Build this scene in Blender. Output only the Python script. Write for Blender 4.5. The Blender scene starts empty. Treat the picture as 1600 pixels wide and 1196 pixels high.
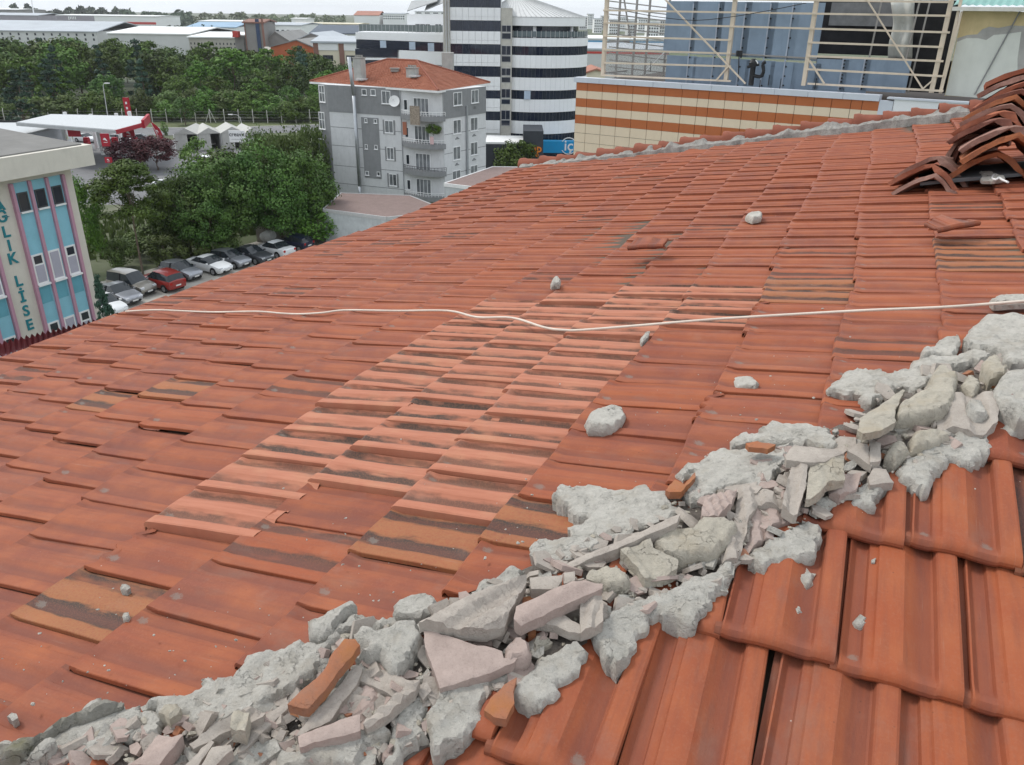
import bpy, bmesh, math, random
import numpy as np
from mathutils import Vector, Matrix, geometry as mgeo
R = math.radians
rng = random.Random(7)
nrng = np.random.default_rng(7)
SC = bpy.context.scene
COL = SC.collection

# ---------------------------------------------------------------- camera, sky, sun, exposure
CAM_Z = 22.0
FPX, PITCH, ROLL = 1250.0, R(24.8), R(0.8)
cp, sp, cr, sr = math.cos(PITCH), math.sin(PITCH), math.cos(ROLL), math.sin(ROLL)
_fwd = Vector((0, cp, -sp)); _up0 = Vector((0, sp, cp)); _rt = Vector((1, 0, 0))
_cx = _rt * cr + _up0 * sr; _cy = -_rt * sr + _up0 * cr
cam_data = bpy.data.cameras.new('camera'); cam = bpy.data.objects.new('camera', cam_data); COL.objects.link(cam)
cam.matrix_world = Matrix(((_cx.x, _cy.x, -_fwd.x, 0), (_cx.y, _cy.y, -_fwd.y, 0), (_cx.z, _cy.z, -_fwd.z, CAM_Z), (0, 0, 0, 1)))
cam_data.sensor_width = 36; cam_data.lens = FPX / 1600 * 36
cam_data.clip_start = 0.05; cam_data.clip_end = 9000
SC.camera = cam

SUN_EL, SUN_AZ = R(52), R(-62)          # azimuth measured clockwise from +Y (camera heading)
W = bpy.data.worlds.new('World'); SC.world = W; W.use_nodes = True
nt = W.node_tree; nt.nodes.clear()
sky = nt.nodes.new('ShaderNodeTexSky'); sky.sky_type = 'NISHITA'; sky.sun_disc = False
sky.sun_elevation = SUN_EL; sky.sun_rotation = SUN_AZ
sky.air_density = 1.0; sky.dust_density = 2.5; sky.ozone_density = 1.0
tc = nt.nodes.new('ShaderNodeTexCoord')
mp = nt.nodes.new('ShaderNodeMapping'); mp.inputs['Scale'].default_value = (1.0, 1.0, 3.0)
cn = nt.nodes.new('ShaderNodeTexNoise'); cn.inputs['Scale'].default_value = 2.2; cn.inputs['Detail'].default_value = 7; cn.inputs['Roughness'].default_value = 0.55
crp = nt.nodes.new('ShaderNodeValToRGB'); crp.color_ramp.elements[0].position = 0.30; crp.color_ramp.elements[1].position = 0.62
crp.color_ramp.elements[0].color = (0.66, 0.66, 0.66, 1); crp.color_ramp.elements[1].color = (0.97, 0.97, 0.97, 1)
mx = nt.nodes.new('ShaderNodeMix'); mx.data_type = 'RGBA'; mx.inputs['B'].default_value = (8.9, 9.5, 10.1, 1)
bg = nt.nodes.new('ShaderNodeBackground'); bg.inputs['Strength'].default_value = 0.10
wo = nt.nodes.new('ShaderNodeOutputWorld')
L = nt.links.new
L(tc.outputs['Generated'], mp.inputs['Vector']); L(mp.outputs['Vector'], cn.inputs['Vector']); L(cn.outputs['Fac'], crp.inputs['Fac'])
L(crp.outputs['Color'], mx.inputs['Factor']); L(sky.outputs['Color'], mx.inputs['A']); L(mx.outputs['Result'], bg.inputs['Color']); L(bg.outputs['Background'], wo.inputs['Surface'])
sl = bpy.data.lights.new('sun', 'SUN'); sl.energy = 1.5; sl.angle = R(14); sl.color = (1.0, 0.96, 0.9)
sun = bpy.data.objects.new('sun', sl); COL.objects.link(sun)
_sd = Vector((math.sin(SUN_AZ) * math.cos(SUN_EL), math.cos(SUN_AZ) * math.cos(SUN_EL), math.sin(SUN_EL)))
sun.rotation_euler = (-_sd).to_track_quat('-Z', 'Y').to_euler(); sun.location = (0, 0, 60)
SC.view_settings.view_transform = 'Standard'; SC.view_settings.look = 'None'
SC.view_settings.exposure = 0.40; SC.view_settings.gamma = 1.0; SC.view_settings.use_curve_mapping = False
SC.cycles.use_denoising = True
SC.cycles.max_bounces = 6; SC.cycles.diffuse_bounces = 3; SC.cycles.transparent_max_bounces = 8

# ---------------------------------------------------------------- measuring helpers (a photo pixel -> a place in the world)
def ray(px, py):
    x = (px - 800) / FPX; y = -(py - 598) / FPX
    xr = x * cr - y * sr; yr = x * sr + y * cr
    return np.array([xr, cp + yr * sp, yr * cp - sp])
def proj(p):
    x, f, u = p[0], p[1], p[2] - CAM_Z
    z = f * cp - u * sp
    if z < 1e-3: return None
    yr = (f * sp + u * cp) / z; xr = x / z
    return 800 + FPX * (xr * cr + yr * sr), 598 - FPX * (-xr * sr + yr * cr), z
def at_z(px, py, z):
    d = ray(px, py); t = (z - CAM_Z) / d[2]
    return Vector((d[0] * t, d[1] * t, z))
def at_y(px, py, y):
    d = ray(px, py); t = y / d[1]
    return Vector((d[0] * t, y, CAM_Z + d[2] * t))
def gnd(px, py): return at_z(px, py, 0.0)

# ---------------------------------------------------------------- roof frame
AZ = R(23.1); SL = R(10.9); T = math.tan(SL)
ev = np.array([math.sin(AZ), math.cos(AZ), 0.0]); rv = np.array([math.cos(AZ), -math.sin(AZ), 0.0])
H1 = 1.06; HIP = 1.85; H2 = H1 + T * HIP
u1 = rv * math.cos(SL) + np.array([0, 0, math.sin(SL)]); u2 = ev * math.cos(SL) + np.array([0, 0, math.sin(SL)])
n1 = np.cross(-ev, u1); n2 = np.cross(rv, u2)
def P1(pe, pr, h=0.0):   # a point over slope one (faces the eave at the left) at plan position pe, pr
    return ev * pe + rv * pr + np.array([0, 0, CAM_Z - H1 + T * pr + h])
def P2(pe, pr, h=0.0):
    return ev * pe + rv * pr + np.array([0, 0, CAM_Z - H2 + T * pe + h])
def surf(pe, pr): return CAM_Z + np.minimum(-H1 + T * np.asarray(pr), -H2 + T * np.asarray(pe))
def PS(pe, pr, h=0.0): return ev * pe + rv * pr + np.array([0, 0, float(surf(pe, pr)) + h])
def roof_hit(px, py, lift=0.0):
    d = ray(px, py)
    t1 = (-H1 + lift) / (d[2] - T * (d @ rv)); t2 = (-H2 + lift) / (d[2] - T * (d @ ev))
    t = max(t1, t2); p = d * t
    return p @ ev, p @ rv, CAM_Z + p[2]

# ---------------------------------------------------------------- numpy value noise
_tab = nrng.random((256, 256))
def vnoise(x, y):
    x = np.asarray(x, float); y = np.asarray(y, float)
    xi = np.floor(x).astype(int); yi = np.floor(y).astype(int); fx = x - xi; fy = y - yi
    fx = fx * fx * (3 - 2 * fx); fy = fy * fy * (3 - 2 * fy)
    a = _tab[xi & 255, yi & 255]; b = _tab[(xi + 1) & 255, yi & 255]; c = _tab[xi & 255, (yi + 1) & 255]; d = _tab[(xi + 1) & 255, (yi + 1) & 255]
    return (a * (1 - fx) + b * fx) * (1 - fy) + (c * (1 - fx) + d * fx) * fy
def fbm(x, y, o=4):
    s = 0; a = 0.5
    for k in range(o):
        s = s + a * vnoise(x * 2 ** k + 17.3 * k, y * 2 ** k + 9.1 * k); a *= 0.5
    return s

# ---------------------------------------------------------------- scene-graph helpers
def thing(name, label, cat, loc=(0, 0, 0), rotz=0.0, group=None):
    o = bpy.data.objects.new(name, None); COL.objects.link(o)
    o.location = loc; o.rotation_euler = (0, 0, rotz); o.empty_display_size = 0.2
    tag(o, label, cat, group); return o
def tag(o, label=None, cat=None, group=None, kind=None):
    if label: o['label'] = label
    if cat: o['category'] = cat
    if group: o['group'] = group
    if kind: o['kind'] = kind
    return o
def wloc(o):
    m = Matrix.Identity(4)
    while o is not None:
        m = Matrix.LocRotScale(o.location, o.rotation_euler, o.scale) @ m; o = o.parent
    return m
class MB:
    """collects geometry (world coordinates) and links it as ONE mesh object"""
    def __init__(s): s.v = []; s.f = []; s.m = []
    def add(s, vs, fs, m=0):
        k = len(s.v); s.v.extend([tuple(map(float, q)) for q in vs]); s.f.extend([tuple(i + k for i in f) for f in fs]); s.m.extend([m] * len(fs)); return s
    def box(s, c, d, rz=0.0, m=0, ax=None):
        hx, hy, hz = d[0] / 2, d[1] / 2, d[2] / 2
        if ax is None:
            ca, sa = math.cos(rz), math.sin(rz); ax = (Vector((ca, sa, 0)), Vector((-sa, ca, 0)), Vector((0, 0, 1)))
        X, Y, Zv = [Vector(a) for a in ax]; c = Vector(c)
        vs = [c + X * (hx * i) + Y * (hy * j) + Zv * (hz * k) for k in (-1, 1) for j in (-1, 1) for i in (-1, 1)]
        return s.add(vs, [(0, 2, 3, 1), (4, 5, 7, 6), (0, 1, 5, 4), (2, 6, 7, 3), (0, 4, 6, 2), (1, 3, 7, 5)], m)
    def prism(s, pts, z0, z1, m=0):      # plan polygon, counter-clockwise
        n = len(pts); a = sum(pts[i][0] * pts[(i + 1) % n][1] - pts[(i + 1) % n][0] * pts[i][1] for i in range(n))
        if a < 0: pts = list(reversed(pts))
        vs = [(p[0], p[1], z0) for p in pts] + [(p[0], p[1], z1) for p in pts]
        fs = [tuple(range(n - 1, -1, -1)), tuple(range(n, 2 * n))] + [(i, (i + 1) % n, n + (i + 1) % n, n + i) for i in range(n)]
        return s.add(vs, fs, m)
    def tube(s, p0, p1, r, n=8, r1=None, m=0, cap=True):
        p0 = Vector(p0); p1 = Vector(p1); d = (p1 - p0)
        if d.length < 1e-6: return s
        d.normalize(); a = d.orthogonal().normalized(); b = d.cross(a); r1 = r if r1 is None else r1
        vs = [p0 + (a * math.cos(t) + b * math.sin(t)) * r for t in [2 * math.pi * i / n for i in range(n)]] + [p1 + (a * math.cos(t) + b * math.sin(t)) * r1 for t in [2 * math.pi * i / n for i in range(n)]]
        fs = [(i, (i + 1) % n, n + (i + 1) % n, n + i) for i in range(n)]
        if cap: fs += [tuple(range(n - 1, -1, -1)), tuple(range(n, 2 * n))]
        return s.add(vs, fs, m)
    def path(s, pts, r, n=6, m=0):
        for a, b in zip(pts[:-1], pts[1:]): s.tube(a, b, r, n, m=m)
        return s
    def bar(s, p0, p1, w, h, up=(0, 0, 1), m=0):
        p0 = Vector(p0); p1 = Vector(p1); d = p1 - p0; l = d.length; d.normalize()
        y = Vector(up).cross(d)
        if y.length < 1e-4: y = Vector((1, 0, 0)).cross(d)
        y.normalize(); z = d.cross(y)
        return s.box((p0 + p1) / 2, (l, w, h), ax=(d, y, z), m=m)
    def quad(s, a, b, c, d, m=0): return s.add([a, b, c, d], [(0, 1, 2, 3)], m)
    def sweep(s, pts, r, n=8, m=0):
        """one continuous round cord through the points"""
        pts = [Vector(p) for p in pts]; k = len(pts); a = None; vs = []
        for i, p in enumerate(pts):
            d = (pts[min(k - 1, i + 1)] - pts[max(0, i - 1)]).normalized()
            a = d.orthogonal().normalized() if a is None else (a - d * a.dot(d)).normalized()
            b = d.cross(a); vs += [p + (a * math.cos(6.28319 * j / n) + b * math.sin(6.28319 * j / n)) * r for j in range(n)]
        fs = [(i * n + j, i * n + (j + 1) % n, (i + 1) * n + (j + 1) % n, (i + 1) * n + j) for i in range(k - 1) for j in range(n)]
        fs += [tuple(range(n - 1, -1, -1)), tuple(range((k - 1) * n, k * n))]
        return s.add(vs, fs, m)
    def build(s, name, mats, parent=None, smooth=False, **tags):
        me = bpy.data.meshes.new(name)
        if parent is not None:
            inv = wloc(parent).inverted(); vs = [tuple(inv @ Vector(q)) for q in s.v]
        else: vs = s.v
        me.from_pydata(vs, [], s.f); me.update()
        if not isinstance(mats, (list, tuple)): mats = [mats]
        for q in mats: me.materials.append(q)
        if len(mats) > 1: me.polygons.foreach_set('material_index', s.m)
        if smooth: me.polygons.foreach_set('use_smooth', [True] * len(me.polygons))
        o = bpy.data.objects.new(name, me); COL.objects.link(o); o.parent = parent
        tag(o, **tags); return o
def center_root(o):
    """moves the origin of a free-standing mesh to the middle of its base"""
    me = o.data; n = len(me.vertices); co = np.empty(n * 3); me.vertices.foreach_get('co', co); co = co.reshape(-1, 3)
    c = np.array([(co[:, 0].min() + co[:, 0].max()) / 2, (co[:, 1].min() + co[:, 1].max()) / 2, co[:, 2].min()])
    me.vertices.foreach_set('co', (co - c).ravel()); me.update(); o.location = c; return o
def copy_tree(o, parent=None):
    c = o.copy(); COL.objects.link(c); c.parent = parent
    for ch in list(o.children): copy_tree(ch, c)
    return c

# ---------------------------------------------------------------- materials
def new_mat(name):
    m = bpy.data.materials.new(name); m.use_nodes = True; t = m.node_tree; b = t.nodes['Principled BSDF']; return m, t, b
def nd(t, typ, **kw):
    n = t.nodes.new(typ)
    for k, v in kw.items():
        if k in n.inputs.keys() if not hasattr(n, k) else False: n.inputs[k].default_value = v
        elif hasattr(n, k): setattr(n, k, v)
    return n
def mixc(t, fac, a, b, mode='MIX'):
    n = t.nodes.new('ShaderNodeMix'); n.data_type = 'RGBA'; n.blend_type = mode
    for s, v in (('Factor', fac), ('A', a), ('B', b)):
        if hasattr(v, 'links') or hasattr(v, 'is_linked'): t.links.new(v, n.inputs[s])
        else: n.inputs[s].default_value = v if s == 'Factor' else (tuple(v) + (1,))[:4]
    return n.outputs['Result']
def math_(t, op, a, b=0.0, c=None):
    n = t.nodes.new('ShaderNodeMath'); n.operation = op
    for i, v in enumerate((a, b, c)):
        if v is None: continue
        if hasattr(v, 'is_linked'): t.links.new(v, n.inputs[i])
        else: n.inputs[i].default_value = v
    return n.outputs[0]
def noise_(t, vec, scale, detail=4, rough=0.6, dim='3D', w=None):
    n = t.nodes.new('ShaderNodeTexNoise'); n.noise_dimensions = dim
    n.inputs['Scale'].default_value = scale; n.inputs['Detail'].default_value = detail; n.inputs['Roughness'].default_value = rough
    if vec is not None: t.links.new(vec, n.inputs['Vector'])
    if w is not None: t.links.new(w, n.inputs['W'])
    return n.outputs['Fac']
def ramp_(t, fac, lo, hi):
    n = t.nodes.new('ShaderNodeMapRange'); n.inputs['From Min'].default_value = lo; n.inputs['From Max'].default_value = hi
    t.links.new(fac, n.inputs['Value']); return n.outputs['Result']
def bump_(t, b, h, strength=0.3, dist=0.01):
    n = t.nodes.new('ShaderNodeBump'); n.inputs['Strength'].default_value = strength; n.inputs['Distance'].default_value = dist
    t.links.new(h, n.inputs['Height']); t.links.new(n.outputs['Normal'], b.inputs['Normal'])
def vmul(t, vec, s):
    n = t.nodes.new('ShaderNodeVectorMath'); n.operation = 'MULTIPLY'; t.links.new(vec, n.inputs[0]); n.inputs[1].default_value = s; return n.outputs[0]
_MC = {}
def flat(name, col, rough=0.7, metal=0.0, var=0.12, scale=1.5, bump=0.0, spec=0.3, dirt=None):
    """painted / rendered surface with uneven tone and grain"""
    if name in _MC: return _MC[name]
    m, t, b = new_mat(name)
    g = t.nodes.new('ShaderNodeNewGeometry').outputs['Position']
    n = noise_(t, g, scale, 6, 0.65)
    lo = tuple(c * (1 - var) for c in col); hi = tuple(min(1, c * (1 + var)) for c in col)
    c = mixc(t, ramp_(t, n, 0.3, 0.7), lo, hi)
    if dirt:
        n2 = noise_(t, vmul(t, g, (1, 1, 0.18)), scale * 2.3, 5, 0.7)
        c = mixc(t, math_(t, 'MULTIPLY', ramp_(t, n2, 0.5, 0.75), dirt), c, tuple(x * 0.45 for x in col))
    t.links.new(c, b.inputs['Base Color']); b.inputs['Roughness'].default_value = rough; b.inputs['Metallic'].default_value = metal
    b.inputs['Specular IOR Level'].default_value = spec
    if bump: bump_(t, b, noise_(t, g, scale * 12, 4), bump, 0.01)
    _MC[name] = m; return m
def glass(name, col=(0.02, 0.025, 0.03), rough=0.08):
    if name in _MC: return _MC[name]
    m, t, b = new_mat(name)
    g = t.nodes.new('ShaderNodeNewGeometry').outputs['Position']
    c = mixc(t, noise_(t, g, 0.6, 3), tuple(x * 0.6 for x in col), tuple(x * 1.5 for x in col))
    t.links.new(c, b.inputs['Base Color']); b.inputs['Roughness'].default_value = rough; b.inputs['Specular IOR Level'].default_value = 0.5
    _MC[name] = m; return m
# ================================================================ THE TILED ROOF WE STAND ON
def tile_material(name, kind):
    m, t, b = new_mat(name); nl = t.links.new
    def at(nm, typ=kind):
        n = t.nodes.new('ShaderNodeAttribute'); n.attribute_name = nm; n.attribute_type = typ; return n
    uv = at('tuv', 'GEOMETRY').outputs['Vector']
    tint = at('tint').outputs['Fac']; pale = at('pale').outputs['Fac']; moss = at('moss').outputs['Fac']; seed = at('seed').outputs['Fac']
    w = math_(t, 'MULTIPLY', seed, 91.0)
    sx = t.nodes.new('ShaderNodeSeparateXYZ'); nl(uv, sx.inputs[0]); U, V = sx.outputs[0], sx.outputs[1]
    big = noise_(t, uv, 7, 4, 0.6, '4D', w)
    streak = noise_(t, vmul(t, uv, (1, 0.10, 1)), 60, 5, 0.6, '4D', w)
    fine = noise_(t, uv, 170, 4, 0.7, '4D', w)
    c = mixc(t, tint, (0.292, 0.071, 0.0265), (0.200, 0.056, 0.034))
    c = mixc(t, ramp_(t, big, 0.35, 0.7), c, (0.325, 0.094, 0.037))
    c = mixc(t, math_(t, 'MULTIPLY', ramp_(t, streak, 0.45, 0.75), 0.55), c, (0.165, 0.056, 0.035))
    c = mixc(t, math_(t, 'MULTIPLY', ramp_(t, fine, 0.5, 0.75), 0.35), c, (0.33, 0.135, 0.078))
    # pale weathered tiles
    cpale = mixc(t, ramp_(t, streak, 0.4, 0.7), (0.435, 0.172, 0.105), (0.355, 0.128, 0.073))
    cpale = mixc(t, math_(t, 'MULTIPLY', ramp_(t, big, 0.5, 0.75), 0.6), cpale, (0.46, 0.235, 0.135))
    c = mixc(t, pale, c, cpale)
    # yellowish lichen skin of a few old tiles (moss > 1)
    yel = math_(t, 'MULTIPLY', math_(t, 'SUBTRACT', moss, 1.0), 1.0)
    yel = math_(t, 'MULTIPLY', math_(t, 'MAXIMUM', yel, 0.0), .8)
    c = mixc(t, math_(t, 'MULTIPLY', yel, ramp_(t, fine, 0.3, 0.55)), c, (0.31, 0.138, 0.056))
    # dark moss lying in the two valleys
    def band(a, bb, soft):
        lo = ramp_(t, U, a - soft, a + soft); hi = ramp_(t, U, bb + soft, bb - soft)
        n = math_(t, 'MULTIPLY', lo, hi); return n
    ed = math_(t, 'ADD', math_(t, 'MULTIPLY', math_(t, 'SUBTRACT', streak, 0.5), 0.045), math_(t, 'MULTIPLY', math_(t, 'SUBTRACT', noise_(t, vmul(t, uv, (1, .5, 1)), 22, 3, .6, '4D', math_(t, 'ADD', w, 5.0)), 0.5), 0.030))
    un = math_(t, 'ADD', U, ed)
    U_keep, U = U, un
    v1 = band(0.013, 0.053, 0.005); v2 = band(0.124, 0.171, 0.005)
    val = math_(t, 'MAXIMUM', v1, v2)
    grain = ramp_(t, noise_(t, uv, 260, 3, 0.8, '4D', w), 0.36, 0.52)
    patch = ramp_(t, noise_(t, vmul(t, uv, (1, 0.35, 1)), 14, 3, 0.6, '4D', w), 0.30, 0.44)
    mm = math_(t, 'MULTIPLY', math_(t, 'MULTIPLY', val, math_(t, 'MINIMUM', moss, 1.0)), math_(t, 'MULTIPLY', patch, math_(t, 'ADD', math_(t, 'MULTIPLY', grain, 0.35), 0.65)))
    mossc = mixc(t, grain, (0.070, 0.054, 0.041), (0.038, 0.035, 0.030))
    c = mixc(t, mm, c, mossc)
    U = U_keep
    # the valleys are tinted a darker red than the crests
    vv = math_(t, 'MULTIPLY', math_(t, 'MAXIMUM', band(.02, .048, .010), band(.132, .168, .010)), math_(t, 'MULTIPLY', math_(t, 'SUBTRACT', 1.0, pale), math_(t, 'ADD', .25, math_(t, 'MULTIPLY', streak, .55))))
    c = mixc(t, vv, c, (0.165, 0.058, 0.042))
    drip = ramp_(t, noise_(t, vmul(t, uv, (1, 0.035, 1)), 150, 3, 0.7, '4D', math_(t, 'ADD', w, 11.0)), .63, .74)
    c = mixc(t, math_(t, 'MULTIPLY', math_(t, 'MULTIPLY', drip, ramp_(t, big, .42, .62)), .38), c, (0.36, 0.24, 0.18))
    # darker line beside the side lock, dust at the upper end
    gap = ramp_(t, U, 0.011, 0.006)
    c = mixc(t, math_(t, 'MULTIPLY', gap, 0.45), c, (0.12, 0.055, 0.04))
    # cement spot that dripped at the lower end of a valley
    def spot(cx, cy, r, aspect):
        dx = math_(t, 'SUBTRACT', U, cx); dy = math_(t, 'MULTIPLY', math_(t, 'SUBTRACT', V, cy), aspect)
        d = math_(t, 'SQRT', math_(t, 'ADD', math_(t, 'MULTIPLY', dx, dx), math_(t, 'MULTIPLY', dy, dy)))
        d = math_(t, 'ADD', d, math_(t, 'MULTIPLY', math_(t, 'SUBTRACT', fine, 0.5), 0.030))
        return ramp_(t, d, r, r * 0.55)
    on = math_(t, 'GREATER_THAN', math_(t, 'FRACT', math_(t, 'MULTIPLY', seed, 7.13)), 0.62)
    on2 = math_(t, 'GREATER_THAN', math_(t, 'FRACT', math_(t, 'MULTIPLY', seed, 13.7)), 0.78)
    c = mixc(t, math_(t, 'MULTIPLY', math_(t, 'MULTIPLY', spot(0.149, 0.040, 0.013, 0.8), on), 0.55), c, (0.21, 0.19, 0.165))
    c = mixc(t, math_(t, 'MULTIPLY', math_(t, 'MULTIPLY', spot(0.033, 0.036, 0.012, 0.9), on2), 0.5), c, (0.22, 0.20, 0.17))
    # grey dusting and lime splashes
    dust = ramp_(t, noise_(t, uv, 9, 5, 0.7, '4D', math_(t, 'ADD', w, 3.0)), 0.56, 0.80)
    c = mixc(t, math_(t, 'MULTIPLY', dust, 0.24), c, (0.27, 0.20, 0.165))
    vo = t.nodes.new('ShaderNodeTexVoronoi'); vo.voronoi_dimensions = '4D'; vo.inputs['Scale'].default_value = 46; nl(uv, vo.inputs['Vector']); nl(w, vo.inputs['W'])
    sz = t.nodes.new('ShaderNodeSeparateColor'); nl(vo.outputs['Color'], sz.inputs[0])
    sp_ = math_(t, 'MULTIPLY', ramp_(t, vo.outputs['Distance'], 0.10, 0.05), math_(t, 'GREATER_THAN', sz.outputs[0], 0.80))
    c = mixc(t, math_(t, 'MULTIPLY', sp_, 0.7), c, (0.56, 0.50, 0.45))
    sp2 = math_(t, 'MULTIPLY', ramp_(t, vo.outputs['Distance'], 0.16, 0.08), math_(t, 'LESS_THAN', sz.outputs[1], 0.07))
    c = mixc(t, math_(t, 'MULTIPLY', sp2, 0.6), c, (0.10, 0.05, 0.035))
    # soot specks and pores
    v2_ = t.nodes.new('ShaderNodeTexVoronoi'); v2_.voronoi_dimensions = '4D'; v2_.inputs['Scale'].default_value = 120; nl(uv, v2_.inputs['Vector']); nl(w, v2_.inputs['W'])
    s2_ = t.nodes.new('ShaderNodeSeparateColor'); nl(v2_.outputs['Color'], s2_.inputs[0])
    dk = math_(t, 'MULTIPLY', math_(t, 'MULTIPLY', ramp_(t, v2_.outputs['Distance'], .24, .12), math_(t, 'GREATER_THAN', s2_.outputs[0], .80)), ramp_(t, big, .40, .62))
    c = mixc(t, math_(t, 'MULTIPLY', dk, .6), c, (0.085, 0.04, 0.028))
    # a smoky or lichen grey bloom on some tiles
    bl = math_(t, 'MULTIPLY', ramp_(t, noise_(t, vmul(t, uv, (1, .45, 1)), 11, 4, .65, '4D', math_(t, 'ADD', w, 23.0)), .54, .74), math_(t, 'GREATER_THAN', math_(t, 'FRACT', math_(t, 'MULTIPLY', seed, 17.3)), .55))
    c = mixc(t, math_(t, 'MULTIPLY', bl, .42), c, (0.185, 0.125, 0.10))
    nl(c, b.inputs['Base Color'])
    b.inputs['Roughness'].default_value = 0.72; b.inputs['Specular IOR Level'].default_value = 0.28
    h = math_(t, 'ADD', math_(t, 'MULTIPLY', fine, 0.5), math_(t, 'MULTIPLY', streak, 0.5))
    bump_(t, b, h, 0.35, 0.004)
    return m
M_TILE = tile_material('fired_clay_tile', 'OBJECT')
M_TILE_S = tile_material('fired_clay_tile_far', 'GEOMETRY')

TW, TL = 0.206, 0.355
PROF = [(-.02, 1), (.036, 1), (.042, 8), (.058, 8.5), (.075, 4.5), (.11, .8), (.19, .2), (.215, 1.2), (.23, 6.6), (.27, 7.3), (.302, 7.5), (.316, 10.6), (.36, 11.7), (.50, 12.1), (.545, 11.5), (.58, 8.6), (.66, 3), (.72, .6), (.79, .4), (.808, 2), (.826, 10.6), (.842, 12.9), (.93, 14.2), (.99, 13.8), (1.012, 12.3), (1.02, 6), (1.02, -4)]
PROF1 = [(u, h * (.62 if u > .805 and u < 1.019 else .45 if .04 < u < .08 else 1)) for u, h in PROF]      # the main slope's tiles have lower side rolls
PROF_LO = [(-.02, 3), (.036, 3), (.05, 8.5), (.12, 0.3), (.225, 3), (.275, 9), (.40, 12), (.50, 13.8), (.61, 11), (.69, 1.2), (.80, 1), (.85, 11), (.93, 14.2), (1.012, 12.3), (1.02, -4)]
def tile_grid(prof, k, rows, warp, chip=None):
    """one interlocking tile: x across, y up the slope from the lower edge, z out"""
    vs = []; uv = []
    for (y, drop, bl) in rows:
        for (u, h) in prof:
            x = u * TW; hh = h * k / 1000
            flatv = 0.0118 * k if u < 1.018 else hh
            z = hh * (1 - bl) + flatv * bl
            if drop is not None: z = (z * .55 + drop - .004) if u < 1.018 else drop - .006
            yy = y
            if chip is not None: yy += chip(u, y)
            z += 0.0235 * (1 - yy / TL) + warp(u, y)
            vs.append((x, yy, z)); uv.append((x, y, 0))
    n = len(prof); fs = []
    for j in range(len(rows) - 1):
        for i in range(n - 1): fs.append((j * n + i, j * n + i + 1, (j + 1) * n + i + 1, (j + 1) * n + i))
    return vs, fs, uv
ROWS = [(0.005, -.016, .62), (0.0, -.006, .62), (0.001, .001, .62), (.0045, .0065, .62), (.010, .0105, .64), (.017, None, .68), (.026, None, .52), (.036, None, .20), (.048, None, 0), (.20, None, 0), (TL + .05, None, 0)]
ROWS_LO = [(0.0, -.014, 1), (0.003, .006, 1), (.013, None, .95), (.045, None, 0), (TL + .04, None, 0)]
def tile_mesh(name, k, prof, rows, seed, mat, chipped=False):
    a = seed * 1.7
    warp = lambda u, y: .0016 * math.sin(3 * u + a) * math.cos(9 * y + a) + .0012 * math.sin(14 * y + 2 * a)
    chip = None
    if chipped: chip = lambda u, y: (0.05 * max(0, 0.3 - u) + .012 * math.sin(23 * u)) if y < .03 else 0.0
    vs, fs, uv = tile_grid(prof, k, rows, warp, chip)
    me = bpy.data.meshes.new(name); me.from_pydata(vs, [], fs)
    at = me.attributes.new('tuv', 'FLOAT_VECTOR', 'POINT'); at.data.foreach_set('vector', np.array(uv, float).ravel())
    me.polygons.foreach_set('use_smooth', [True] * len(me.polygons))
    try: me.set_sharp_from_angle(angle=R(24))
    except Exception: pass
    me.materials.append(mat); return me
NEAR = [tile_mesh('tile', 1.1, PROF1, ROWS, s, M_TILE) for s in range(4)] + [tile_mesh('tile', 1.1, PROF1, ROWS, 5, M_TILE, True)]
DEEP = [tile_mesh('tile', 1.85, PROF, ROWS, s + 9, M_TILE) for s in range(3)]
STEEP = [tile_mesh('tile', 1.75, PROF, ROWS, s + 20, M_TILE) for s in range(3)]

house = thing('tiled_house', 'building whose red clay tile roof with a broken hip fills the foreground', 'house', tuple(PS(3, 0) * np.array([1, 1, 0])))
EAVE, VERGE, RIDGE = -4.55, 9.72, 3.4
def eave_at(pe): return EAVE + 0.066 * (pe - 2.8)      # the eave runs a little askew to the courses
pale_px = [(262, 868), (330, 800), (430, 725), (520, 655), (580, 575), (700, 490), (790, 472), (880, 447), (965, 450), (1075, 445), (1185, 452), (1140, 500), (1030, 512), (985, 590), (930, 655), (860, 700), (830, 760), (790, 830), (770, 880), (700, 870), (640, 830), (690, 760), (560, 745), (500, 790), (440, 860), (400, 880)]
yel_px = [[(55, 1020), (170, 940), (300, 965), (225, 1052)], [(640, 815), (800, 820), (790, 880), (590, 878)], [(775, 790), (860, 765), (900, 850), (800, 850)], [(1220, 430), (1320, 430), (1310, 480), (1200, 480)], [(1475, 372), (1600, 372), (1600, 410), (1475, 412)], [(160, 615), (300, 600), (320, 640), (160, 640)], [(260, 870), (350, 830), (440, 830), (430, 880)]]
def in_poly(x, y, P):
    c = False; n = len(P); j = n - 1
    for i in range(n):
        if (P[i][1] > y) != (P[j][1] > y) and x < (P[j][0] - P[i][0]) * (y - P[i][1]) / (P[j][1] - P[i][1]) + P[i][0]: c = not c
        j = i
    return c
tiles = []
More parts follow.
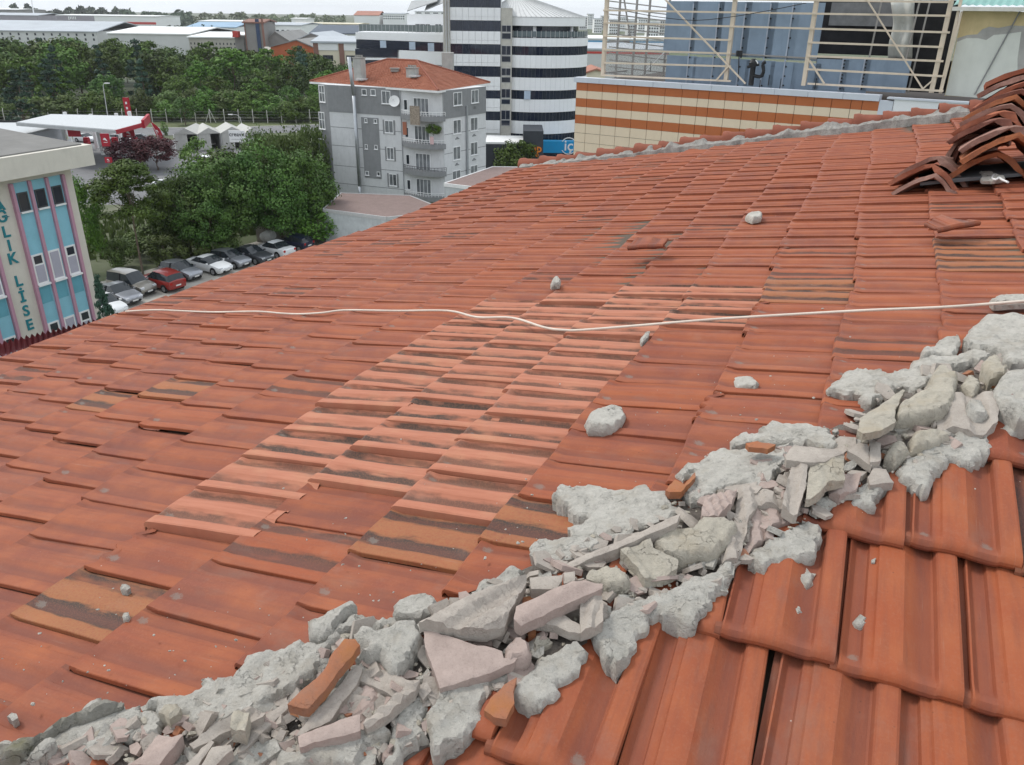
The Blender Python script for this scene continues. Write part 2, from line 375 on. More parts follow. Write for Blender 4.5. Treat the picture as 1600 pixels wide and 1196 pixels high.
def add_tile(sl_, pe, pr, sc):
    """pe, pr: plan position of the lower left corner"""
    if sl_ == 1: o = P1(pe, pr); X, Y, N = -ev, u1, n1
    else: o = P2(pe, pr); X, Y, N = rv, u2, n2
    ctr = o + X * (TW * sc / 2) + Y * (TL * sc / 2)
    q = proj(ctr); area = 0
    if q:
        area = (TW * TL * sc * sc) * FPX * FPX / q[2] ** 2 * abs(np.dot(N, (np.array([0, 0, CAM_Z]) - ctr))) / np.linalg.norm(np.array([0, 0, CAM_Z]) - ctr)
        if not (-60 < q[0] < 1660 and 150 < q[1] < 1280): area *= 0.01
    tiles.append(dict(s=sl_, o=o, X=X, Y=Y, N=N, sc=sc, q=q, area=area))
wcs = math.cos(SL)
# slope one: courses up from the eave, half-bond
k0 = -13
for k in range(k0, 23):
    w = 0.022 + k * TL
    pr = w * wcs
    if pr > RIDGE - .1: break
    off = (k % 2) * TW / 2
    n = 0
    while True:
        pe = VERGE - .02 - off - n * TW; n += 1
        if pe < -3.2: break
        pr_ = pr + (0.062 * (pe - 2.8)) * ((-pr / 4.55) ** 1.3 if pr < 0 else 0)
        if pr_ < eave_at(pe) - .12: continue
        if (pr_ + .25) - (pe - TW / 2) > -HIP + .20 + (0 if True else 0): continue
        add_tile(1, pe, pr_, 1.0)
# slope two
SC2 = 1.07
w0 = 0.983 * (H2 - .039) - .012
for k in range(-12, 13):
    w = w0 + k * TL * SC2
    pe = w * wcs
    if pe < -2.75: continue
    off = (k % 2) * TW * SC2 / 2
    for n in range(-30, 40):
        pr = 0.087 * (H2 - .039) - .004 + off + n * TW * SC2 - TW * SC2 * 0
        if pr > 6.2 or pr < pe - HIP - .45: continue
        if (pr + TW / 2) - (pe + .25) < -HIP - .20: continue
        if pe > RIDGE + HIP: continue
        add_tile(2, pe, pr, SC2)
for tdict in tiles:
    q = tdict['q']; r1 = rng.random(); r2 = rng.random()
    td = tdict; td['seed'] = rng.random()
    td['tint'] = min(1, max(0, rng.gauss(0.55 if td['s'] == 1 else 0.28, 0.33)))
    td['pale'] = 0.0; td['moss'] = 0.0
    if td['s'] == 1: td['tint'] = min(1, td['tint'] + .1); td['pale'] = 0.10 * r1; td['moss'] = 0.0 if r2 < .93 else 0.8
    if q and td['s'] == 1:
        ppx = proj(td['o'] + td['X'] * TW * .5 + td['Y'] * TL * .5)
        if in_poly(ppx[0], ppx[1], pale_px): td['pale'] = 0.85 + .15 * r1; td['moss'] = 0.58 + .42 * r2; td['tint'] = .3 + .3 * r1
        for Y_ in yel_px:
            if in_poly(ppx[0], ppx[1], Y_): td['moss'] = 1.75; td['pale'] = 0.15
    if q and td['s'] == 2:
        ppx = proj(td['o'] + td['X'] * TW * .5 + td['Y'] * TL * .5)
        if ppx and in_poly(ppx[0], ppx[1], [(1560, 690), (1720, 690), (1720, 870), (1570, 870)]): td['moss'] = 1.5; td['seed'] = .31
    if r2 > .965 and td['s'] == 1 and td['moss'] == 0: td['moss'] = 1.4
_near = [t for t in tiles if t['s'] == 1 and t['q']]
for _p in ((150, 960),):
    _t = min(_near, key=lambda t: (lambda v: (v[0] - _p[0]) ** 2 + (v[1] - _p[1]) ** 2 if v else 1e9)(proj(t['o'] + t['X'] * TW * .5 + t['Y'] * TL * .5)))
    _t['moss'] = 1.9; _t['pale'] = .1; _t['seed'] = .37 + .1 * (_p[0] > 200)
tiles.sort(key=lambda d: -d['area'])
def tile_matrix(td):
    X, Y, N = Vector(td['X']), Vector(td['Y']), Vector(td['N'])
    m = Matrix((X, Y, N)).transposed().to_4x4()
    loose = rng.random()
    jr = R(rng.gauss(0, .55)); jt = R(rng.gauss(0, .5)); jx = R(rng.gauss(0, .35))
    if loose > .975: jt += R(1.6); jr += R(rng.choice((-1, 1)) * 1.4)
    big = 1.6 if td['s'] == 2 else 1.0
    if td['pale'] > .5: big = 1.5
    jr *= big; jx *= big
    o = Vector(td['o']) + X * rng.gauss(0, .0026) + Y * (rng.gauss(0, .0085) * (.8 if td['s'] == 2 else 1)) + N * abs(rng.gauss(0, .003 * big))
    if td['s'] == 1:                         # the old battens sag and rise a little
        pe = float(np.dot(td['o'], ev)); pr = float(np.dot(td['o'], rv))
        o += Y * (.016 * math.sin(pe * 1.9 + 5 * math.sin(pr * 2.9)))
        o += N * (0.022 * math.sin(pe * 1.1 + pr * .7) + .012 * math.sin(pr * 2.6 + pe * .5) - .02)
    return Matrix.Translation(o) @ m @ Matrix.Rotation(jr, 4, 'Z') @ Matrix.Rotation(jt, 4, 'Y') @ Matrix.Rotation(jx, 4, 'X') @ Matrix.Scale(td['sc'], 4)
# the boarded deck under the tiles (two slopes and the two hidden ones)
M_DECK = flat('roof_deck_boards', (0.10, 0.075, 0.055), 0.9)
hip = lambda pr: pr + HIP                     # plan position of the hip on pr
def deck(name, pts):
    mb = MB(); n = len(pts); top = [np.array(p) for p in pts]
    mb.add([p - np.array([0, 0, .035]) for p in top] + [p - np.array([0, 0, .2]) for p in top], [tuple(range(n)), tuple(range(2 * n - 1, n - 1, -1))] + [(i, n + i, n + (i + 1) % n, (i + 1) % n) for i in range(n)])
    return mb.build(name, M_DECK, house)
s1 = deck('roof_slope', [P1(hip(EAVE), EAVE), P1(hip(RIDGE), RIDGE), P1(VERGE, RIDGE), P1(VERGE, eave_at(VERGE))])
s2 = deck('roof_slope', [P2(hip(EAVE), EAVE), P2(hip(EAVE), 6.4), P2(hip(RIDGE), 6.4), P2(hip(RIDGE), RIDGE)])
N_PART = 300
HN = Vector((rv - ev) / math.sqrt(2)); H0 = Vector(-ev * -HIP)      # upright plane along the hip
def cut_at_hip(o, side, mw):
    """tiles along the hip are cut along it, as a roofer does"""
    d = [(mw @ v.co - H0).dot(HN) for v in o.data.vertices]
    lim = -0.035 if side == 1 else 0.035
    bad = (max(d) > lim) if side == 1 else (min(d) < lim)
    if not bad: return
    me = o.data.copy(); bm = bmesh.new(); bm.from_mesh(me)
    im = mw.inverted(); p = im @ (H0 + HN * lim); n = (im.to_3x3() @ HN); n.z = n.z
    n = (mw.to_3x3().transposed() @ HN)
    bmesh.ops.bisect_plane(bm, geom=bm.verts[:] + bm.edges[:] + bm.faces[:], plane_co=p, plane_no=n, clear_outer=side == 1, clear_inner=side == 2)
    bm.to_mesh(me); bm.free(); o.data = me
for i, td in enumerate(tiles[:N_PART]):
    me = STEEP[rng.randrange(3)] if td['s'] == 2 else DEEP[rng.randrange(3)] if td['pale'] > .5 else (NEAR[4] if rng.random() < .05 else NEAR[rng.randrange(4)])
    o = bpy.data.objects.new('tile', me); COL.objects.link(o)
    o.parent = s1 if td['s'] == 1 else s2
    tm = tile_matrix(td); o.matrix_local = wloc(house).inverted() @ tm
    for k in ('tint', 'pale', 'moss', 'seed'): o[k] = td[k]
    cut_at_hip(o, td['s'], tm)
def far_tiles(sel, parent):
    vs0, fs0, uv0 = tile_grid(PROF_LO, 1.2, ROWS_LO, lambda u, y: 0)
    v0 = np.array(vs0); f0 = np.array(fs0); V = []; Fc = []; UV = []; A = {k: [] for k in ('tint', 'pale', 'moss', 'seed')}
    inv = wloc(house).inverted()
    for i, td in enumerate(sel):
        m = np.array(inv @ tile_matrix(td)); V.append(v0 @ m[:3, :3].T + m[:3, 3]); Fc.append(f0 + i * len(v0)); UV.append(np.array(uv0))
        for k in A: A[k].append(np.full(len(v0), td[k]))
    V = np.concatenate(V); Fc = np.concatenate(Fc)
    me = bpy.data.meshes.new('tiles'); me.from_pydata(V.tolist(), [], Fc.tolist())
    at = me.attributes.new('tuv', 'FLOAT_VECTOR', 'POINT'); at.data.foreach_set('vector', np.concatenate(UV).astype(np.float32).ravel())
    for k in A:
        a = me.attributes.new(k, 'FLOAT', 'POINT'); a.data.foreach_set('value', np.concatenate(A[k]).astype(np.float32))
    me.polygons.foreach_set('use_smooth', [True] * len(me.polygons))
    try: me.set_sharp_from_angle(angle=R(38))
    except Exception: pass
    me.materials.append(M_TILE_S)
    o = bpy.data.objects.new('far_tile', me); COL.objects.link(o); o.parent = parent; o['kind'] = 'stuff'
far_tiles([t for t in tiles[N_PART:] if t['s'] == 1], s1)
far_tiles([t for t in tiles[N_PART:] if t['s'] == 2], s2)
print('TILES', len(tiles))
# ================================================================ THE BROKEN HIP: mortar, shards, stones
ZF = {1: (0, 1000, 6.104), 2: (200, 1000, 6.104), 3: (430, 920, 4.332), 4: (640, 880, 3.786), 5: (790, 740, 4.6), 6: (1020, 640, 4.27),
      7: (1280, 480, 4.984), 8: (1280, 640, 5.0), 9: (800, 850, 3.4575), 0: (0, 0, 1.0)}
def zpx(z, pts):
    a, b, s = ZF[z]; return [(a + x / s, b + y / s) for x, y in pts]
def stone_mat(name, c1, c2, dark, crack=0.6, scale=9.0, warm=None, bump=0.9):
    m, t, b = new_mat(name); nl = t.links.new
    oi = t.nodes.new('ShaderNodeObjectInfo'); g = t.nodes.new('ShaderNodeNewGeometry').outputs['Position']
    n1_ = noise_(t, g, scale, 7, 0.68); n2_ = noise_(t, g, scale * 5.5, 6, 0.72); n3_ = noise_(t, g, scale * 30, 4, 0.8)
    c = mixc(t, ramp_(t, n1_, .34, .66), c1, c2)
    c = mixc(t, math_(t, 'MULTIPLY', ramp_(t, n2_, .46, .66), .5), c, tuple(x * 1.18 for x in c1))
    pit = ramp_(t, n2_, .42, .30)
    c = mixc(t, math_(t, 'MULTIPLY', pit, crack), c, dark)
    c = mixc(t, math_(t, 'MULTIPLY', ramp_(t, n3_, .45, .28), .6), c, dark)
    # hairline cracks
    wv = t.nodes.new('ShaderNodeTexVoronoi'); wv.feature = 'DISTANCE_TO_EDGE'; wv.inputs['Scale'].default_value = scale * 1.1
    dn = t.nodes.new('ShaderNodeTexNoise'); dn.inputs['Scale'].default_value = scale * 1.7; dn.inputs['Detail'].default_value = 5; nl(g, dn.inputs['Vector'])
    va = t.nodes.new('ShaderNodeVectorMath'); va.operation = 'MULTIPLY_ADD'; nl(dn.outputs['Color'], va.inputs[0]); va.inputs[1].default_value = (.16, .16, .16); nl(g, va.inputs[2]); nl(va.outputs[0], wv.inputs['Vector'])
    ck = math_(t, 'MULTIPLY', ramp_(t, wv.outputs['Distance'], 0.014, 0.002), math_(t, 'MULTIPLY', ramp_(t, n1_, .48, .62), ramp_(t, n2_, .38, .55)))
    c = mixc(t, math_(t, 'MULTIPLY', ck, crack), c, tuple(x * .5 for x in dark))
    if warm: c = mixc(t, math_(t, 'MULTIPLY', ramp_(t, noise_(t, g, scale * 1.3, 4, .6), .52, .72), .8), c, warm)
    nl(c, b.inputs['Base Color']); b.inputs['Roughness'].default_value = 0.93; b.inputs['Specular IOR Level'].default_value = 0.15
    h = math_(t, 'ADD', math_(t, 'ADD', math_(t, 'MULTIPLY', n2_, 1.0), math_(t, 'MULTIPLY', n3_, .35)), math_(t, 'MULTIPLY', ck, -.8))
    bump_(t, b, h, bump, 0.012)
    return m
M_MORT = stone_mat('lime_mortar', (.58, .55, .495), (.45, .427, .38), (.16, .148, .13), .58, 12, warm=(.45, .405, .34), bump=1.0)
M_MORT_OLD = stone_mat('weathered_mortar', (.30, .285, .25), (.22, .21, .18), (.08, .08, .06), warm=(.17, .16, .09))
M_STONE = stone_mat('sandy_mortar_lump', (.50, .455, .375), (.40, .365, .305), (.17, .15, .12), .45, 10, warm=(.45, .385, .29))
M_DUST = stone_mat('dusty_clay_shard', (.40, .355, .31), (.32, .28, .245), (.17, .145, .125), .35, 9, bump=.45)
M_MAUVE = stone_mat('mauve_clay_shard', (.385, .305, .27), (.32, .25, .22), (.19, .145, .13), .25, 8, bump=.35)
M_ORSH = stone_mat('orange_clay_shard', (.33, .125, .062), (.29, .15, .10), (.18, .10, .07), .3, 9, warm=(.36, .145, .05), bump=.4)
M_DIRT = stone_mat('grey_rubble_dirt', (.27, .235, .205), (.18, .155, .135), (.05, .043, .037), .9, 24, bump=1.0)

def polyd(P, Q):
    """distance of points P (n,2) to the outline Q (m,2)"""
    d = np.full(len(P), 1e9)
    for i in range(len(Q)):
        a = Q[i]; b = Q[(i + 1) % len(Q)]; ab = b - a; L2 = max(ab @ ab, 1e-12)
        tt = np.clip(((P - a) @ ab) / L2, 0, 1); d = np.minimum(d, np.linalg.norm(P - (a + tt[:, None] * ab), axis=1))
    return d
def inpoly(P, Q):
    c = np.zeros(len(P), bool); j = len(Q) - 1
    for i in range(len(Q)):
        k = ((Q[i, 1] > P[:, 1]) != (Q[j, 1] > P[:, 1])) & (P[:, 0] < (Q[j, 0] - Q[i, 0]) * (P[:, 1] - Q[i, 1]) / (Q[j, 1] - Q[i, 1] + 1e-12) + Q[i, 0])
        c ^= k; j = i
    return c
_sd = [0]
def slab(name, px, mat, parent=None, lift=.03, th=.03, res=.010, dome=.02, lump=.012, lumps=18, rough_edge=.004, tilt=(0, 0), ribs=None, kind='blob', smooth=True, skirt=.03, **tags):
    """a solid piece of rubble: outline measured on the roof, own thickness, relief and broken edge.
    kind 'blob' rounds over towards its rim, kind 'shard' keeps a crisp broken edge; ribs = (direction degrees, pitch, height)"""
    _sd[0] += 1; sd = _sd[0] * 7.31
    hits = [roof_hit(x, y, lift) for x, y in px]
    c = np.mean([h[:2] for h in hits], axis=0); z0 = float(surf(c[0], c[1])) + lift
    # plane of the piece: follows the roof under its middle, plus its own tilt (slope along pe, along pr)
    gx = (surf(c[0] + .08, c[1]) - surf(c[0] - .08, c[1])) / .16 + tilt[0]; gy = (surf(c[0], c[1] + .08) - surf(c[0], c[1] - .08)) / .16 + tilt[1]
    Q = []
    for x, y in px:
        d = ray(x, y); de, dr = d @ ev, d @ rv
        t_ = (z0 - CAM_Z - gx * c[0] - gy * c[1]) / (d[2] - gx * de - gy * dr); Q.append((de * t_, dr * t_))
    Q = np.array(Q)
    if np.sum(Q[:, 0] * np.roll(Q[:, 1], -1) - np.roll(Q[:, 0], -1) * Q[:, 1]) < 0: Q = Q[::-1]
    B = []
    for i in range(len(Q)):
        a = Q[i]; b = Q[(i + 1) % len(Q)]; n = max(1, int(np.linalg.norm(b - a) / (res * 1.0)))
        for k in range(n): B.append(a + (b - a) * k / n)
    B = np.array(B)
    nrm = np.roll(B, -1, 0) - np.roll(B, 1, 0); nrm = np.stack([nrm[:, 1], -nrm[:, 0]], 1); nrm /= np.linalg.norm(nrm, axis=1)[:, None] + 1e-9
    B = B + nrm * ((fbm(B[:, 0] * 45 + sd, B[:, 1] * 45, 3) - .44) * rough_edge * 3.6 + (fbm(B[:, 0] * 110 + sd, B[:, 1] * 110, 2) - .37) * rough_edge * 2.2)[:, None]
    lo = B.min(0); hi = B.max(0)
    gxs = np.arange(lo[0], hi[0], res); gys = np.arange(lo[1], hi[1], res)
    G = np.array([(x + (res / 2 if j % 2 else 0), y) for j, y in enumerate(gys) for x in gxs]).reshape(-1, 2)
    G = G + (nrng.random(G.shape) - .5) * res * .5
    if len(G):
        G = G[inpoly(G, B)]
        if len(G): G = G[polyd(G, B) > res * .55]
    n = len(B)
    allp = np.concatenate([B, G]) if len(G) else B
    r = mgeo.delaunay_2d_cdt([Vector(p) for p in allp], [(i, (i + 1) % n) for i in range(n)], [], 1, 1e-5)
    P = np.array([tuple(v) for v in r[0]]); F = [tuple(f) for f in r[2]]; E = r[1]
    d = polyd(P, B)
    base = z0 + gx * (P[:, 0] - c[0]) + gy * (P[:, 1] - c[1])
    q = fbm(P[:, 0] * lumps + sd, P[:, 1] * lumps + sd, 4) - .47
    q2 = np.abs(fbm(P[:, 0] * lumps * 2.3 + sd * 2, P[:, 1] * lumps * 2.3, 3) - .44)
    if kind == 'blob':
        e = max(dome * .55, .008); prof = np.sqrt(np.clip(1 - (1 - np.clip(d / e, 0, 1)) ** 2, 0, 1))
        # trowelled and torn: long folds, terraces where layers broke away, small knobs
        ang = math.sin(sd) * 1.5; xx = P[:, 0] * math.cos(ang) - P[:, 1] * math.sin(ang); yy = P[:, 0] * math.sin(ang) + P[:, 1] * math.cos(ang)
        wx = fbm(P[:, 0] * 9 + sd, P[:, 1] * 9, 3) * .12
        fold = np.abs(fbm((xx + wx) * 7 + sd, (yy + wx) * 24 + sd, 3) - .45) * 2
        low = fbm(P[:, 0] * 6 + sd, P[:, 1] * 6 + sd, 2)
        ter = fbm(P[:, 0] * 16 + sd, P[:, 1] * 16 - sd, 3) * 6; ter = (np.floor(ter) + np.clip((ter - np.floor(ter)) * 4, 0, 1)) / 6
        m_ = np.clip(d / .010, 0, 1)
        top = base + dome * prof * (.45 + .85 * low) + (fold * lump * 1.9 - .6 * lump + (ter - .45) * lump * 1.7 + q * lump * 1.3 - q2 * lump * 1.3) * m_
    else:
        e = .004; prof = np.clip(d / e, 0, 1); top = base + prof * .0025 + q * lump * 1.2
        if ribs:
            a = R(ribs[0]); s_ = (P[:, 0] * math.cos(a) + P[:, 1] * math.sin(a)) / ribs[1]; fr = s_ - np.floor(s_)
            top = top + ribs[2] * np.clip(np.minimum(fr, 1 - fr) * 7 - 1.0, 0, 1)
    # boundary edges -> walls
    cnt = {}
    for f in F:
        for i in range(len(f)):
            ed = (f[i], f[(i + 1) % len(f)]); cnt[ed] = cnt.get(ed, 0) + 1
    bd = [ed for ed in cnt if (ed[1], ed[0]) not in cnt]
    bv = sorted({v for ed in bd for v in ed}); idx = {v: len(P) + i for i, v in enumerate(bv)}
    low = base - th
    W3 = lambda p, z: ev * p[0] + rv * p[1] + np.array([0, 0, z])
    vs = [W3(P[i], top[i]) for i in range(len(P))]; inw = {}
    cen = B.mean(0)
    for v in bv:
        k = .94 if kind == 'blob' else .985
        vs.append(W3(cen + (P[v] - cen) * k, low[v]))
    fs = [f for f in F] + [(b_, a_, idx[a_], idx[b_]) for a_, b_ in bd]
    # plan coordinates (pe, pr) are left-handed seen from above: turn the faces over
    fs = [tuple(reversed(f)) for f in fs]
    mb = MB(); mb.add(vs, fs)
    o = mb.build(name, mat, parent, smooth=False, **tags)
    if smooth:
        o.data.polygons.foreach_set('use_smooth', [True] * len(o.data.polygons))
        try: o.data.set_sharp_from_angle(angle=R(42 if kind == 'blob' else 30))
        except Exception: pass
    return o if parent is not None else center_root(o)

# --- grey dirt and crumbs lying in the opened hip (one bed along it)
bed_px = [(0, 1196), (60, 1180), (221, 1125), (300, 1110), (385, 1050), (470, 1030), (560, 975), (650, 975), (735, 930), (830, 885), (905, 840), (1010, 810), (1080, 770), (1130, 720), (1230, 700), (1300, 660), (1390, 610), (1470, 570), (1600, 530),
          (1600, 640), (1520, 690), (1430, 730), (1330, 770), (1280, 820), (1180, 850), (1130, 920), (1010, 950), (930, 1000), (850, 1040), (780, 1080), (700, 1130), (600, 1196)]
hipbed = slab('mortar_bed', bed_px, M_DIRT, s1, lift=.028, th=.10, res=.022, dome=.008, lump=.008, lumps=16, kind='blob')
hipbed['label'] = 'dirty grey bed of crumbs in the opened hip'
# the bed drapes over the hip: set its height from the two slopes
def drape(o, extra):
    inv = wloc(o.parent).inverted() if o.parent else Matrix.Translation(-o.location)
    mw = inv.inverted()
    for v in o.data.vertices:
        w_ = mw @ v.co; p = np.array(w_); pe, pr = p @ ev, p @ rv
        c_ = drape.c; flatz = drape.z0 + drape.gx * (pe - c_[0]) + drape.gy * (pr - c_[1])
        w_.z += float(surf(pe, pr)) + extra - flatz; v.co = inv @ w_
def drape_setup(px, lift):
    hits = [roof_hit(x, y, lift) for x, y in px]; c = np.mean([h[:2] for h in hits], axis=0)
    drape.c = c; drape.z0 = float(surf(c[0], c[1])) + lift
    drape.gx = (surf(c[0] + .08, c[1]) - surf(c[0] - .08, c[1])) / .16; drape.gy = (surf(c[0], c[1] + .08) - surf(c[0], c[1] - .08)) / .16
drape_setup(bed_px, .028); drape(hipbed, .032)

# --- mortar still stuck to the tiles on both sides: (zoom, outline, lift, dome, label)
MORT = [
 (1, [(0,1010),(300,950),(420,900),(560,830),(640,770),(850,640),(950,595),(1130,620),(1180,640),(1250,650),(1350,655),(1526,720),(1526,900),(1300,920),(1100,1010),(1000,1080),(900,1100),(500,1196),(0,1230)], .045, .030, None),
 (0, [(221,1105),(254,1087),(285,1088),(313,1080),(324,1057),(347,1065),(362,1064),(377,1052),(385,1029),(433,1016),(469,1004),(506,1010),(522,989),(550,964),(600,966),(633,975),(612,987),(560,990),(534,996),(499,1045),(465,1082),(430,1098),(411,1113),(393,1113),(364,1131),(339,1134),(298,1129),(280,1115),(265,1121),(249,1115)], .05, .042, None),
 (5, [(310,180),(400,95),(470,100),(560,110),(620,100),(880,140),(960,110),(1060,135),(1220,145),(1290,130),(1200,200),(1250,280),(1100,340),(880,430),(640,540),(440,620),(300,660),(230,620),(170,540),(210,480),(300,465),(440,480),(470,460),(450,390),(570,340),(590,320),(500,290),(430,240)], .048, .026, None),
 (0, [(732,928),(751,912),(785,898),(798,888),(822,891),(822,906),(798,920),(767,930)], .05, .03, None),
 (6, [(160,440),(210,380),(300,360),(440,275),(520,285),(640,262),(800,270),(940,240),(880,330),(890,370),(800,480),(720,545),(600,520),(470,560),(340,640),(250,630),(215,590),(250,480),(280,420),(200,470)], .05, .045, None),
 (6, [(520,260),(530,180),(600,170),(700,160),(790,95),(940,105),(1120,130),(1180,140),(1210,190),(1210,260),(940,238),(820,225),(640,215)], .055, .035, None),
 (7, [(50,660),(130,580),(210,510),(420,505),(560,520),(700,500),(720,460),(850,400),(1050,400),(1130,360),(1250,330),(1310,380),(1290,440),(1100,470),(950,490),(830,620),(740,660),(650,620),(400,750),(340,740),(330,690),(200,680)], .05, .040, None),
 (7, [(1130,240),(1220,150),(1300,80),(1400,80),(1595,70),(1680,80),(1680,440),(1490,450),(1400,380),(1300,330),(1150,320)], .06, .050, None),
 (8, [(640,590),(580,480),(720,380),(850,300),(1030,230),(1000,190),(1070,165),(1180,180),(1200,230),(1260,240),(1330,260),(1370,320),(1340,350),(1290,370),(1200,440),(1100,430),(1010,405),(960,470),(890,510),(870,610),(800,670),(720,640),(700,600)], .045, .040, None),
 (6, [(620,1030),(640,990),(690,930),(780,870),(900,800),(1000,750),(1120,770),(1120,870),(1090,960),(1030,1010),(900,1010),(800,1040),(740,1085),(680,1080)], .045, .034, None),
 (8, [(210,740),(250,680),(370,560),(400,550),(440,600),(550,630),(480,690),(380,770),(290,765)], .045, .028, None),
 (6, [(1050,640),(1130,595),(1190,595),(1230,640),(1180,690),(1100,710)], .045, .03, None),
 (9, [(430,530),(440,450),(560,370),(700,300),(830,270),(960,200),(1060,180),(1130,120),(1190,110),(1200,170),(1150,260),(1080,300),(1040,400),(1000,440),(930,440),(860,395),(740,400),(700,470),(680,560),(640,640),(560,690),(500,660)], .054, .040, None),
 (4, [(640,690),(760,590),(960,470),(1020,500),(1035,560),(1000,650),(940,700),(880,720),(860,790),(800,840),(720,860),(620,810),(600,770),(640,720)], .056, .036, None),
 (4, [(110,770),(180,740),(440,680),(640,590),(700,570),(640,680),(520,720),(470,790),(440,870),(460,930),(390,970),(340,1050),(220,1110),(180,1125),(90,1080),(130,1000),(110,930),(140,880),(100,820)], .052, .038, None),
 (3, [(0,1100),(100,1100),(430,1000),(700,925),(790,990),(740,1040),(600,1110),(540,1230),(0,1240)], .06, .038, None),
 (3, [(800,960),(830,850),(900,760),(960,700),(1020,760),(1030,870),(1000,920),(1040,990),(1010,1060),(900,1150),(860,1230),(740,1230),(750,1060)], .045, .04, None),
 (0, [(340,1196),(367,1178),(400,1165),(450,1152),(462,1165),(462,1190),(367,1215),(330,1215)], .05, .03, None),
]
for z, pts, lf, dm, lb in MORT:
    old = (z == 1)
    slab('mortar_patch', zpx(z, pts), M_MORT, s1 if z in (0, 1, 5, 6, 7) else s2, lift=lf - .002, th=.06, res=.0072, dome=dm * .46, lump=.0085, lumps=17, rough_edge=.009)
slab('mortar_patch', zpx(1, [(0,1000),(300,940),(560,815),(760,710),(950,590),(1170,610),(1160,640),(1000,700),(800,790),(560,860),(470,930),(380,970),(260,1150),(0,1180)]), M_MORT_OLD, s1, lift=.058, th=.05, res=.009, dome=.02, lump=.012, label='weathered mossy lip of the hip mortar')

# --- loose lumps of mortar: (zoom, outline, lift, dome, material, label)
GROCK = 'lumps of mortar broken out of the hip'
ROCK = [
 (6, [(0,900),(30,860),(130,810),(220,830),(320,750),(480,760),(570,790),(540,860),(490,930),(400,990),(240,990),(150,1020),(60,980)], .075, .055, M_STONE, 'long sandy grey lump lying across the middle of the broken hip'),
 (7, [(590,900),(590,850),(620,770),(720,720),(800,690),(900,500),(960,490),(1080,560),(1060,690),(1010,810),(950,830),(850,860),(680,890)], .085, .05, M_STONE, 'angular beige mortar lump over a black hollow in the hip'),
 (3, [(540,470),(620,430),(560,370),(530,310),(580,270),(700,300),(860,240),(960,250),(970,310),(1000,340),(980,400),(830,590),(770,580),(700,470),(640,480)], .075, .05, M_MORT, 'pointed pale lump with white crest beside the orange sliver'),
 (3, [(220,220),(300,210),(350,180),(520,105),(555,120),(540,160),(420,250),(390,310),(290,365),(230,330)], .07, .045, M_MORT, 'finger shaped white lump standing on the lower edge of the main slope'),
 (3, [(790,120),(850,75),(1020,40),(1083,60),(1083,170),(960,200),(850,210),(800,180)], .05, .026, M_MORT, 'flat round pitted lump resting on tiles above the ribbed shard'),
 (7, [(1340,680),(1440,540),(1595,500),(1700,520),(1700,910),(1540,900),(1470,840),(1400,800)], .075, .06, M_MORT, 'big curled grey lump at the right end of the hip'),
 (7, [(1145,790),(1170,730),(1240,720),(1280,770),(1300,840),(1230,860),(1160,830)], .085, .035, M_MORT, 'knob of mortar sitting on the dusty ribbed tile'),
 (7, [(1260,480),(1330,380),(1400,400),(1460,490),(1440,540),(1330,560)], .085, .04, M_STONE, 'beige wedge of mortar above the dark hole near the right end'),
 (7, [(1115,620),(1130,560),(1200,545),(1250,600),(1240,660),(1190,690)], .08, .03, M_STONE, 'small round sandy lump between wedge and ribbed tile'),
 (8, [(690,260),(740,200),(900,170),(990,190),(1020,230),(850,300),(710,340)], .07, .045, M_STONE, 'smooth sandy lump behind the broad mortar lip at right'),
 (8, [(510,390),(540,300),(650,270),(700,340),(640,400),(590,440)], .07, .045, M_STONE, 'round sandy lump left of the broad mortar lip'),
 (7, [(780,430),(790,350),(870,330),(960,250),(1090,230),(1100,290),(1050,400),(960,380),(880,390)], .06, .035, M_MORT, 'ragged white lump on the main slope above the hip at right'),
 (4, [(560,510),(630,445),(700,480),(725,540),(690,580),(560,600)], .085, .04, M_MAUVE, 'rounded pinkish stone at the tip of the big curved shard'),
 (4, [(715,480),(770,425),(830,440),(855,470),(760,520),(720,530)], .06, .03, M_STONE, 'small yellowish lump beside the pinkish stone'),
 (5, [(570,760),(620,680),(760,690),(880,740),(900,790),(840,830),(690,800)], .08, .03, M_STONE, 'flat oval grey lump above the long clay bar'),
 (1, [(260,1160),(340,1030),(400,960),(470,945),(525,950),(515,1010),(450,1085),(380,1140),(300,1155)], .085, .02, M_MORT, 'smooth pale leaf of mortar on the mossy lip at the lower left'),
 (2, [(310,690),(360,630),(480,600),(500,650),(480,710),(400,745)], .085, .025, M_STONE, 'beige rounded lump above the small black hollow'),
]
for z, pts, lf, dm, mt, lb in ROCK:
    slab('mortar_lump', zpx(z, pts), mt, None, lift=lf - .006, th=.05, res=.0068, dome=dm * .55, lump=.009, lumps=22, rough_edge=.004, label=lb, cat='mortar lump', group=GROCK)

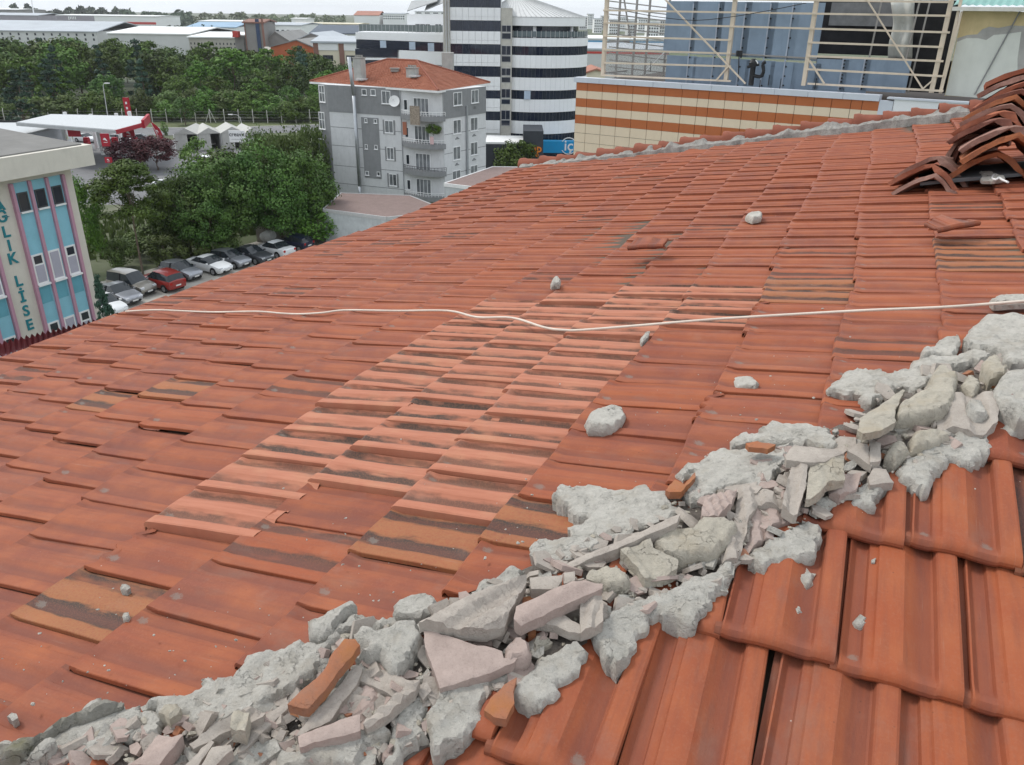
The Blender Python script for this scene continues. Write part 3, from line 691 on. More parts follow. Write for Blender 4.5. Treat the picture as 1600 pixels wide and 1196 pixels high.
# --- broken clay shards: (zoom, outline, lift, thickness, tilt, ribs, material, label)
GSH = 'broken clay shards in the opened hip'
SH = [
 (3, [(90,780),(150,710),(330,560),(400,420),(470,340),(540,340),(580,380),(480,500),(400,610),(300,730),(220,810),(150,805)], .11, .022, (.1,-.15), None, M_ORSH, 'orange sliver of clay leaning over the grey plank shard'),
 (3, [(140,1000),(300,800),(440,640),(540,520),(590,530),(590,580),(480,740),(370,900),(240,960)], .075, .022, (0,-.1), None, M_DUST, 'long grey plank shaped shard below the orange sliver'),
 (3, [(150,1000),(165,1078),(400,1008),(575,960),(575,850),(400,900)], .09, .030, (0,0), None, M_MAUVE, 'thick mauve bar with an orange lower edge'),
 (3, [(560,640),(590,530),(740,570),(920,640),(880,690),(800,740)], .06, .022, (0,.1), (20,.045,.008), M_DUST, 'dusty ribbed corner piece behind the thin rod shaped shard'),
 (3, [(390,880),(540,650),(640,690),(820,740),(700,840),(600,880),(560,850)], .05, .022, (0,0), (70,.05,.010), M_MAUVE, 'brownish ribbed shard holding crumbs between two bars'),
 (3, [(600,930),(640,870),(940,620),(980,640),(950,700),(800,830),(700,910),(620,950)], .085, .020, (0,0), (-28,.022,.007), M_DUST, 'thin rod shaped shard with two grooves'),
 (3, [(980,650),(1030,630),(1060,690),(1000,760),(960,700)], .07, .020, (0,0), None, M_DUST, 'short grey stub at the end of the grooved rod'),
 (4, [(80,400),(160,405),(220,430),(400,485),(550,520),(560,560),(640,560),(620,590),(400,680),(180,740),(160,680),(110,540)], .085, .022, (.18,-.05), None, M_MAUVE, 'large smooth triangular shard with a pale upper half'),
 (4, [(50,350),(200,290),(420,190),(620,110),(690,90),(690,130),(560,370),(500,395),(460,420),(300,400)], .10, .024, (-.05,-.08), (-62,.06,.012), M_DUST, 'tile underside with raised ribs and an orange lower edge'),
 (5, [(60,1060),(80,960),(300,870),(480,790),(700,790),(700,830),(480,920),(300,1010),(110,1095)], .105, .026, (0,0), (-55,.060,.006), M_MAUVE, 'long pinkish clay bar lying across the middle of the hip'),
 (5, [(175,750),(410,730),(400,770),(370,830),(180,835)], .085, .030, (0,0), None, M_DUST, 'pale square block behind the long clay bar'),
 (5, [(420,715),(500,700),(500,770),(420,790)], .08, .028, (0,0), None, M_DUST, 'small pale cube beside the square block'),
 (5, [(125,890),(200,880),(230,1000),(220,1160),(160,1170),(140,1080)], .06, .025, (0,0), None, M_ORSH, 'upright pinkish stub under the near end of the long bar'),
 (5, [(530,900),(690,840),(700,1080),(640,1110),(540,1150)], .085, .022, (0,.1), (80,.028,.008), M_DUST, 'pale ribbed shard with three upright flutes'),
 (5, [(200,1070),(340,1010),(430,1020),(530,1090),(560,1150),(460,1140),(330,1090)], .08, .020, (0,0), None, M_DUST, 'thin curved flake under the long bar'),
 (5, [(300,900),(540,900),(540,1020),(430,1020),(340,1000)], .055, .02, (0,0), (60,.05,.008), M_DUST, 'sunken grey piece between bar and fluted shard'),
 (5, [(820,570),(900,530),(1040,490),(1060,560),(1240,650),(1230,710),(1100,760),(1000,780),(930,690)], .075, .022, (.1,0), (40,.075,.010), M_STONE, 'beige folded tile piece under the long sandy lump'),
 (5, [(320,690),(640,560),(880,460),(1200,310),(1260,290),(1235,350),(1000,450),(850,520),(640,600),(480,680),(300,725)], .080, .030, (0,.25), None, M_DUST, 'long grey edge strip under the white mortar skin'),
 (6, [(570,540),(640,530),(870,590),(870,660),(700,640),(640,740),(590,950),(560,1020),(460,1030),(520,870),(540,760)], .06, .022, (0,0), (75,.05,.012), M_DUST, 'upside down tile frame with raised rim right of the long sandy lump'),
 (6, [(640,740),(700,650),(860,670),(930,740),(800,790),(760,860),(700,900),(640,960),(600,950)], .045, .022, (0,0), (75,.045,.010), M_MAUVE, 'pinkish inner part of a broken tile beside the raised rim'),
 (6, [(860,660),(920,380),(1030,370),(1010,560),(960,700),(940,705)], .085, .024, (.1,0), (82,.055,.012), M_DUST, 'short channel shaped shard standing below the mauve slab'),
 (6, [(1020,600),(1030,480),(1050,370),(1250,300),(1281,310),(1281,470),(1170,490),(1110,560),(1050,600)], .10, .022, (.05,.05), (85,.08,.006), M_STONE, 'pale tan ridge tile piece with a wavy lower edge'),
 (6, [(880,310),(940,240),(1230,270),(1281,290),(1140,350),(1080,355),(890,340)], .11, .022, (0,0), None, M_DUST, 'flat slab bridging the hollow above the channel shard'),
 (6, [(330,640),(350,600),(430,570),(560,540),(520,630),(440,720),(370,720),(330,710)], .085, .022, (0,0), (58,.020,.006), M_MAUVE, 'mauve shard with three sharp ridges under the mortar overhang'),
 (7, [(300,960),(320,860),(480,760),(650,640),(665,650),(620,740),(590,800),(590,900),(480,960),(340,985)], .10, .022, (-.15,0), None, M_STONE, 'smooth cream slab leaning left of the angular lump'),
 (7, [(920,960),(920,840),(1050,700),(1340,690),(1390,840),(1380,930),(1270,1000),(1180,1000),(1060,970)], .06, .022, (0,0), (85,.095,.014), M_DUST, 'dust covered ribbed tile at the right end of the hip'),
 (7, [(360,1000),(640,940),(900,870),(915,960),(700,1010),(540,1100),(400,1110)], .045, .02, (0,0), None, M_DUST, 'thin dusty plates stacked under the angular lump'),
 (8, [(220,320),(310,260),(380,270),(400,360),(410,440),(330,390)], .075, .02, (.1,0), None, M_DUST, 'grey pointed shard left of the upright plate'),
 (8, [(390,240),(480,260),(480,400),(400,410)], .08, .02, (0,0), None, M_DUST, 'small upright grey plate in the right part of the hip'),
 (8, [(380,530),(420,450),(520,470),(580,570),(400,590)], .065, .022, (0,0), None, M_DUST, 'grey flat shard under the tip of the broad mortar lip'),
 (8, [(80,600),(220,500),(330,520),(300,610),(160,700),(80,660)], .065, .022, (0,0), (80,.06,.010), M_MAUVE, 'pinkish ribbed piece under the wavy tan ridge tile'),
 (2, [(-60,1230),(130,1110),(290,900),(420,930),(500,905),(530,930),(440,1060),(310,1230)], .085, .024, (0,.05), (-55,.11,.010), M_MAUVE, 'broad mauve curved tile with an orange edge at the bottom of the hip'),
 (2, [(580,1000),(960,790),(1150,680),(1310,700),(1290,760),(1130,820),(920,880),(820,950),(620,1050)], .075, .024, (0,0), (-50,.045,.012), M_DUST, 'long grooved shard right of the small black hollow'),
 (2, [(980,860),(1010,690),(1150,710),(1120,890)], .105, .030, (0,0), (85,.030,.006), M_STONE, 'cream grooved block on the long grooved shard'),
 (2, [(520,1230),(700,1040),(790,950),(830,970),(640,1230)], .08, .024, (0,0), None, M_DUST, 'narrow grey stick pointing out of the bottom of the frame'),
 (2, [(680,1230),(800,1030),(970,1010),(990,1050),(900,1130),(800,1230)], .085, .026, (0,0), None, M_DUST, 'blunt grey block beside the narrow stick'),
 (2, [(1040,1080),(1130,900),(1300,720),(1526,580),(1526,660),(1300,860),(1100,1060)], .062, .02, (0,0), None, M_DUST, 'flat dusty slab left of the grey plank shaped shard'),
 (4, [(440,870),(480,800),(560,720),(630,680),(610,760),(620,830),(570,920),(500,910)], .075, .02, (.1,.1), None, M_ORSH, 'curved clean orange chip wedged under the mortar at the bottom centre'),
 (6, [(620,225),(700,212),(820,235),(770,265),(640,250)], .10, .015, (0,0), None, M_ORSH, 'flat orange strip between two mortar patches'),
 (6, [(80,540),(150,470),(210,500),(280,420),(285,450),(220,520),(190,550),(110,555)], .075, .02, (0,0), None, M_ORSH, 'broken orange tile lip left of the upper mortar patch'),
]
for z, pts, lf, th, tl, rb, mt, lb in SH:
    slab('clay_shard', zpx(z, pts), mt, None, lift=lf, th=th, res=.008, lump=.0025, lumps=20, rough_edge=.0022, tilt=tl, ribs=rb, kind='shard', label=lb, cat='clay shard', group=GSH)

# --- crumbs nobody could count
def crumbs(name, mat, n, zone, smin, smax, parent, lift=.035):
    base = bmesh.new(); bmesh.ops.create_icosphere(base, subdivisions=1, radius=1.0); bv = np.array([v.co[:] for v in base.verts]); bf = [tuple(v.index for v in f.verts) for f in base.faces]; base.free()
    mb = MB()
    for k in range(n):
        x, y = zone(k)
        pe, pr, z = roof_hit(x, y, lift); s_ = smin * (smax / smin) ** (rng.random() ** 2.0)
        jit = 1 + (nrng.random((len(bv), 1)) - .5) * .7
        a = rng.random() * 6.28; ca, sa = math.cos(a), math.sin(a)
        v = bv * jit * np.array([1, rng.uniform(.5, .9), rng.uniform(.35, .7)]) * s_
        v = np.stack([v[:, 0] * ca - v[:, 1] * sa, v[:, 0] * sa + v[:, 1] * ca, v[:, 2]], 1)
        mb.add(v + np.array(PS(pe, pr, lift + s_ * .3)), bf)
    o = mb.build(name, mat, parent); o['kind'] = 'stuff'; return o
BP = np.array(bed_px, float)
def in_bed(k):
    while True:
        x = rng.uniform(0, 1600); y = rng.uniform(560, 1196)
        if in_poly(x, y, bed_px): return x, y
crumbs('mortar_crumb', M_STONE, 650, in_bed, .003, .014, s1, .05)
crumbs('clay_crumb', M_DUST, 420, in_bed, .003, .016, s2, .05)
def plates(name, mat, n, smin, smax, parent):
    """small angular splinters of broken tile lying every which way in the bed"""
    mb = MB()
    for k in range(n):
        x, y = in_bed(k); pe, pr, z = roof_hit(x, y, .05); s_ = smin * (smax / smin) ** rng.random(); m_ = rng.randint(4, 6); a0 = rng.random() * 6.28; asp = rng.uniform(.35, .9); th = rng.uniform(.008, .016)
        pts = [Vector((math.cos(a0 + 6.283 * i / m_) * s_ * rng.uniform(.7, 1.15), math.sin(a0 + 6.283 * i / m_) * s_ * asp * rng.uniform(.7, 1.15), 0)) for i in range(m_)]
        rot = Matrix.Rotation(rng.random() * 6.28, 3, 'Z') @ Matrix.Rotation(R(rng.gauss(0, 24)), 3, 'X') @ Matrix.Rotation(R(rng.gauss(0, 18)), 3, 'Y'); o = Vector(PS(pe, pr, .052 + s_ * .12))
        mb.add([o + rot @ p for p in pts] + [o + rot @ (p - Vector((0, 0, th))) for p in pts], [tuple(range(m_)), tuple(range(2 * m_ - 1, m_ - 1, -1))] + [(i, m_ + i, m_ + (i + 1) % m_, (i + 1) % m_) for i in range(m_)])
    o = mb.build(name, mat, parent); o['kind'] = 'stuff'; return o
plates('clay_splinter', M_DUST, 280, .012, .045, s1); plates('clay_splinter', M_MAUVE, 170, .012, .042, s2); plates('mortar_chip', M_MORT, 170, .008, .036, s1); plates('orange_chip', M_ORSH, 26, .008, .022, s2)
def near_hip(k):
    while True:
        x = rng.uniform(0, 1600); yb = 1160 - .394 * x; y = yb + rng.gauss(0, 95)
        if 420 < y < 1196: return x, y
crumbs('mortar_splash', M_MORT, 260, near_hip, .0015, .006, s1, .036)

# --- stones lying free on the tiles
GP = 'loose bits of mortar scattered on the tiles'
FREE = [
 ([(912,665),(918,655),(938,644),(955,639),(972,643),(979,652),(972,662),(962,672),(940,676),(918,676)], .045, .05, M_MORT, 'large pale lump lying alone on the tiles right of the weathered patch'),
 ([(1145,592),(1160,590),(1175,590),(1186,601),(1180,607),(1150,606)], .04, .022, M_MORT, 'flat white flake on the tiles above the hip'),
 ([(859,446),(864,439),(872,436),(876,441),(875,446),(862,448)], .04, .045, M_MORT, 'small white lump on the main slope just above the weathered patch'),
 ([(1164,341),(1168,336),(1180,334),(1191,336),(1190,343),(1176,346)], .04, .05, M_MORT, 'grey speckled lump high on the right of the main slope'),
 ([(187,919),(192,914),(200,914),(204,918),(198,923),(189,923)], .04, .018, M_MORT, 'tiny round lump above the mossy yellow tile'),
 ([(191,964),(194,958),(200,957),(203,963),(200,968),(193,969)], .045, .016, M_MORT, 'tiny lump sitting on the mossy yellow tile'),
 ([(11,1120),(18,1114),(25,1116),(28,1122),(20,1127)], .04, .014, M_MORT, 'pale chip near the lower left corner of the picture'),
 ([(1243,902),(1256,897),(1260,887),(1267,895),(1275,897),(1270,908),(1271,915),(1260,922),(1250,915)], .04, .024, M_MORT, 'star shaped white lump on a near tile below the mortar'),
 ([(1233,958),(1237,948),(1246,947),(1254,953),(1255,963),(1246,971),(1238,966)], .04, .02, M_MORT, 'rounded white lump below the star shaped one'),
 ([(1333,973),(1340,966),(1343,962),(1355,970),(1355,981),(1345,984),(1336,979)], .04, .02, M_MORT, 'rounded white lump on the neighbouring tile to the right'),
 ([(1294,975),(1298,972),(1302,977),(1298,980)], .045, .007, M_MORT, 'crumb on the flat roll between two white lumps'),
 ([(1361,875),(1366,872),(1370,872),(1367,879),(1362,879)], .04, .007, M_MORT, 'crumb in the valley of a near tile'),
 ([(1000,531),(1008,520),(1015,518),(1014,525),(1003,536)], .045, .014, M_MORT, 'grey sliver at the right edge of the weathered patch under the cable'),
 ([(1545,472),(1560,465),(1580,464),(1640,462),(1640,474),(1580,476),(1552,478)], .04, .03, M_MORT, 'smear of mortar under the cable at the right edge'),
 ([(1560,672),(1573,660),(1586,668),(1592,677),(1580,680)], .055, .016, M_MORT, 'small pale chip on the tile below the curled lump'),
]
for pts, lf, dm, mt, lb in FREE:
    big = max(p[0] for p in pts) - min(p[0] for p in pts)
    slab('loose_mortar', pts, mt, None, lift=lf - .014, th=.02, res=.006 if big < 45 else .008, dome=dm * .58, lump=.005, lumps=35, rough_edge=.002, label=lb, cat='mortar lump', group=GP)
# broken tiles lying loose on the slope
def broken_tile(px, py, ang, tilt, cuts, label, seed, lift=.05):
    """a real piece of tile: the tile cut along its breaks, lying turned on the slope"""
    pe, pr, z = roof_hit(px, py, lift); bm = bmesh.new(); bm.from_mesh(NEAR[0])
    for co, no in cuts: bmesh.ops.bisect_plane(bm, geom=bm.verts[:] + bm.edges[:] + bm.faces[:], plane_co=co, plane_no=no, clear_outer=True)
    bmesh.ops.solidify(bm, geom=bm.faces[:], thickness=.014); me = bpy.data.meshes.new('broken_tile'); bm.to_mesh(me); bm.free(); me.materials.clear(); me.materials.append(M_TILE)
    o = bpy.data.objects.new('broken_tile', me); COL.objects.link(o); m = Matrix((Vector(rv), Vector(ev), Vector((0, 0, 1)))).transposed().to_4x4()
    o.matrix_world = Matrix.Translation(Vector(PS(pe, pr, lift))) @ Matrix.Rotation(math.atan(T), 4, Vector(-ev)) @ m @ Matrix.Rotation(R(ang), 4, 'Z') @ Matrix.Rotation(R(tilt), 4, 'X') @ Matrix.Translation((-.10, 0, 0))
    for k, v in (('tint', .8), ('pale', .1), ('moss', 0.2), ('seed', seed)): o[k] = v
    tag(o, label, 'broken tile'); return o
broken_tile(1008, 393, -6, 14, [((0, .15, 0), (.25, 1, 0))], 'reddish half tile lying loose in the middle of the main slope', .77)
broken_tile(1500, 362, 28, 10, [((0, .13, 0), (-.45, 1, 0)), ((.2, 0, 0), (1, .5, 0))], 'snapped brown tile lying on the slope below the stack of ridge tiles', .23)
# --- cable
cab = [(196,487),(230,485),(260,485),(330,488),(400,487),(440,490),(470,491),(505,489),(540,485),(620,486),(700,486),(745,496),(800,497),(850,512),(880,516),(910,516),(1010,508),(1120,499),(1250,491),(1360,485),(1480,480),(1600,471),(1680,466)]
cp_ = []
for x, y in cab:
    pe, pr, z = roof_hit(x, y, .052); cp_.append(Vector(PS(pe, pr, .052)))
M_CAB = flat('cream_cable_sheath', (.62, .54, .46), .5, var=.14, scale=8)
def catmull(ps, n=5):
    out = []
    for i in range(len(ps) - 1):
        a = ps[max(0, i - 1)]; b = ps[i]; c = ps[i + 1]; d = ps[min(len(ps) - 1, i + 2)]
        for k in range(n):
            t = k / n; out.append(.5 * (2 * b + (c - a) * t + (2 * a - 5 * b + 4 * c - d) * t * t + (3 * b - 3 * c + d - a) * t ** 3))
    return out + [ps[-1]]
mb = MB(); mb.sweep(catmull(cp_), .0056, 8); oc = mb.build('cable', M_CAB, smooth=True); tag(oc, 'thin cream cable lying across the whole main roof slope', 'cable'); center_root(oc)
# ================================================================ VERGE, EAVE AND WALLS OF THE ROOF'S OWN HOUSE
ZF.update({'a': (400, 0, 3.9875), 's': (0, 250, 3.9875), 't': (800, 0, 3.9875), 'u': (1200, 0, 3.9875), 'b': (400, 250, 3.9875), 'w': (540, 0, 6.154), 'd': (740, 0, 4.43), 'e': (900, 0, 4.571), 'p': (0, 150, 6.154), 'c': (240, 150, 6.154), 'k': (1400, 80, 5.435)})
def zp(z, x, y): a, b, s = ZF[z]; return a + x / s, b + y / s
M_RENDER = flat('house_render', (.55, .53, .49), .9, dirt=.4)
M_GUT = flat('gutter_zinc', (.50, .50, .50), .5, var=.1, scale=6)
M_WHITE = flat('white_paint', (.78, .78, .77), .6, var=.05, dirt=.15)
# walls of the house below the eaves
def pl(pe, pr, z): p = ev * pe + rv * pr; return (p[0], p[1], z)
mb = MB(); zw = float(surf(hip(EAVE), EAVE)) - .25
wl = [pl(hip(EAVE) + .4, EAVE + .45, 0), pl(VERGE - .15, EAVE + .9, 0), pl(VERGE - .15, 6.2, 0), pl(hip(EAVE) + .4, 6.2, 0)]
mb.prism([p[:2] for p in wl], 0, zw); mb.build('wall', M_RENDER, house)
mb = MB()                                   # eave board and half-round gutter
e0, e1 = P1(hip(EAVE), EAVE - .02), P1(VERGE + .05, eave_at(VERGE) - .02)
mb.bar(e0 + np.array([0, 0, -.12]), e1 + np.array([0, 0, -.12]), .025, .12); mb.build('eave_board', M_WHITE, house)
mb = MB(); off = -rv * .07 + np.array([0, 0, -.11]); a_, b_ = Vector(e0 + off), Vector(e1 + off)
dd = (b_ - a_).normalized(); yy = Vector(rv).normalized(); prof = [(.07 * math.cos(t), .07 * math.sin(t)) for t in np.linspace(math.pi, 2 * math.pi, 9)] + [(.064 * math.cos(t), .064 * math.sin(t)) for t in np.linspace(2 * math.pi, math.pi, 9)]
n = len(prof); vs = [a_ + yy * u + Vector((0, 0, v)) for u, v in prof] + [b_ + yy * u + Vector((0, 0, v)) for u, v in prof]
mb.add(vs, [(i, (i + 1) % n, n + (i + 1) % n, n + i) for i in range(n)] + [tuple(range(n)), tuple(range(2 * n - 1, n - 1, -1))]); mb.build('gutter', M_GUT, house)
# the two hidden slopes so that the roof is whole
deckb = MB(); rz_ = float(P1(0, RIDGE)[2]); q1, q2 = P1(hip(RIDGE), RIDGE), P1(VERGE, RIDGE); q3, q4 = q2 + rv * 3.0 - np.array([0, 0, 3 * T]), q1 + rv * 3.0 - np.array([0, 0, 3 * T])
deckb.add([q1, q2, q3, q4] + [q - np.array([0, 0, .15]) for q in (q1, q2, q3, q4)], [(0, 3, 2, 1), (4, 5, 6, 7), (0, 1, 5, 4), (1, 2, 6, 5), (2, 3, 7, 6), (3, 0, 4, 7)]); deckb.build('roof_slope', flat('plain_clay', (.34, .11, .06), .8), house)
# verge: ridge tiles set in mortar along the far edge of the main slope
M_VM = stone_mat('verge_mortar', (.37, .355, .33), (.26, .248, .225), (.10, .092, .082), .75, 14)
vm = MB(); NS = 320; prs = np.linspace(eave_at(VERGE) + .05, RIDGE, NS)
for i in range(NS):
    pr = prs[i]; k = fbm(np.array([pr * 5.0]), np.array([3.3]), 3)[0]; k2 = fbm(np.array([pr * 19.0]), np.array([8.3]), 3)[0]; k3 = max(0, fbm(np.array([pr * 8.0]), np.array([21.3]), 2)[0] - .36) * 2.2
    sec = [(-.10 - .22 * max(0, k - .25), -.03), (-.09 - .17 * max(0, k - .25), .035 + .03 * k2), (-.085, .03 + .05 * k2 + .05 * k3), (-.055, .045 + .05 * k2 + .09 * k3), (.0, .055 + .09 * k3), (.10, -.03)]
    vm.v.extend([tuple(P1(VERGE + a, pr, b)) for a, b in sec])
ns = 6
for i in range(NS - 1):
    for j in range(ns - 1): vm.f.append((i * ns + j, i * ns + j + 1, (i + 1) * ns + j + 1, (i + 1) * ns + j)); vm.m.append(0)
vmo = vm.build('verge_mortar', M_VM, s1, smooth=False)
M_CAP = flat('ridge_tile_clay', (.235, .080, .050), .85, var=.22, scale=5, bump=.3)
def cap_mesh(length, r0, r1):
    """half-round ridge tile with a swollen collar at its lower end; axis along +y"""
    vs = []; fs = []; st = [(0, r0 * 1.12), (.05, r0 * 1.16), (.09, r0 * 1.02), (length, r1)]; K = 8
    for y, r in st:
        for k in range(K + 1):
            t = math.pi * k / K; vs.append((r * math.cos(t), y, r * math.sin(t)))
    for y, r in reversed(st):
        for k in range(K + 1):
            t = math.pi * k / K; vs.append(((r - .016) * math.cos(t), y, (r - .016) * math.sin(t)))
    M = K + 1
    for j in range(len(st) * 2 - 1):
        for k in range(K): fs.append((j * M + k, j * M + k + 1, (j + 1) * M + k + 1, (j + 1) * M + k))
    for k in range(K): fs.append(((len(st) * 2 - 1) * M + k, (len(st) * 2 - 1) * M + k + 1, k + 1, k))
    me = bpy.data.meshes.new('ridge_tile'); me.from_pydata(vs, [], fs); me.polygons.foreach_set('use_smooth', [True] * len(fs))
    try: me.set_sharp_from_angle(angle=R(45))
    except Exception: pass
    me.materials.append(M_CAP); return me
CAPM = cap_mesh(.34, .092, .074)
pr = eave_at(VERGE) + .02; inv = wloc(s1).inverted()
mrot = Matrix((Vector(-ev), Vector(u1), Vector(n1))).transposed().to_4x4()
while pr < RIDGE - .2:
    o = bpy.data.objects.new('ridge_tile', CAPM); COL.objects.link(o); o.parent = s1
    o.matrix_local = inv @ Matrix.Translation(Vector(P1(VERGE + .03 + rng.gauss(0, .012), pr, .045 + rng.gauss(0, .006)))) @ mrot @ Matrix.Rotation(R(rng.gauss(0, 2.5)), 4, 'Z') @ Matrix.Rotation(R(-4 + rng.gauss(0, 1.2)), 4, 'X')
    pr += .26 + rng.gauss(0, .015)

# ---- the heap of old ridge tiles at the upper right
def stone_clay(name, c1, c2, dust): return stone_mat(name, c1, c2, dust, .5, 8, bump=.5)
M_OLD1 = stone_clay('old_ridge_clay', (.36, .125, .07), (.28, .11, .075), (.12, .07, .06))
M_OLD2 = stone_clay('old_ridge_clay_grey', (.31, .185, .15), (.25, .14, .11), (.11, .08, .075))
M_OLD3 = stone_clay('old_ridge_clay_dark', (.25, .105, .075), (.19, .09, .07), (.07, .05, .05))
M_OLD4 = stone_clay('old_ridge_clay_orange', (.33, .115, .05), (.25, .10, .06), (.15, .08, .05))
def ridge_v(seed):
    """old angular ridge tile: a wide round-topped V with rough lime on its ends"""
    q = random.Random(seed); K = 12; L_ = .40; hw = .20; hh = .15; th = .026
    pts = []
    for k in range(K + 1):
        u = -1 + 2 * k / K; z = hh * (1 - abs(u) ** 1.35); pts.append((hw * u, z))
    nn = []
    for i in range(len(pts)):
        a = pts[max(0, i - 1)]; b = pts[min(len(pts) - 1, i + 1)]; dx, dz = b[0] - a[0], b[1] - a[1]; l = math.hypot(dx, dz); nn.append((-dz / l, dx / l))
    vs = []; fs = []; M = K + 1; ys = [0, .012, .1, .2, .3, .385, L_]
    for side in (0, 1):
        for j, y in enumerate(ys):
            tap = 1 - .10 * y / L_
            for k in range(M):
                o_ = th * (1 - side) ; rough = q.gauss(0, .0028) + (q.gauss(0, .006) if j in (0, 6) else 0)
                vs.append(((pts[k][0] + nn[k][0] * o_) * tap + rough * .6, y + (q.gauss(0, .006) if j in (0, 6) else 0), (pts[k][1] + nn[k][1] * o_) * tap + rough))
    S = len(ys) * M
    for j in range(len(ys) - 1):
        for k in range(K):
            a = j * M + k; fs.append((a, a + 1, a + M + 1, a + M)); fs.append((S + a + 1, S + a, S + a + M, S + a + M + 1))
    for k in range(K):
        fs.append((k + 1, k, S + k, S + k + 1)); a = (len(ys) - 1) * M + k; fs.append((a, a + 1, S + a + 1, S + a))
    for j in range(len(ys) - 1):
        a = j * M; fs.append((a, a + M, S + a + M, S + a)); a = j * M + K; fs.append((a + M, a, S + a, S + a + M))
    me = bpy.data.meshes.new('ridge_tile'); me.from_pydata(vs, [], fs); me.polygons.foreach_set('use_smooth', [True] * len(fs))
    try: me.set_sharp_from_angle(angle=R(40))
    except Exception: pass
    return me
RV = []
for k in range(6):
    for mt in (M_OLD1, M_OLD2, M_OLD3, M_OLD4):
        me = ridge_v(k * 7 + 3) if not RV or len(RV) % 4 == 0 else RV[-1].copy(); me.materials.clear(); me.materials.append(mt); RV.append(me)
GST = 'old ridge tiles heaped on the roof'
toCam = Vector((-.45, -1, 0)).normalized()
def heap_tile(px, py, dist_pe, lift, yaw, roll, pitch_, mi, label, sc=1.0):
    """one tile of the heap; px,py = where the top of its near end shows, dist_pe = its distance along the eave direction"""
    d = ray(px, py); t_ = dist_pe / (d @ ev); p = Vector(d * t_) + Vector((0, 0, CAM_Z))
    me = RV[(rng.randrange(6)) * 4 + mi]
    o = bpy.data.objects.new('old_ridge_tile', me); COL.objects.link(o)
    o.matrix_world = Matrix.Translation(p) @ Matrix.Rotation(R(yaw), 4, 'Z') @ Matrix.Rotation(R(pitch_), 4, 'X') @ Matrix.Rotation(R(roll), 4, 'Y') @ Matrix.Scale(sc, 4) @ Matrix.Translation((0, 0, -.17))
    tag(o, label, 'ridge tile', GST); return o
# front row standing on the slope
heap_tile(1464, 246, 5.75, 0, -35, 2, -4, 1, 'lower left ridge tile of the heap, grey and lime crusted, lying over two others', 1.0)
heap_tile(1456, 258, 5.65, 0, -35, 4, -6, 0, 'second ridge tile from the bottom at the left foot of the heap', 1.0)
heap_tile(1460, 274, 5.60, 0, -35, 4, -10, 1, 'lowest ridge tile at the left foot of the heap, touching the roof', .95)
heap_tile(1560, 238, 5.65, 0, -28, 0, -4, 3, 'orange ridge tile whose wide dark arch faces the camera', 1.15)
heap_tile(1590, 211, 5.55, 0, -24, 3, -4, 3, 'orange ridge tile on top of the wide dark arch at the right edge', 1.15)
heap_tile(1586, 198, 5.60, 0, -24, 5, -4, 1, 'grey edged ridge tile in the third layer at the right edge', 1.1)
# leaning rows behind, pushed together like books: they climb to the right
lab = ['thin edge of a grey ridge tile standing in the leaning row, {} from its left end']
ords = ['first', 'second', 'third', 'fourth', 'fifth', 'sixth', 'seventh', 'eighth', 'ninth', 'tenth', 'eleventh', 'twelfth']
for k in range(9):
    u = k / 8
    heap_tile(1500 + 14 * k + rng.gauss(0, 1.5), 214 - 8.2 * k, 6.15 + .03 * k, 0, -38 + rng.gauss(0, 3), -38 + rng.gauss(0, 4), -6 + rng.gauss(0, 2), (1, 2, 0, 1, 2, 1, 0, 2, 1)[k], 'ridge tile leaning behind the front arches, %s from the lower left' % ords[k], 1.0)
for k in range(8):
    heap_tile(1560 + 9 * k + rng.gauss(0, 2), 186 - 11.5 * k, 5.85 + .05 * k, 0, -26 + rng.gauss(0, 3), 6 + rng.gauss(0, 4), -5, (2, 0, 1, 3, 2, 0, 1, 0)[k], 'ridge tile lying flat above the orange arches, %s layer up' % ords[k], 1.1)
for k in range(7):
    heap_tile(1518 + 15 * k, 186 - 13.5 * k, 6.25, 0, -36 + rng.gauss(0, 4), -30 + rng.gauss(0, 5), -6, (3, 0, 2, 0, 1, 0, 2)[k], 'ridge tile on the upper rim of the heap, %s on the way up' % ords[k], 1.05)
# slate-grey board under the heap and a twist of wire on it
mb = MB(); c0 = P1(5.85, 1.0, .06); mb.box(Vector(c0), (1.35, .42, .02), ax=(Vector(u1), Vector(-ev), Vector(n1))); o = mb.build('board', flat('grey_board', (.10, .105, .11), .7)); tag(o, 'dark grey board lying under the heap of ridge tiles', 'board'); center_root(o)
slab('mortar_lump', [(1528,272),(1545,271),(1562,275),(1570,280),(1556,283),(1535,283)], M_MORT, None, lift=.06, th=.02, res=.008, dome=.02, lump=.006, lumps=30, label='pale smear of mortar on the tile edge below the heap', cat='mortar lump', group=GP)
mb = MB(); wp = [Vector(PS(*roof_hit(x, y, .07)[:2], .07)) for x, y in [(1552,274),(1560,277),(1556,281),(1550,278),(1556,273),(1564,280),(1575,285)]]; mb.sweep(catmull(wp, 4), .006, 6); o = mb.build('wire', M_WHITE); tag(o, 'short curl of white wire beside the heap of ridge tiles', 'wire'); center_root(o)

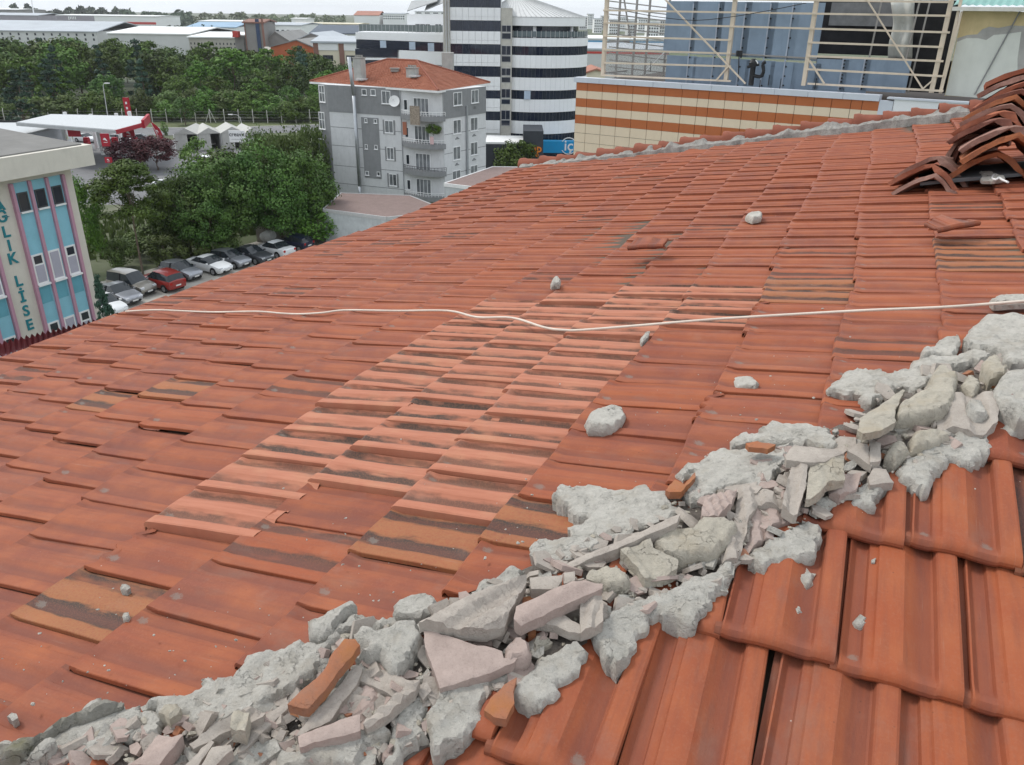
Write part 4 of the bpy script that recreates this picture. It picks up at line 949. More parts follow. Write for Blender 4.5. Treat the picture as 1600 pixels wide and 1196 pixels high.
# ================================================================ GROUND, ROADS, PLANTS
def sheet(name, pts, z, mat, kind='structure', lab=None):
    mb = MB(); n = len(pts); a = sum(pts[i][0] * pts[(i + 1) % n][1] - pts[(i + 1) % n][0] * pts[i][1] for i in range(n))
    if a < 0: pts = list(reversed(pts))
    mb.add([(p[0], p[1], z) for p in pts], [tuple(range(n))]); o = mb.build(name, mat); o['kind'] = kind
    if lab: o['label'] = lab
    return o
m, t, b = new_mat('field_ground'); g = t.nodes.new('ShaderNodeNewGeometry').outputs['Position']
c = mixc(t, ramp_(t, noise_(t, g, .012, 5, .6), .4, .62), (.06, .085, .03), (.17, .16, .12))
c = mixc(t, ramp_(t, noise_(t, g, .35, 6, .7), .35, .65), c, (.075, .095, .04)); t.links.new(c, b.inputs['Base Color']); b.inputs['Roughness'].default_value = .95
M_FIELD = m
def tarmac(name, c1, c2, sc):
    m, t, b = new_mat(name); g = t.nodes.new('ShaderNodeNewGeometry').outputs['Position']
    c = mixc(t, ramp_(t, noise_(t, g, sc, 6, .7), .35, .65), c1, c2); c = mixc(t, math_(t, 'MULTIPLY', ramp_(t, noise_(t, vmul(t, g, (.3, 1, 1)), sc * 3, 4, .6), .55, .75), .4), c, tuple(x * .6 for x in c1))
    t.links.new(c, b.inputs['Base Color']); b.inputs['Roughness'].default_value = .9; return m
M_ASPH = tarmac('asphalt', (.13, .13, .135), (.19, .19, .195), .25)
M_CONC = tarmac('concrete_yard', (.40, .38, .34), (.30, .285, .255), .5)
M_GRASS = tarmac('grass_verge', (.07, .10, .035), (.13, .14, .06), .9)
sheet('ground', [(-3500, -300), (3500, -300), (3500, 4600), (-3500, 4600)], 0, M_FIELD)
G2 = lambda *l: [tuple(gnd(x, y)[:2]) for x, y in l]
sheet('yard', [(-90, 98), (-30, 98), (-34, 140), (-56, 152), (-100, 150), (-100, 98)], .004, M_ASPH, lab='grey asphalt yard of the fuel station')
sheet('road', [(-140, 153), (-60, 158), (-38, 166), (20, 190), (40, 196), (40, 206), (18, 200), (-40, 176), (-62, 168), (-140, 163)], .008, M_ASPH, lab='asphalt road in front of the wood')
sheet('road_verge', [(-150, 163.5), (-62, 168.5), (-40, 176.5), (18, 200.5), (18, 206), (-42, 183), (-64, 177), (-150, 174)], .012, M_GRASS, lab='grass strip between road and wood')
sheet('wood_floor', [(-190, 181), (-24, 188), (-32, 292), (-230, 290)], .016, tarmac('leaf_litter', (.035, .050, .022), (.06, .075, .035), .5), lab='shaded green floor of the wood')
sheet('car_park', [(-40, 52), (-4, 52), (-12, 88), (-24, 86), (-30, 77), (-36, 68), (-42, 62)], .016, M_CONC, lab='pale concrete car park below the roof')
sheet('street', [(-10, 100), (12, 100), (30, 134), (-2, 134)], .02, M_ASPH, lab='street in front of the round office block')
mb = MB()
for a_, b_ in zip([(-140, 163.2), (-62, 168.2), (-40, 176.2)], [(-62, 168.2), (-40, 176.2), (18, 200.2)]): mb.bar((*a_, .07), (*b_, .07), .25, .14)
o = mb.build('kerb', flat('kerb_stone', (.5, .49, .46), .9)); o['kind'] = 'structure'

def leaf_mat(name, dark, light, yellow=None):
    m, t, b = new_mat(name); g = t.nodes.new('ShaderNodeNewGeometry'); oi = t.nodes.new('ShaderNodeObjectInfo')
    n = noise_(t, g.outputs['Position'], .55, 3, .6); n2 = noise_(t, g.outputs['Position'], 2.6, 3, .6)
    c = mixc(t, ramp_(t, n, .36, .64), dark, light); c = mixc(t, math_(t, 'MULTIPLY', n2, .55), c, yellow or tuple(x * 1.35 for x in light))
    hs = t.nodes.new('ShaderNodeHueSaturation'); t.links.new(c, hs.inputs['Color']); hs.inputs['Saturation'].default_value = 1.18
    t.links.new(math_(t, 'ADD', math_(t, 'MULTIPLY', oi.outputs['Random'], .04), .48), hs.inputs['Hue'])
    t.links.new(math_(t, 'ADD', math_(t, 'MULTIPLY', oi.outputs['Random'], .75), .62), hs.inputs['Value'])
    t.links.new(hs.outputs['Color'], b.inputs['Base Color']); b.inputs['Roughness'].default_value = .65; b.inputs['Specular IOR Level'].default_value = .25
    return m
L_DK = leaf_mat('leaf_dark', (.034, .064, .022), (.076, .118, .036))
L_MD = leaf_mat('leaf_mid', (.044, .080, .022), (.095, .145, .040))
L_LT = leaf_mat('leaf_light', (.060, .095, .028), (.120, .165, .055))
L_PN = leaf_mat('needles_pine', (.036, .072, .018), (.088, .140, .034))
L_BL = leaf_mat('needles_blue', (.022, .045, .030), (.045, .080, .055))
L_PU = leaf_mat('leaf_purple', (.028, .012, .016), (.060, .022, .030), (.075, .03, .035))
L_SC = leaf_mat('leaf_scrub', (.050, .075, .025), (.100, .130, .050))
M_BARK = flat('bark', (.13, .10, .075), .95, var=.3, scale=4, bump=.5)
def crown_mesh(kind, n, seed, leaf):
    """unit crown: fits z 0..1, radius about .5; many small leaf faces in uneven clumps with gaps"""
    q = np.random.default_rng(seed); C = []
    ncl = 420 if (kind == 'fir' and n > 8000) else {'broad': 58, 'pine': 64, 'fir': 60, 'bush': 30, 'willow': 50, 'column': 40, 'sparse': 30}[kind]
    for k in range(ncl):
        while True:
            p = q.uniform(-1, 1, 3)
            if kind in ('broad', 'bush', 'willow', 'sparse'):
                r = np.linalg.norm(p)
                if r > 1 or r < .35: continue
                p = p / r * r ** .45
                if p[2] < -.75: continue
                c = np.array([p[0] * .40, p[1] * .40, .52 + p[2] * .40])
            elif kind == 'pine':
                h = q.uniform(.25, 1); a = q.uniform(0, 6.28); rr = (.46 * math.sin(min(1, (1.08 - h) * 1.5) * 1.57) + .03) * q.uniform(.35, 1)
                c = np.array([rr * math.cos(a), rr * math.sin(a), h])
            elif kind == 'fir':
                h = q.uniform(.04, 1) ; nt = 9 if n < 8000 else 30; tier = round(h * nt) / nt + q.normal(0, .012); a = q.uniform(0, 6.28); rr = .46 * (1 - h) ** .85 * q.uniform(.5, 1)
                c = np.array([rr * math.cos(a), rr * math.sin(a), tier])
            else:
                h = q.uniform(.05, 1); a = q.uniform(0, 6.28); rr = .42 * math.sin(h * 2.9 + .15) ** .6 * q.uniform(.4, 1); c = np.array([rr * math.cos(a), rr * math.sin(a), h * .95])
            break
        C.append(c)
    C = np.array(C); sz = q.uniform(.55, 1.3, ncl)
    idx = q.integers(0, ncl, n); sp = .022 if (kind == 'fir' and n > 8000) else {'broad': .085, 'pine': .075, 'fir': .055, 'bush': .11, 'willow': .075, 'column': .09, 'sparse': .075}[kind]
    d = q.normal(0, 1, (n, 3)); d /= np.linalg.norm(d, axis=1)[:, None]; d *= (q.random(n) ** .5)[:, None] * 1.7
    zs = {'pine': .55, 'fir': .38, 'willow': 1.7}.get(kind, .8)
    pos = C[idx] + d * sp * sz[idx][:, None] * np.array([1, 1, zs])
    up = d * np.array([1, 1, 1.0]) + q.normal(0, .6, (n, 3)) + np.array([0, 0, .55]); up /= np.linalg.norm(up, axis=1)[:, None]
    t1 = np.cross(up, q.normal(0, 1, (n, 3))); t1 /= np.linalg.norm(t1, axis=1)[:, None] + 1e-9
    if kind == 'willow': t1 = t1 * .5 + np.array([0, 0, -1]); t1 /= np.linalg.norm(t1, axis=1)[:, None]
    t2 = np.cross(up, t1); s = leaf * q.uniform(.6, 1.35, n)[:, None]; w = .5 if kind not in ('pine', 'fir') else .32
    V = np.stack([pos - t1 * s * .5, pos + t2 * s * w, pos + t1 * s * .62, pos - t2 * s * w], 1).reshape(-1, 3)
    F = np.arange(n * 4).reshape(-1, 4)
    me = bpy.data.meshes.new('crown'); me.vertices.add(n * 4); me.vertices.foreach_set('co', V.ravel()); me.loops.add(n * 4); me.loops.foreach_set('vertex_index', F.ravel().astype(np.int32)); me.polygons.add(n); me.polygons.foreach_set('loop_start', (np.arange(n) * 4).astype(np.int32)); me.polygons.foreach_set('loop_total', np.full(n, 4, np.int32)); me.update(calc_edges=True); me.validate()
    return me, C
def trunk_mesh(C, seed, h0, r, limbs=9):
    q = random.Random(seed); mb = MB(); top = .80
    zs = [0, h0 * .5, h0, (h0 + top) / 2, top]; ps = [Vector((q.gauss(0, .008) * i, q.gauss(0, .008) * i, z)) for i, z in enumerate(zs)]
    for i in range(4): mb.tube(ps[i], ps[i + 1], r * (1 - .2 * i), 7, r * (1 - .2 * (i + 1)))
    for k in range(limbs):
        c = C[q.randrange(len(C))]; s = ps[2].lerp(ps[4], q.random() * .7); e = Vector(c); mb.tube(s, s.lerp(e, .9), r * .4, 5, r * .12)
    me = bpy.data.meshes.new('trunk'); me.from_pydata(mb.v, [], mb.f); me.materials.append(M_BARK); return me
TREES = {}
def tree_proto(key, kind, n, seed, leaf, mat, h0, r, lift):
    cm, C = crown_mesh(kind, n, seed, leaf); V = np.empty(len(cm.vertices) * 3); cm.vertices.foreach_get('co', V); V = V.reshape(-1, 3); V[:, 2] = lift + V[:, 2] * (1 - lift); cm.vertices.foreach_set('co', V.ravel())
    C = C.copy(); C[:, 2] = lift + C[:, 2] * (1 - lift); cm.materials.append(mat); TREES[key] = (cm, trunk_mesh(C, seed, h0, r))
for s in range(3):
    tree_proto('dark%d' % s, 'broad', 3600, 11 + s, .042, L_DK, .15, .022, .08); tree_proto('mid%d' % s, 'broad', 3600, 31 + s, .042, L_MD, .15, .022, .08)
    tree_proto('light%d' % s, 'broad', 2200, 51 + s, .050, L_LT, .18, .02, .10); tree_proto('fir%d' % s, 'fir', 2600, 71 + s, .060, L_BL, .1, .02, .05)
    tree_proto('pine%d' % s, 'pine', 2600, 91 + s, .060, L_PN, .3, .02, .2)
for s in range(2):
    tree_proto('neardark%d' % s, 'broad', 14000, 111 + s, .024, L_DK, .12, .022, .05); tree_proto('nearmid%d' % s, 'broad', 12000, 121 + s, .024, L_MD, .12, .02, .05)
    tree_proto('willow%d' % s, 'willow', 7000, 131 + s, .034, L_SC, .15, .02, .05)
tree_proto('bigpine', 'pine', 14000, 141, .030, L_PN, .45, .014, .40); tree_proto('purple', 'broad', 7000, 151, .034, L_PU, .12, .02, .10)
tree_proto('bush0', 'bush', 4200, 161, .045, L_MD, .1, .02, .0); tree_proto('bush1', 'bush', 4200, 171, .045, L_SC, .1, .02, .0)
tree_proto('sparse', 'sparse', 1500, 181, .040, L_LT, .2, .014, .1); tree_proto('spruce', 'fir', 16000, 191, .016, L_BL, .1, .012, .02); tree_proto('column', 'column', 2000, 201, .05, L_LT, .05, .02, 0)
def tree(key, x, y, h, w, label, group=None, name='tree', cat='tree', z=0.0):
    cm, tm = TREES[key]; o = bpy.data.objects.new(name, None); COL.objects.link(o); o.location = (x, y, z); o.rotation_euler = (0, 0, rng.random() * 6.28); o.scale = (w, w * rng.uniform(.9, 1.1), h); o.empty_display_size = .2
    tag(o, label, cat, group)
    for nm, me in (('trunk', tm), ('crown', cm)):
        c = bpy.data.objects.new(nm, me); COL.objects.link(c); c.parent = o
    return o
def tree_px(key, bx, by, topy, wpx, label, **kw):
    """a tree whose foot shows (or would show) at bx,by, whose top reaches topy and whose crown is wpx wide in the photograph"""
    p = gnd(bx, by); d = math.hypot(p.x, p.y); q = at_y(bx, topy, p.y); depth = p.y * cp + CAM_Z * sp
    return tree(key, p.x, p.y, q.z, wpx * depth / FPX * 1.08, label, **kw)
# wood beyond the road: rows from the verge backwards
GW = 'trees of the wood beyond the road'
k = 0
wl_ = {'dark': 'dark green broadleaf tree in the wood beyond the road', 'mid': 'mid green broadleaf tree in the wood beyond the road', 'light': 'pale green broadleaf tree in the wood beyond the road', 'fir': 'blue green fir in the wood beyond the road', 'pine': 'bright green pine in the wood beyond the road'}
for row in range(7):
    y0 = 185 + row * 14
    for i in range(17):
        f = i / 16; x = -(y0 * .70) + f * (y0 * .70 - y0 * .125) + rng.gauss(0, 2.2); y = y0 + rng.gauss(0, 4) + 10 * f
        kd = rng.choices(['dark', 'mid', 'fir', 'pine', 'light'], [5, 4, 3, 4, 1 if row > 0 else .5])[0]
        h = (rng.uniform(11.5, 15.5) if row else rng.uniform(9, 12.5)) * (1.03 - .36 * f ** 1.6); 
        if row == 6: h = rng.uniform(11, 14) * (1.0 - .45 * f)
        wd = h * rng.uniform(.8, 1.08) if kd != 'fir' else h * rng.uniform(.6, .75)
        tree('%s%d' % (kd, rng.randrange(3)), x, y, h, wd, wl_[kd] + (', front row' if row == 0 else ', behind the front row'), GW)
# scrub in front of the wood
for i in range(40):
    f = i / 39; x = -124 + f * 100 + rng.gauss(0, 1); y = 178 + rng.gauss(0, 1.2) + 6 * f
    tree('bush%d' % (i % 2), x, y, rng.uniform(3.4, 6.6), rng.uniform(5.5, 9), 'bushy scrub growing at the front edge of the wood', 'scrub at the edge of the wood', name='bush', cat='bush')
# trees one can point at
tree_px('dark2', 290, 196, 152, 40, 'small dark tree standing alone at the kerb by the yard')
tree_px('light0', 343, 188, 146, 30, 'slim pale green tree on the verge behind the lamp')
tree_px('light1', 470, 186, 148, 30, 'round bright green young tree on the verge left of the grey apartment block')
tree_px('column', 258, 212, 190, 15, 'small columnar green tree beside the red feather flag', name='small_tree')
tree_px('fir1', 38, 196, 112, 70, 'tall blue green fir at the left edge of the wood')
tree_px('purple', 208, 266, 213, 74, 'left of two purple leaved plum trees in front of the fuel station', group='purple plum trees')
tree_px('purple', 247, 266, 211, 74, 'right of two purple leaved plum trees in front of the fuel station', group='purple plum trees')
tree_px('bigpine', 224, 430, 256, 120, 'tall umbrella pine with bare trunk behind the parked cars', name='pine_tree')
tree_px('nearmid0', 140, 425, 262, 80, 'bright green tree squeezed beside the corner of the school')
tree_px('sparse', 318, 300, 208, 60, 'thin half bare tree in front of the canopies')
tree_px('nearmid1', 275, 395, 272, 70, 'light green tree behind the pine')
for i, (bx, by, ty, w, key) in enumerate([(300, 400, 262, 95, 'neardark0'), (352, 392, 232, 125, 'neardark1'), (418, 380, 214, 120, 'neardark0'), (478, 372, 222, 105, 'neardark1'), (385, 345, 222, 120, 'neardark1'), (450, 330, 205, 110, 'willow0'), (492, 320, 196, 80, 'willow1'), (418, 310, 206, 70, 'willow0'), (340, 350, 240, 80, 'nearmid1'), (440, 384, 262, 100, 'neardark1'), (330, 404, 290, 90, 'neardark0')]):
    tree_px(key, bx, by, ty, w, ['dense dark tree at the left end of the grove by the car park', 'dense dark tree in the middle of the grove by the car park', 'dense dark tree right of the middle of the grove', 'dense dark tree beside the grey apartment block', 'dark tree at the back of the grove', 'pale feathery tree behind the grove', 'pale feathery tree next to the grey apartment block', 'pale feathery tree left of the other two', 'mid green tree at the back left of the grove', 'low dark tree in front of the grove', 'low dark tree over the white parked car'][i], group='grove by the car park')
tree_px('bush0', 497, 380, 328, 72, 'round green bush in front of the low wall', name='bush', cat='bush')
tree_px('bush0', 806, 276, 217, 60, 'round dark green tree in front of the dark shop front', name='tree')
for i, (bx, by, ty, w) in enumerate([(190, 420, 372, 50), (262, 418, 368, 66), (300, 412, 372, 60), (235, 400, 350, 70), (345, 402, 362, 60)]):
    tree_px('bush1', bx, by, ty, w, ['weedy bush left of the pine trunk', 'weedy bush right of the pine trunk', 'weedy bush behind the silver hatchback', 'weedy bush behind the pine trunk', 'weedy bush at the foot of the grove'][i], name='bush', cat='bush', group='weedy bushes behind the parked cars')
_p = at_y(152, 438, 37.0); tree('spruce', _p.x, _p.y, _p.z, 4.2, 'narrow spruce whose tip rises above the eave by the school', name='spruce_tree')
mb = MB()                                   # rough grass and weeds behind the cars
for i in range(5200):
    x, y = rng.uniform(-46, -20), rng.uniform(66, 100); h = rng.uniform(.3, 1.0); a = rng.random() * 6.28; w_ = rng.uniform(.1, .28)
    if y < 60 + (x + 46) * .9 + 8: continue
    dx, dy = math.cos(a) * w_, math.sin(a) * w_; mb.add([(x - dx, y - dy, 0), (x + dx, y + dy, 0), (x + dy * .8, y - dx * .8, h)], [(0, 1, 2)])
o = mb.build('weeds', L_SC); tag(o, 'rough grass and weeds behind the car park', kind='stuff')
# ================================================================ BUILDINGS
class Facade:
    """an upright wall plane measured in the photograph; s runs along it, z is height, out is its outward normal"""
    def __init__(f, o, e):
        f.o = Vector((o[0], o[1], 0)); d = Vector((e[0] - o[0], e[1] - o[1], 0)); f.len = d.length; f.d = d.normalized(); f.n = Vector((f.d.y, -f.d.x, 0))
        if f.n.dot(Vector((0, 0, 0)) - f.o) < 0: f.n = -f.n
    def hit(f, px, py, off=0.0):
        r_ = Vector(ray(px, py)); o = f.o + f.n * off - Vector((0, 0, CAM_Z)); t = o.dot(f.n) / r_.dot(f.n); p = r_ * t + Vector((0, 0, CAM_Z)); return (p - f.o).dot(f.d), p.z
    def at(f, s, z, off=0.0): return f.o + f.d * s + f.n * off + Vector((0, 0, z))
    def box(f, mb, s0, s1, z0, z1, o0, o1, m=0):
        c = f.at((s0 + s1) / 2, (z0 + z1) / 2, (o0 + o1) / 2); return mb.box(c, (abs(s1 - s0), abs(o1 - o0), abs(z1 - z0)), ax=(f.d, f.n, Vector((0, 0, 1))), m=m)
    def rect(f, z, x0, y0, x1, y1):
        """two opposite picture corners (in zoom z) -> s0, s1, z0, z1"""
        a = f.hit(*zp(z, x0, y0)); b = f.hit(*zp(z, x1, y1)); return min(a[0], b[0]), max(a[0], b[0]), min(a[1], b[1]), max(a[1], b[1])
M_PVC = flat('white_pvc_frame', (.80, .80, .80), .45, var=.03)
G_DK = glass('window_glass', (.035, .04, .05)); G_LT = flat('curtain_and_sky_glass', (.17, .18, .19), .12, var=.75, scale=.55, spec=.5); G_BL = glass('blue_black_glass', (.012, .018, .035), .06)  # G_LT: curtain tones plus reflected sky painted into the pane colour
def window(f, parent, s0, s1, z0, z1, off=0.0, fw=.07, mull=1, name='window', frame=None, pane=None, sill=True, trans=0):
    """frame > pane(s); frame sits proud of the wall"""
    frame = frame or M_PVC; pane = pane or G_DK; mb = MB(); d = .05
    f.box(mb, s0, s1, z0, z0 + fw, off - .02, off + d); f.box(mb, s0, s1, z1 - fw, z1, off - .02, off + d); f.box(mb, s0, s0 + fw, z0 + fw, z1 - fw, off - .02, off + d); f.box(mb, s1 - fw, s1, z0 + fw, z1 - fw, off - .02, off + d)
    for k in range(mull):
        s = s0 + (s1 - s0) * (k + 1) / (mull + 1); f.box(mb, s - fw * .4, s + fw * .4, z0 + fw, z1 - fw, off - .02, off + d - .004)
    if trans: zt = z0 + (z1 - z0) * trans; f.box(mb, s0 + fw, s1 - fw, zt - fw * .4, zt + fw * .4, off - .02, off + d - .008)
    if sill: f.box(mb, s0 - .06, s1 + .06, z0 - .05, z0 - .003, off - .02, off + .12)
    w = mb.build(name, frame, parent)
    pb = MB(); f.box(pb, s0 + fw * .8, s1 - fw * .8, z0 + fw * .8, z1 - fw * .8, off - .015, off + .018); pb.build('pane', pane, w); return w
def hull_prism(pts, z0, z1, name, mat, parent):
    mb = MB(); mb.prism([(p[0], p[1]) for p in pts], z0, z1); return mb.build(name, mat, parent)

# ---------------------------------------------------------------- grey apartment block with hipped tile roof
A_LT = flat('pale_grey_render', (.64, .645, .65), .9, var=.06, dirt=.2); A_DK = flat('mid_grey_render', (.25, .255, .26), .9, var=.08, dirt=.2); A_LINE = flat('joint_grey', (.20, .20, .21), .9)
M_ROOFT = None
def far_tile_mat(name, c1, c2, sc=3.2, ang=0.0):
    m, t, b = new_mat(name); g = t.nodes.new('ShaderNodeNewGeometry').outputs['Position']
    c = mixc(t, ramp_(t, noise_(t, g, 1.2, 6, .7), .35, .65), c1, c2); c = mixc(t, math_(t, 'MULTIPLY', ramp_(t, noise_(t, g, 7, 4, .7), .5, .7), .45), c, tuple(x * .6 for x in c1))
    t.links.new(c, b.inputs['Base Color']); b.inputs['Roughness'].default_value = .85; return m
M_ROOFT = far_tile_mat('far_roof_tile', (.33, .115, .065), (.40, .155, .09))
zE = at_y(692, 142, 93).z; C0 = at_y(692, 142, 93); L0 = at_z(511, 132.5, zE); LL = at_z(497, 131, zE); R0 = at_z(759, 135, zE)
B0 = Vector((L0.x + R0.x - C0.x, L0.y + R0.y - C0.y, 0)); BL = Vector((LL.x + R0.x - C0.x, LL.y + R0.y - C0.y, 0))
apt = thing('apartment_block', 'five storey grey apartment block with red hipped tile roof and curved balconies', 'apartment block', ((C0.x + B0.x) / 2, (C0.y + B0.y) / 2, 0))
F1, F2, F3 = Facade(L0, C0), Facade(C0, R0), Facade(LL, L0)
zB = 2.2
body = MB(); body.prism([(p.x, p.y) for p in (L0, C0, R0, BL, LL)], 0, zE); aw = body.build('wall', A_LT, apt)
# dark top storey, dark band panels and joints
mb = MB(); z1_ = F1.hit(*zp('a', 700, 712))[1]; F1.box(mb, 0, F1.len, z1_, zE - .02, .0, .05); F2.box(mb, 0.05, F2.len, z1_, zE - .02, .0, .05); F3.box(mb, 0, F3.len, z1_ - 20, zE - .02, .0, .045)
s0, s1_, z0, z1 = F1.rect('a', 655, 730, 770, 1115); F1.box(mb, s0, s1_ + .3, z0, z1, 0, .05); mb.build('wall_panel', A_DK, apt)
mb = MB()
for yy_ in (700, 800, 915, 1040, 1150):
    z = F1.hit(*zp('a', 600, yy_))[1]; F1.box(mb, .05, F1.len - 5, z - .03, z + .03, .0, .012); F2.box(mb, .05, F2.len, z - .03, z + .03, 0, .012)
mb.build('joint', A_LINE, apt)
eave = MB(); tips = [at_z(484, 128, zE + .05), at_z(685, 142.5, zE + .05), at_z(766, 130, zE + .05)]; tips.append(tips[0] + tips[2] - tips[1])
ctr = (tips[0] + tips[2]) / 2
def up_at(p0, p1, px, py):      # point of the upright plane through p0,p1 seen at px,py
    f = Facade(p0, p1); s, z = f.hit(px, py); return f.at(s, z)
vlong = (tips[1] - tips[0]).normalized(); ca_, cb_ = ctr - vlong * 4, ctr + vlong * 4
r0, r1 = up_at(ca_, cb_, 606, 93.5), up_at(ca_, cb_, 651, 96); r1.z = r0.z
mb = MB(); mb.add([*tips, r0, r1], [(0, 1, 5, 4), (1, 2, 5), (2, 3, 4, 5), (3, 0, 4)]); aroof = mb.build('roof', M_ROOFT, apt)
# rows of far tiles on the two visible faces, one ribbed sheet
def tile_rows(a, b, c, d, n, mat, parent, name='tile_courses'):
    """raised course edges on a sloping face a-b (eave) to d-c (top)"""
    mb = MB(); nrm = (b - a).cross(d - a).normalized(); nrm = nrm if nrm.z > 0 else -nrm
    for k in range(n):
        t0, t1 = k / n, (k + 1) / n; p0, p1 = a.lerp(d, t0), b.lerp(c, t0); q0, q1 = a.lerp(d, t1), b.lerp(c, t1)
        m_ = max(2, int((p1 - p0).length / .42))
        for j in range(m_):
            u0, u1 = j / m_, (j + 1) / m_; h = .07 + .03 * rng.random(); e0 = p0.lerp(p1, u0) + nrm * h; e1 = p0.lerp(p1, u1 - .12 / m_) + nrm * h; g0 = q0.lerp(q1, u0) + nrm * .02; g1 = q0.lerp(q1, u1 - .12 / m_) + nrm * .02
            mb.add([e0, e1, g1, g0, p0.lerp(p1, u0), p0.lerp(p1, u1 - .12 / m_)], [(0, 1, 2, 3), (4, 5, 1, 0)])
    o = mb.build(name, mat, parent); o['kind'] = 'stuff'; return o
tile_rows(tips[0], tips[1], r1, r0, 26, M_ROOFT, aroof); tile_rows(tips[1], tips[2], r1, r1, 26, M_ROOFT, aroof)
mb = MB()
for a_, b_ in ((tips[0], r0), (tips[1], r1), (tips[2], r1), (r0, r1)): mb.tube(a_ + Vector((0, 0, .06)), b_ + Vector((0, 0, .06)), .13, 8)
mb.build('ridge_tile', M_CAP, aroof)
mb = MB()
for i in range(4):
    a_, b_ = tips[i], tips[(i + 1) % 4]; mb.bar(a_ - Vector((0, 0, .10)), b_ - Vector((0, 0, .10)), .12, .22)
mb.prism([(p.x, p.y) for p in tips], zE - .06, zE - .01); mb.build('eave_board', M_WHITE, apt)
# windows of the long side
wins = [(660, 555, 692, 595, 0), (715, 557, 748, 597, 0), (782, 565, 842, 650, 1), (800, 750, 858, 832, 1), (814, 918, 862, 998, 1), (828, 1082, 880, 1162, 1), (678, 738, 696, 766, 0), (736, 742, 756, 770, 0), (680, 900, 698, 930, 0), (740, 904, 760, 932, 0), (682, 1066, 706, 1094, 0), (755, 1070, 776, 1098, 0), (757, 1212, 785, 1242, 0)]
for x0, y0, x1, y1, mu in wins:
    s0, s1_, z0, z1 = F1.rect('a', x0, y0, x1, y1); w = window(F1, apt, s0, s1_, z0, z1, .05 if y0 < 600 or x0 < 770 else .0, mull=mu, fw=.075 if mu else .06, pane=G_LT)
    if mu and y0 > 700:
        mb = MB(); F1.box(mb, s0 - .22, s0 - .02, z0 - .15, z1 + .05, 0, .05); F1.box(mb, s1_ + .02, s1_ + .22, z0 - .15, z1 + .05, 0, .05); mb.build('shutter', A_DK, w)
# windows of the short side and their little ornaments
for i, (x0, y0, x1, y1) in enumerate([(1226, 578, 1280, 655), (1337, 562, 1383, 640), (1227, 750, 1277, 830), (1335, 735, 1381, 812), (1226, 918, 1274, 992), (1335, 890, 1380, 962), (1222, 1068, 1274, 1130), (1335, 1035, 1380, 1095)]):
    s0, s1_, z0, z1 = F2.rect('a', x0, y0, x1, y1); w = window(F2, apt, s0, s1_, z0, z1, .05 if i < 2 else 0, mull=1, fw=.075, pane=G_LT)
    mb = MB(); c = F2.at((s0 + s1_) / 2, z0 - .55, .03); F2.box(mb, (s0 + s1_) / 2 - .35, (s0 + s1_) / 2 + .35, z0 - .62, z0 - .50, 0, .05); F2.box(mb, (s0 + s1_) / 2 - .14, (s0 + s1_) / 2 + .14, z0 - .50, z0 - .36, 0, .05)
    mb.build('ornament', A_DK, w)
for y0, y1 in ((530, 640), (697, 808), (862, 968), (1018, 1120)):
    s0, s1_, z0, z1 = F3.rect('a', 392, y0, 436, y1); window(F3, apt, min(s0, s1_), max(s0, s1_), z0, z1, .045, mull=1, fw=.08, trans=.55, pane=G_LT)
# balconies: a recess at the corner with curved slabs
s_b0, s_b1 = F1.hit(*zp('a', 897, 620))[0], F1.len
rec = MB(); zr0 = F1.hit(*zp('a', 1000, 1215))[1]; F1.box(rec, s_b0, s_b1 - .05, zr0, zE - .02, .04, .06); rec.build('recess_wall', A_LT, apt)
def curved(s0, s1, z0, z1, o0, bulge, mb, inset=0.0):
    pts = []; N_ = 12
    for k in range(N_ + 1):
        u = k / N_; s = s0 + (s1 - s0) * u; o = bulge * (1 - (2 * u - 1) ** 4) * (.55 + .45 * math.sin(u * math.pi * .75)) - inset; pts.append(F1.at(s, 0, o0 + max(o, .02)))
    outer = [(p.x, p.y) for p in pts]; inner = [(p.x, p.y) for p in (F1.at(s1, 0, o0 - .02), F1.at(s0, 0, o0 - .02))]; mb.prism(outer + inner, z0, z1)
for i, (yt, yb) in enumerate([(672, 748), (850, 918), (1022, 1085), (1185, 1240)]):
    zt, zb = F1.hit(*zp('a', 1030, yt))[1], F1.hit(*zp('a', 1030, yb))[1]; zt = min(zt, zb + .95)
    mb = MB(); curved(s_b0, s_b1 + .25, zb, zb + .55, .04, 1.15, mb); bal = mb.build('balcony', A_DK, apt)
    mb = MB(); N_ = 16
    for k in range(N_ + 1):
        u = k / N_; s = s_b0 + (s_b1 + .25 - s_b0) * u; o = max(1.15 * (1 - (2 * u - 1) ** 4) * (.55 + .45 * math.sin(u * math.pi * .75)), .02); p = F1.at(s, zb + .55, .0 + o)
        mb.tube(p, p + Vector((0, 0, .42)), .025, 5)
        if k: mb.tube(q_ + Vector((0, 0, .42)), p + Vector((0, 0, .42)), .035, 5); mb.tube(q_ + Vector((0, 0, .2)), p + Vector((0, 0, .2)), .02, 5)
        q_ = p
    mb.build('railing', M_WHITE if i != 2 else flat('dark_rail', (.08, .08, .08), .5), bal)
    ztop = zb + 2.75
    window(F1, apt, s_b0 + .5, s_b0 + 1.0, zb + .95, zb + 2.1, .06, mull=0, fw=.06, sill=False)
    window(F1, apt, s_b0 + 1.75, s_b0 + 3.7, zb + .25, zb + 2.35, .06, mull=3, fw=.07, sill=False, name='balcony_door', pane=G_LT)
mb = MB(); p0, p1 = F1.hit(*zp('a', 1022, 655)), F1.hit(*zp('a', 1022, 772)); F1.box(mb, p0[0] - .6, p0[0] + .6, p1[1], p0[1], 1.22, 1.30); o = mb.build('carpet', flat('patterned_carpet', (.30, .25, .20), .95, var=.5, scale=6)); tag(o, 'brownish carpet hung over the top balcony of the grey apartment block', 'carpet'); center_root(o)
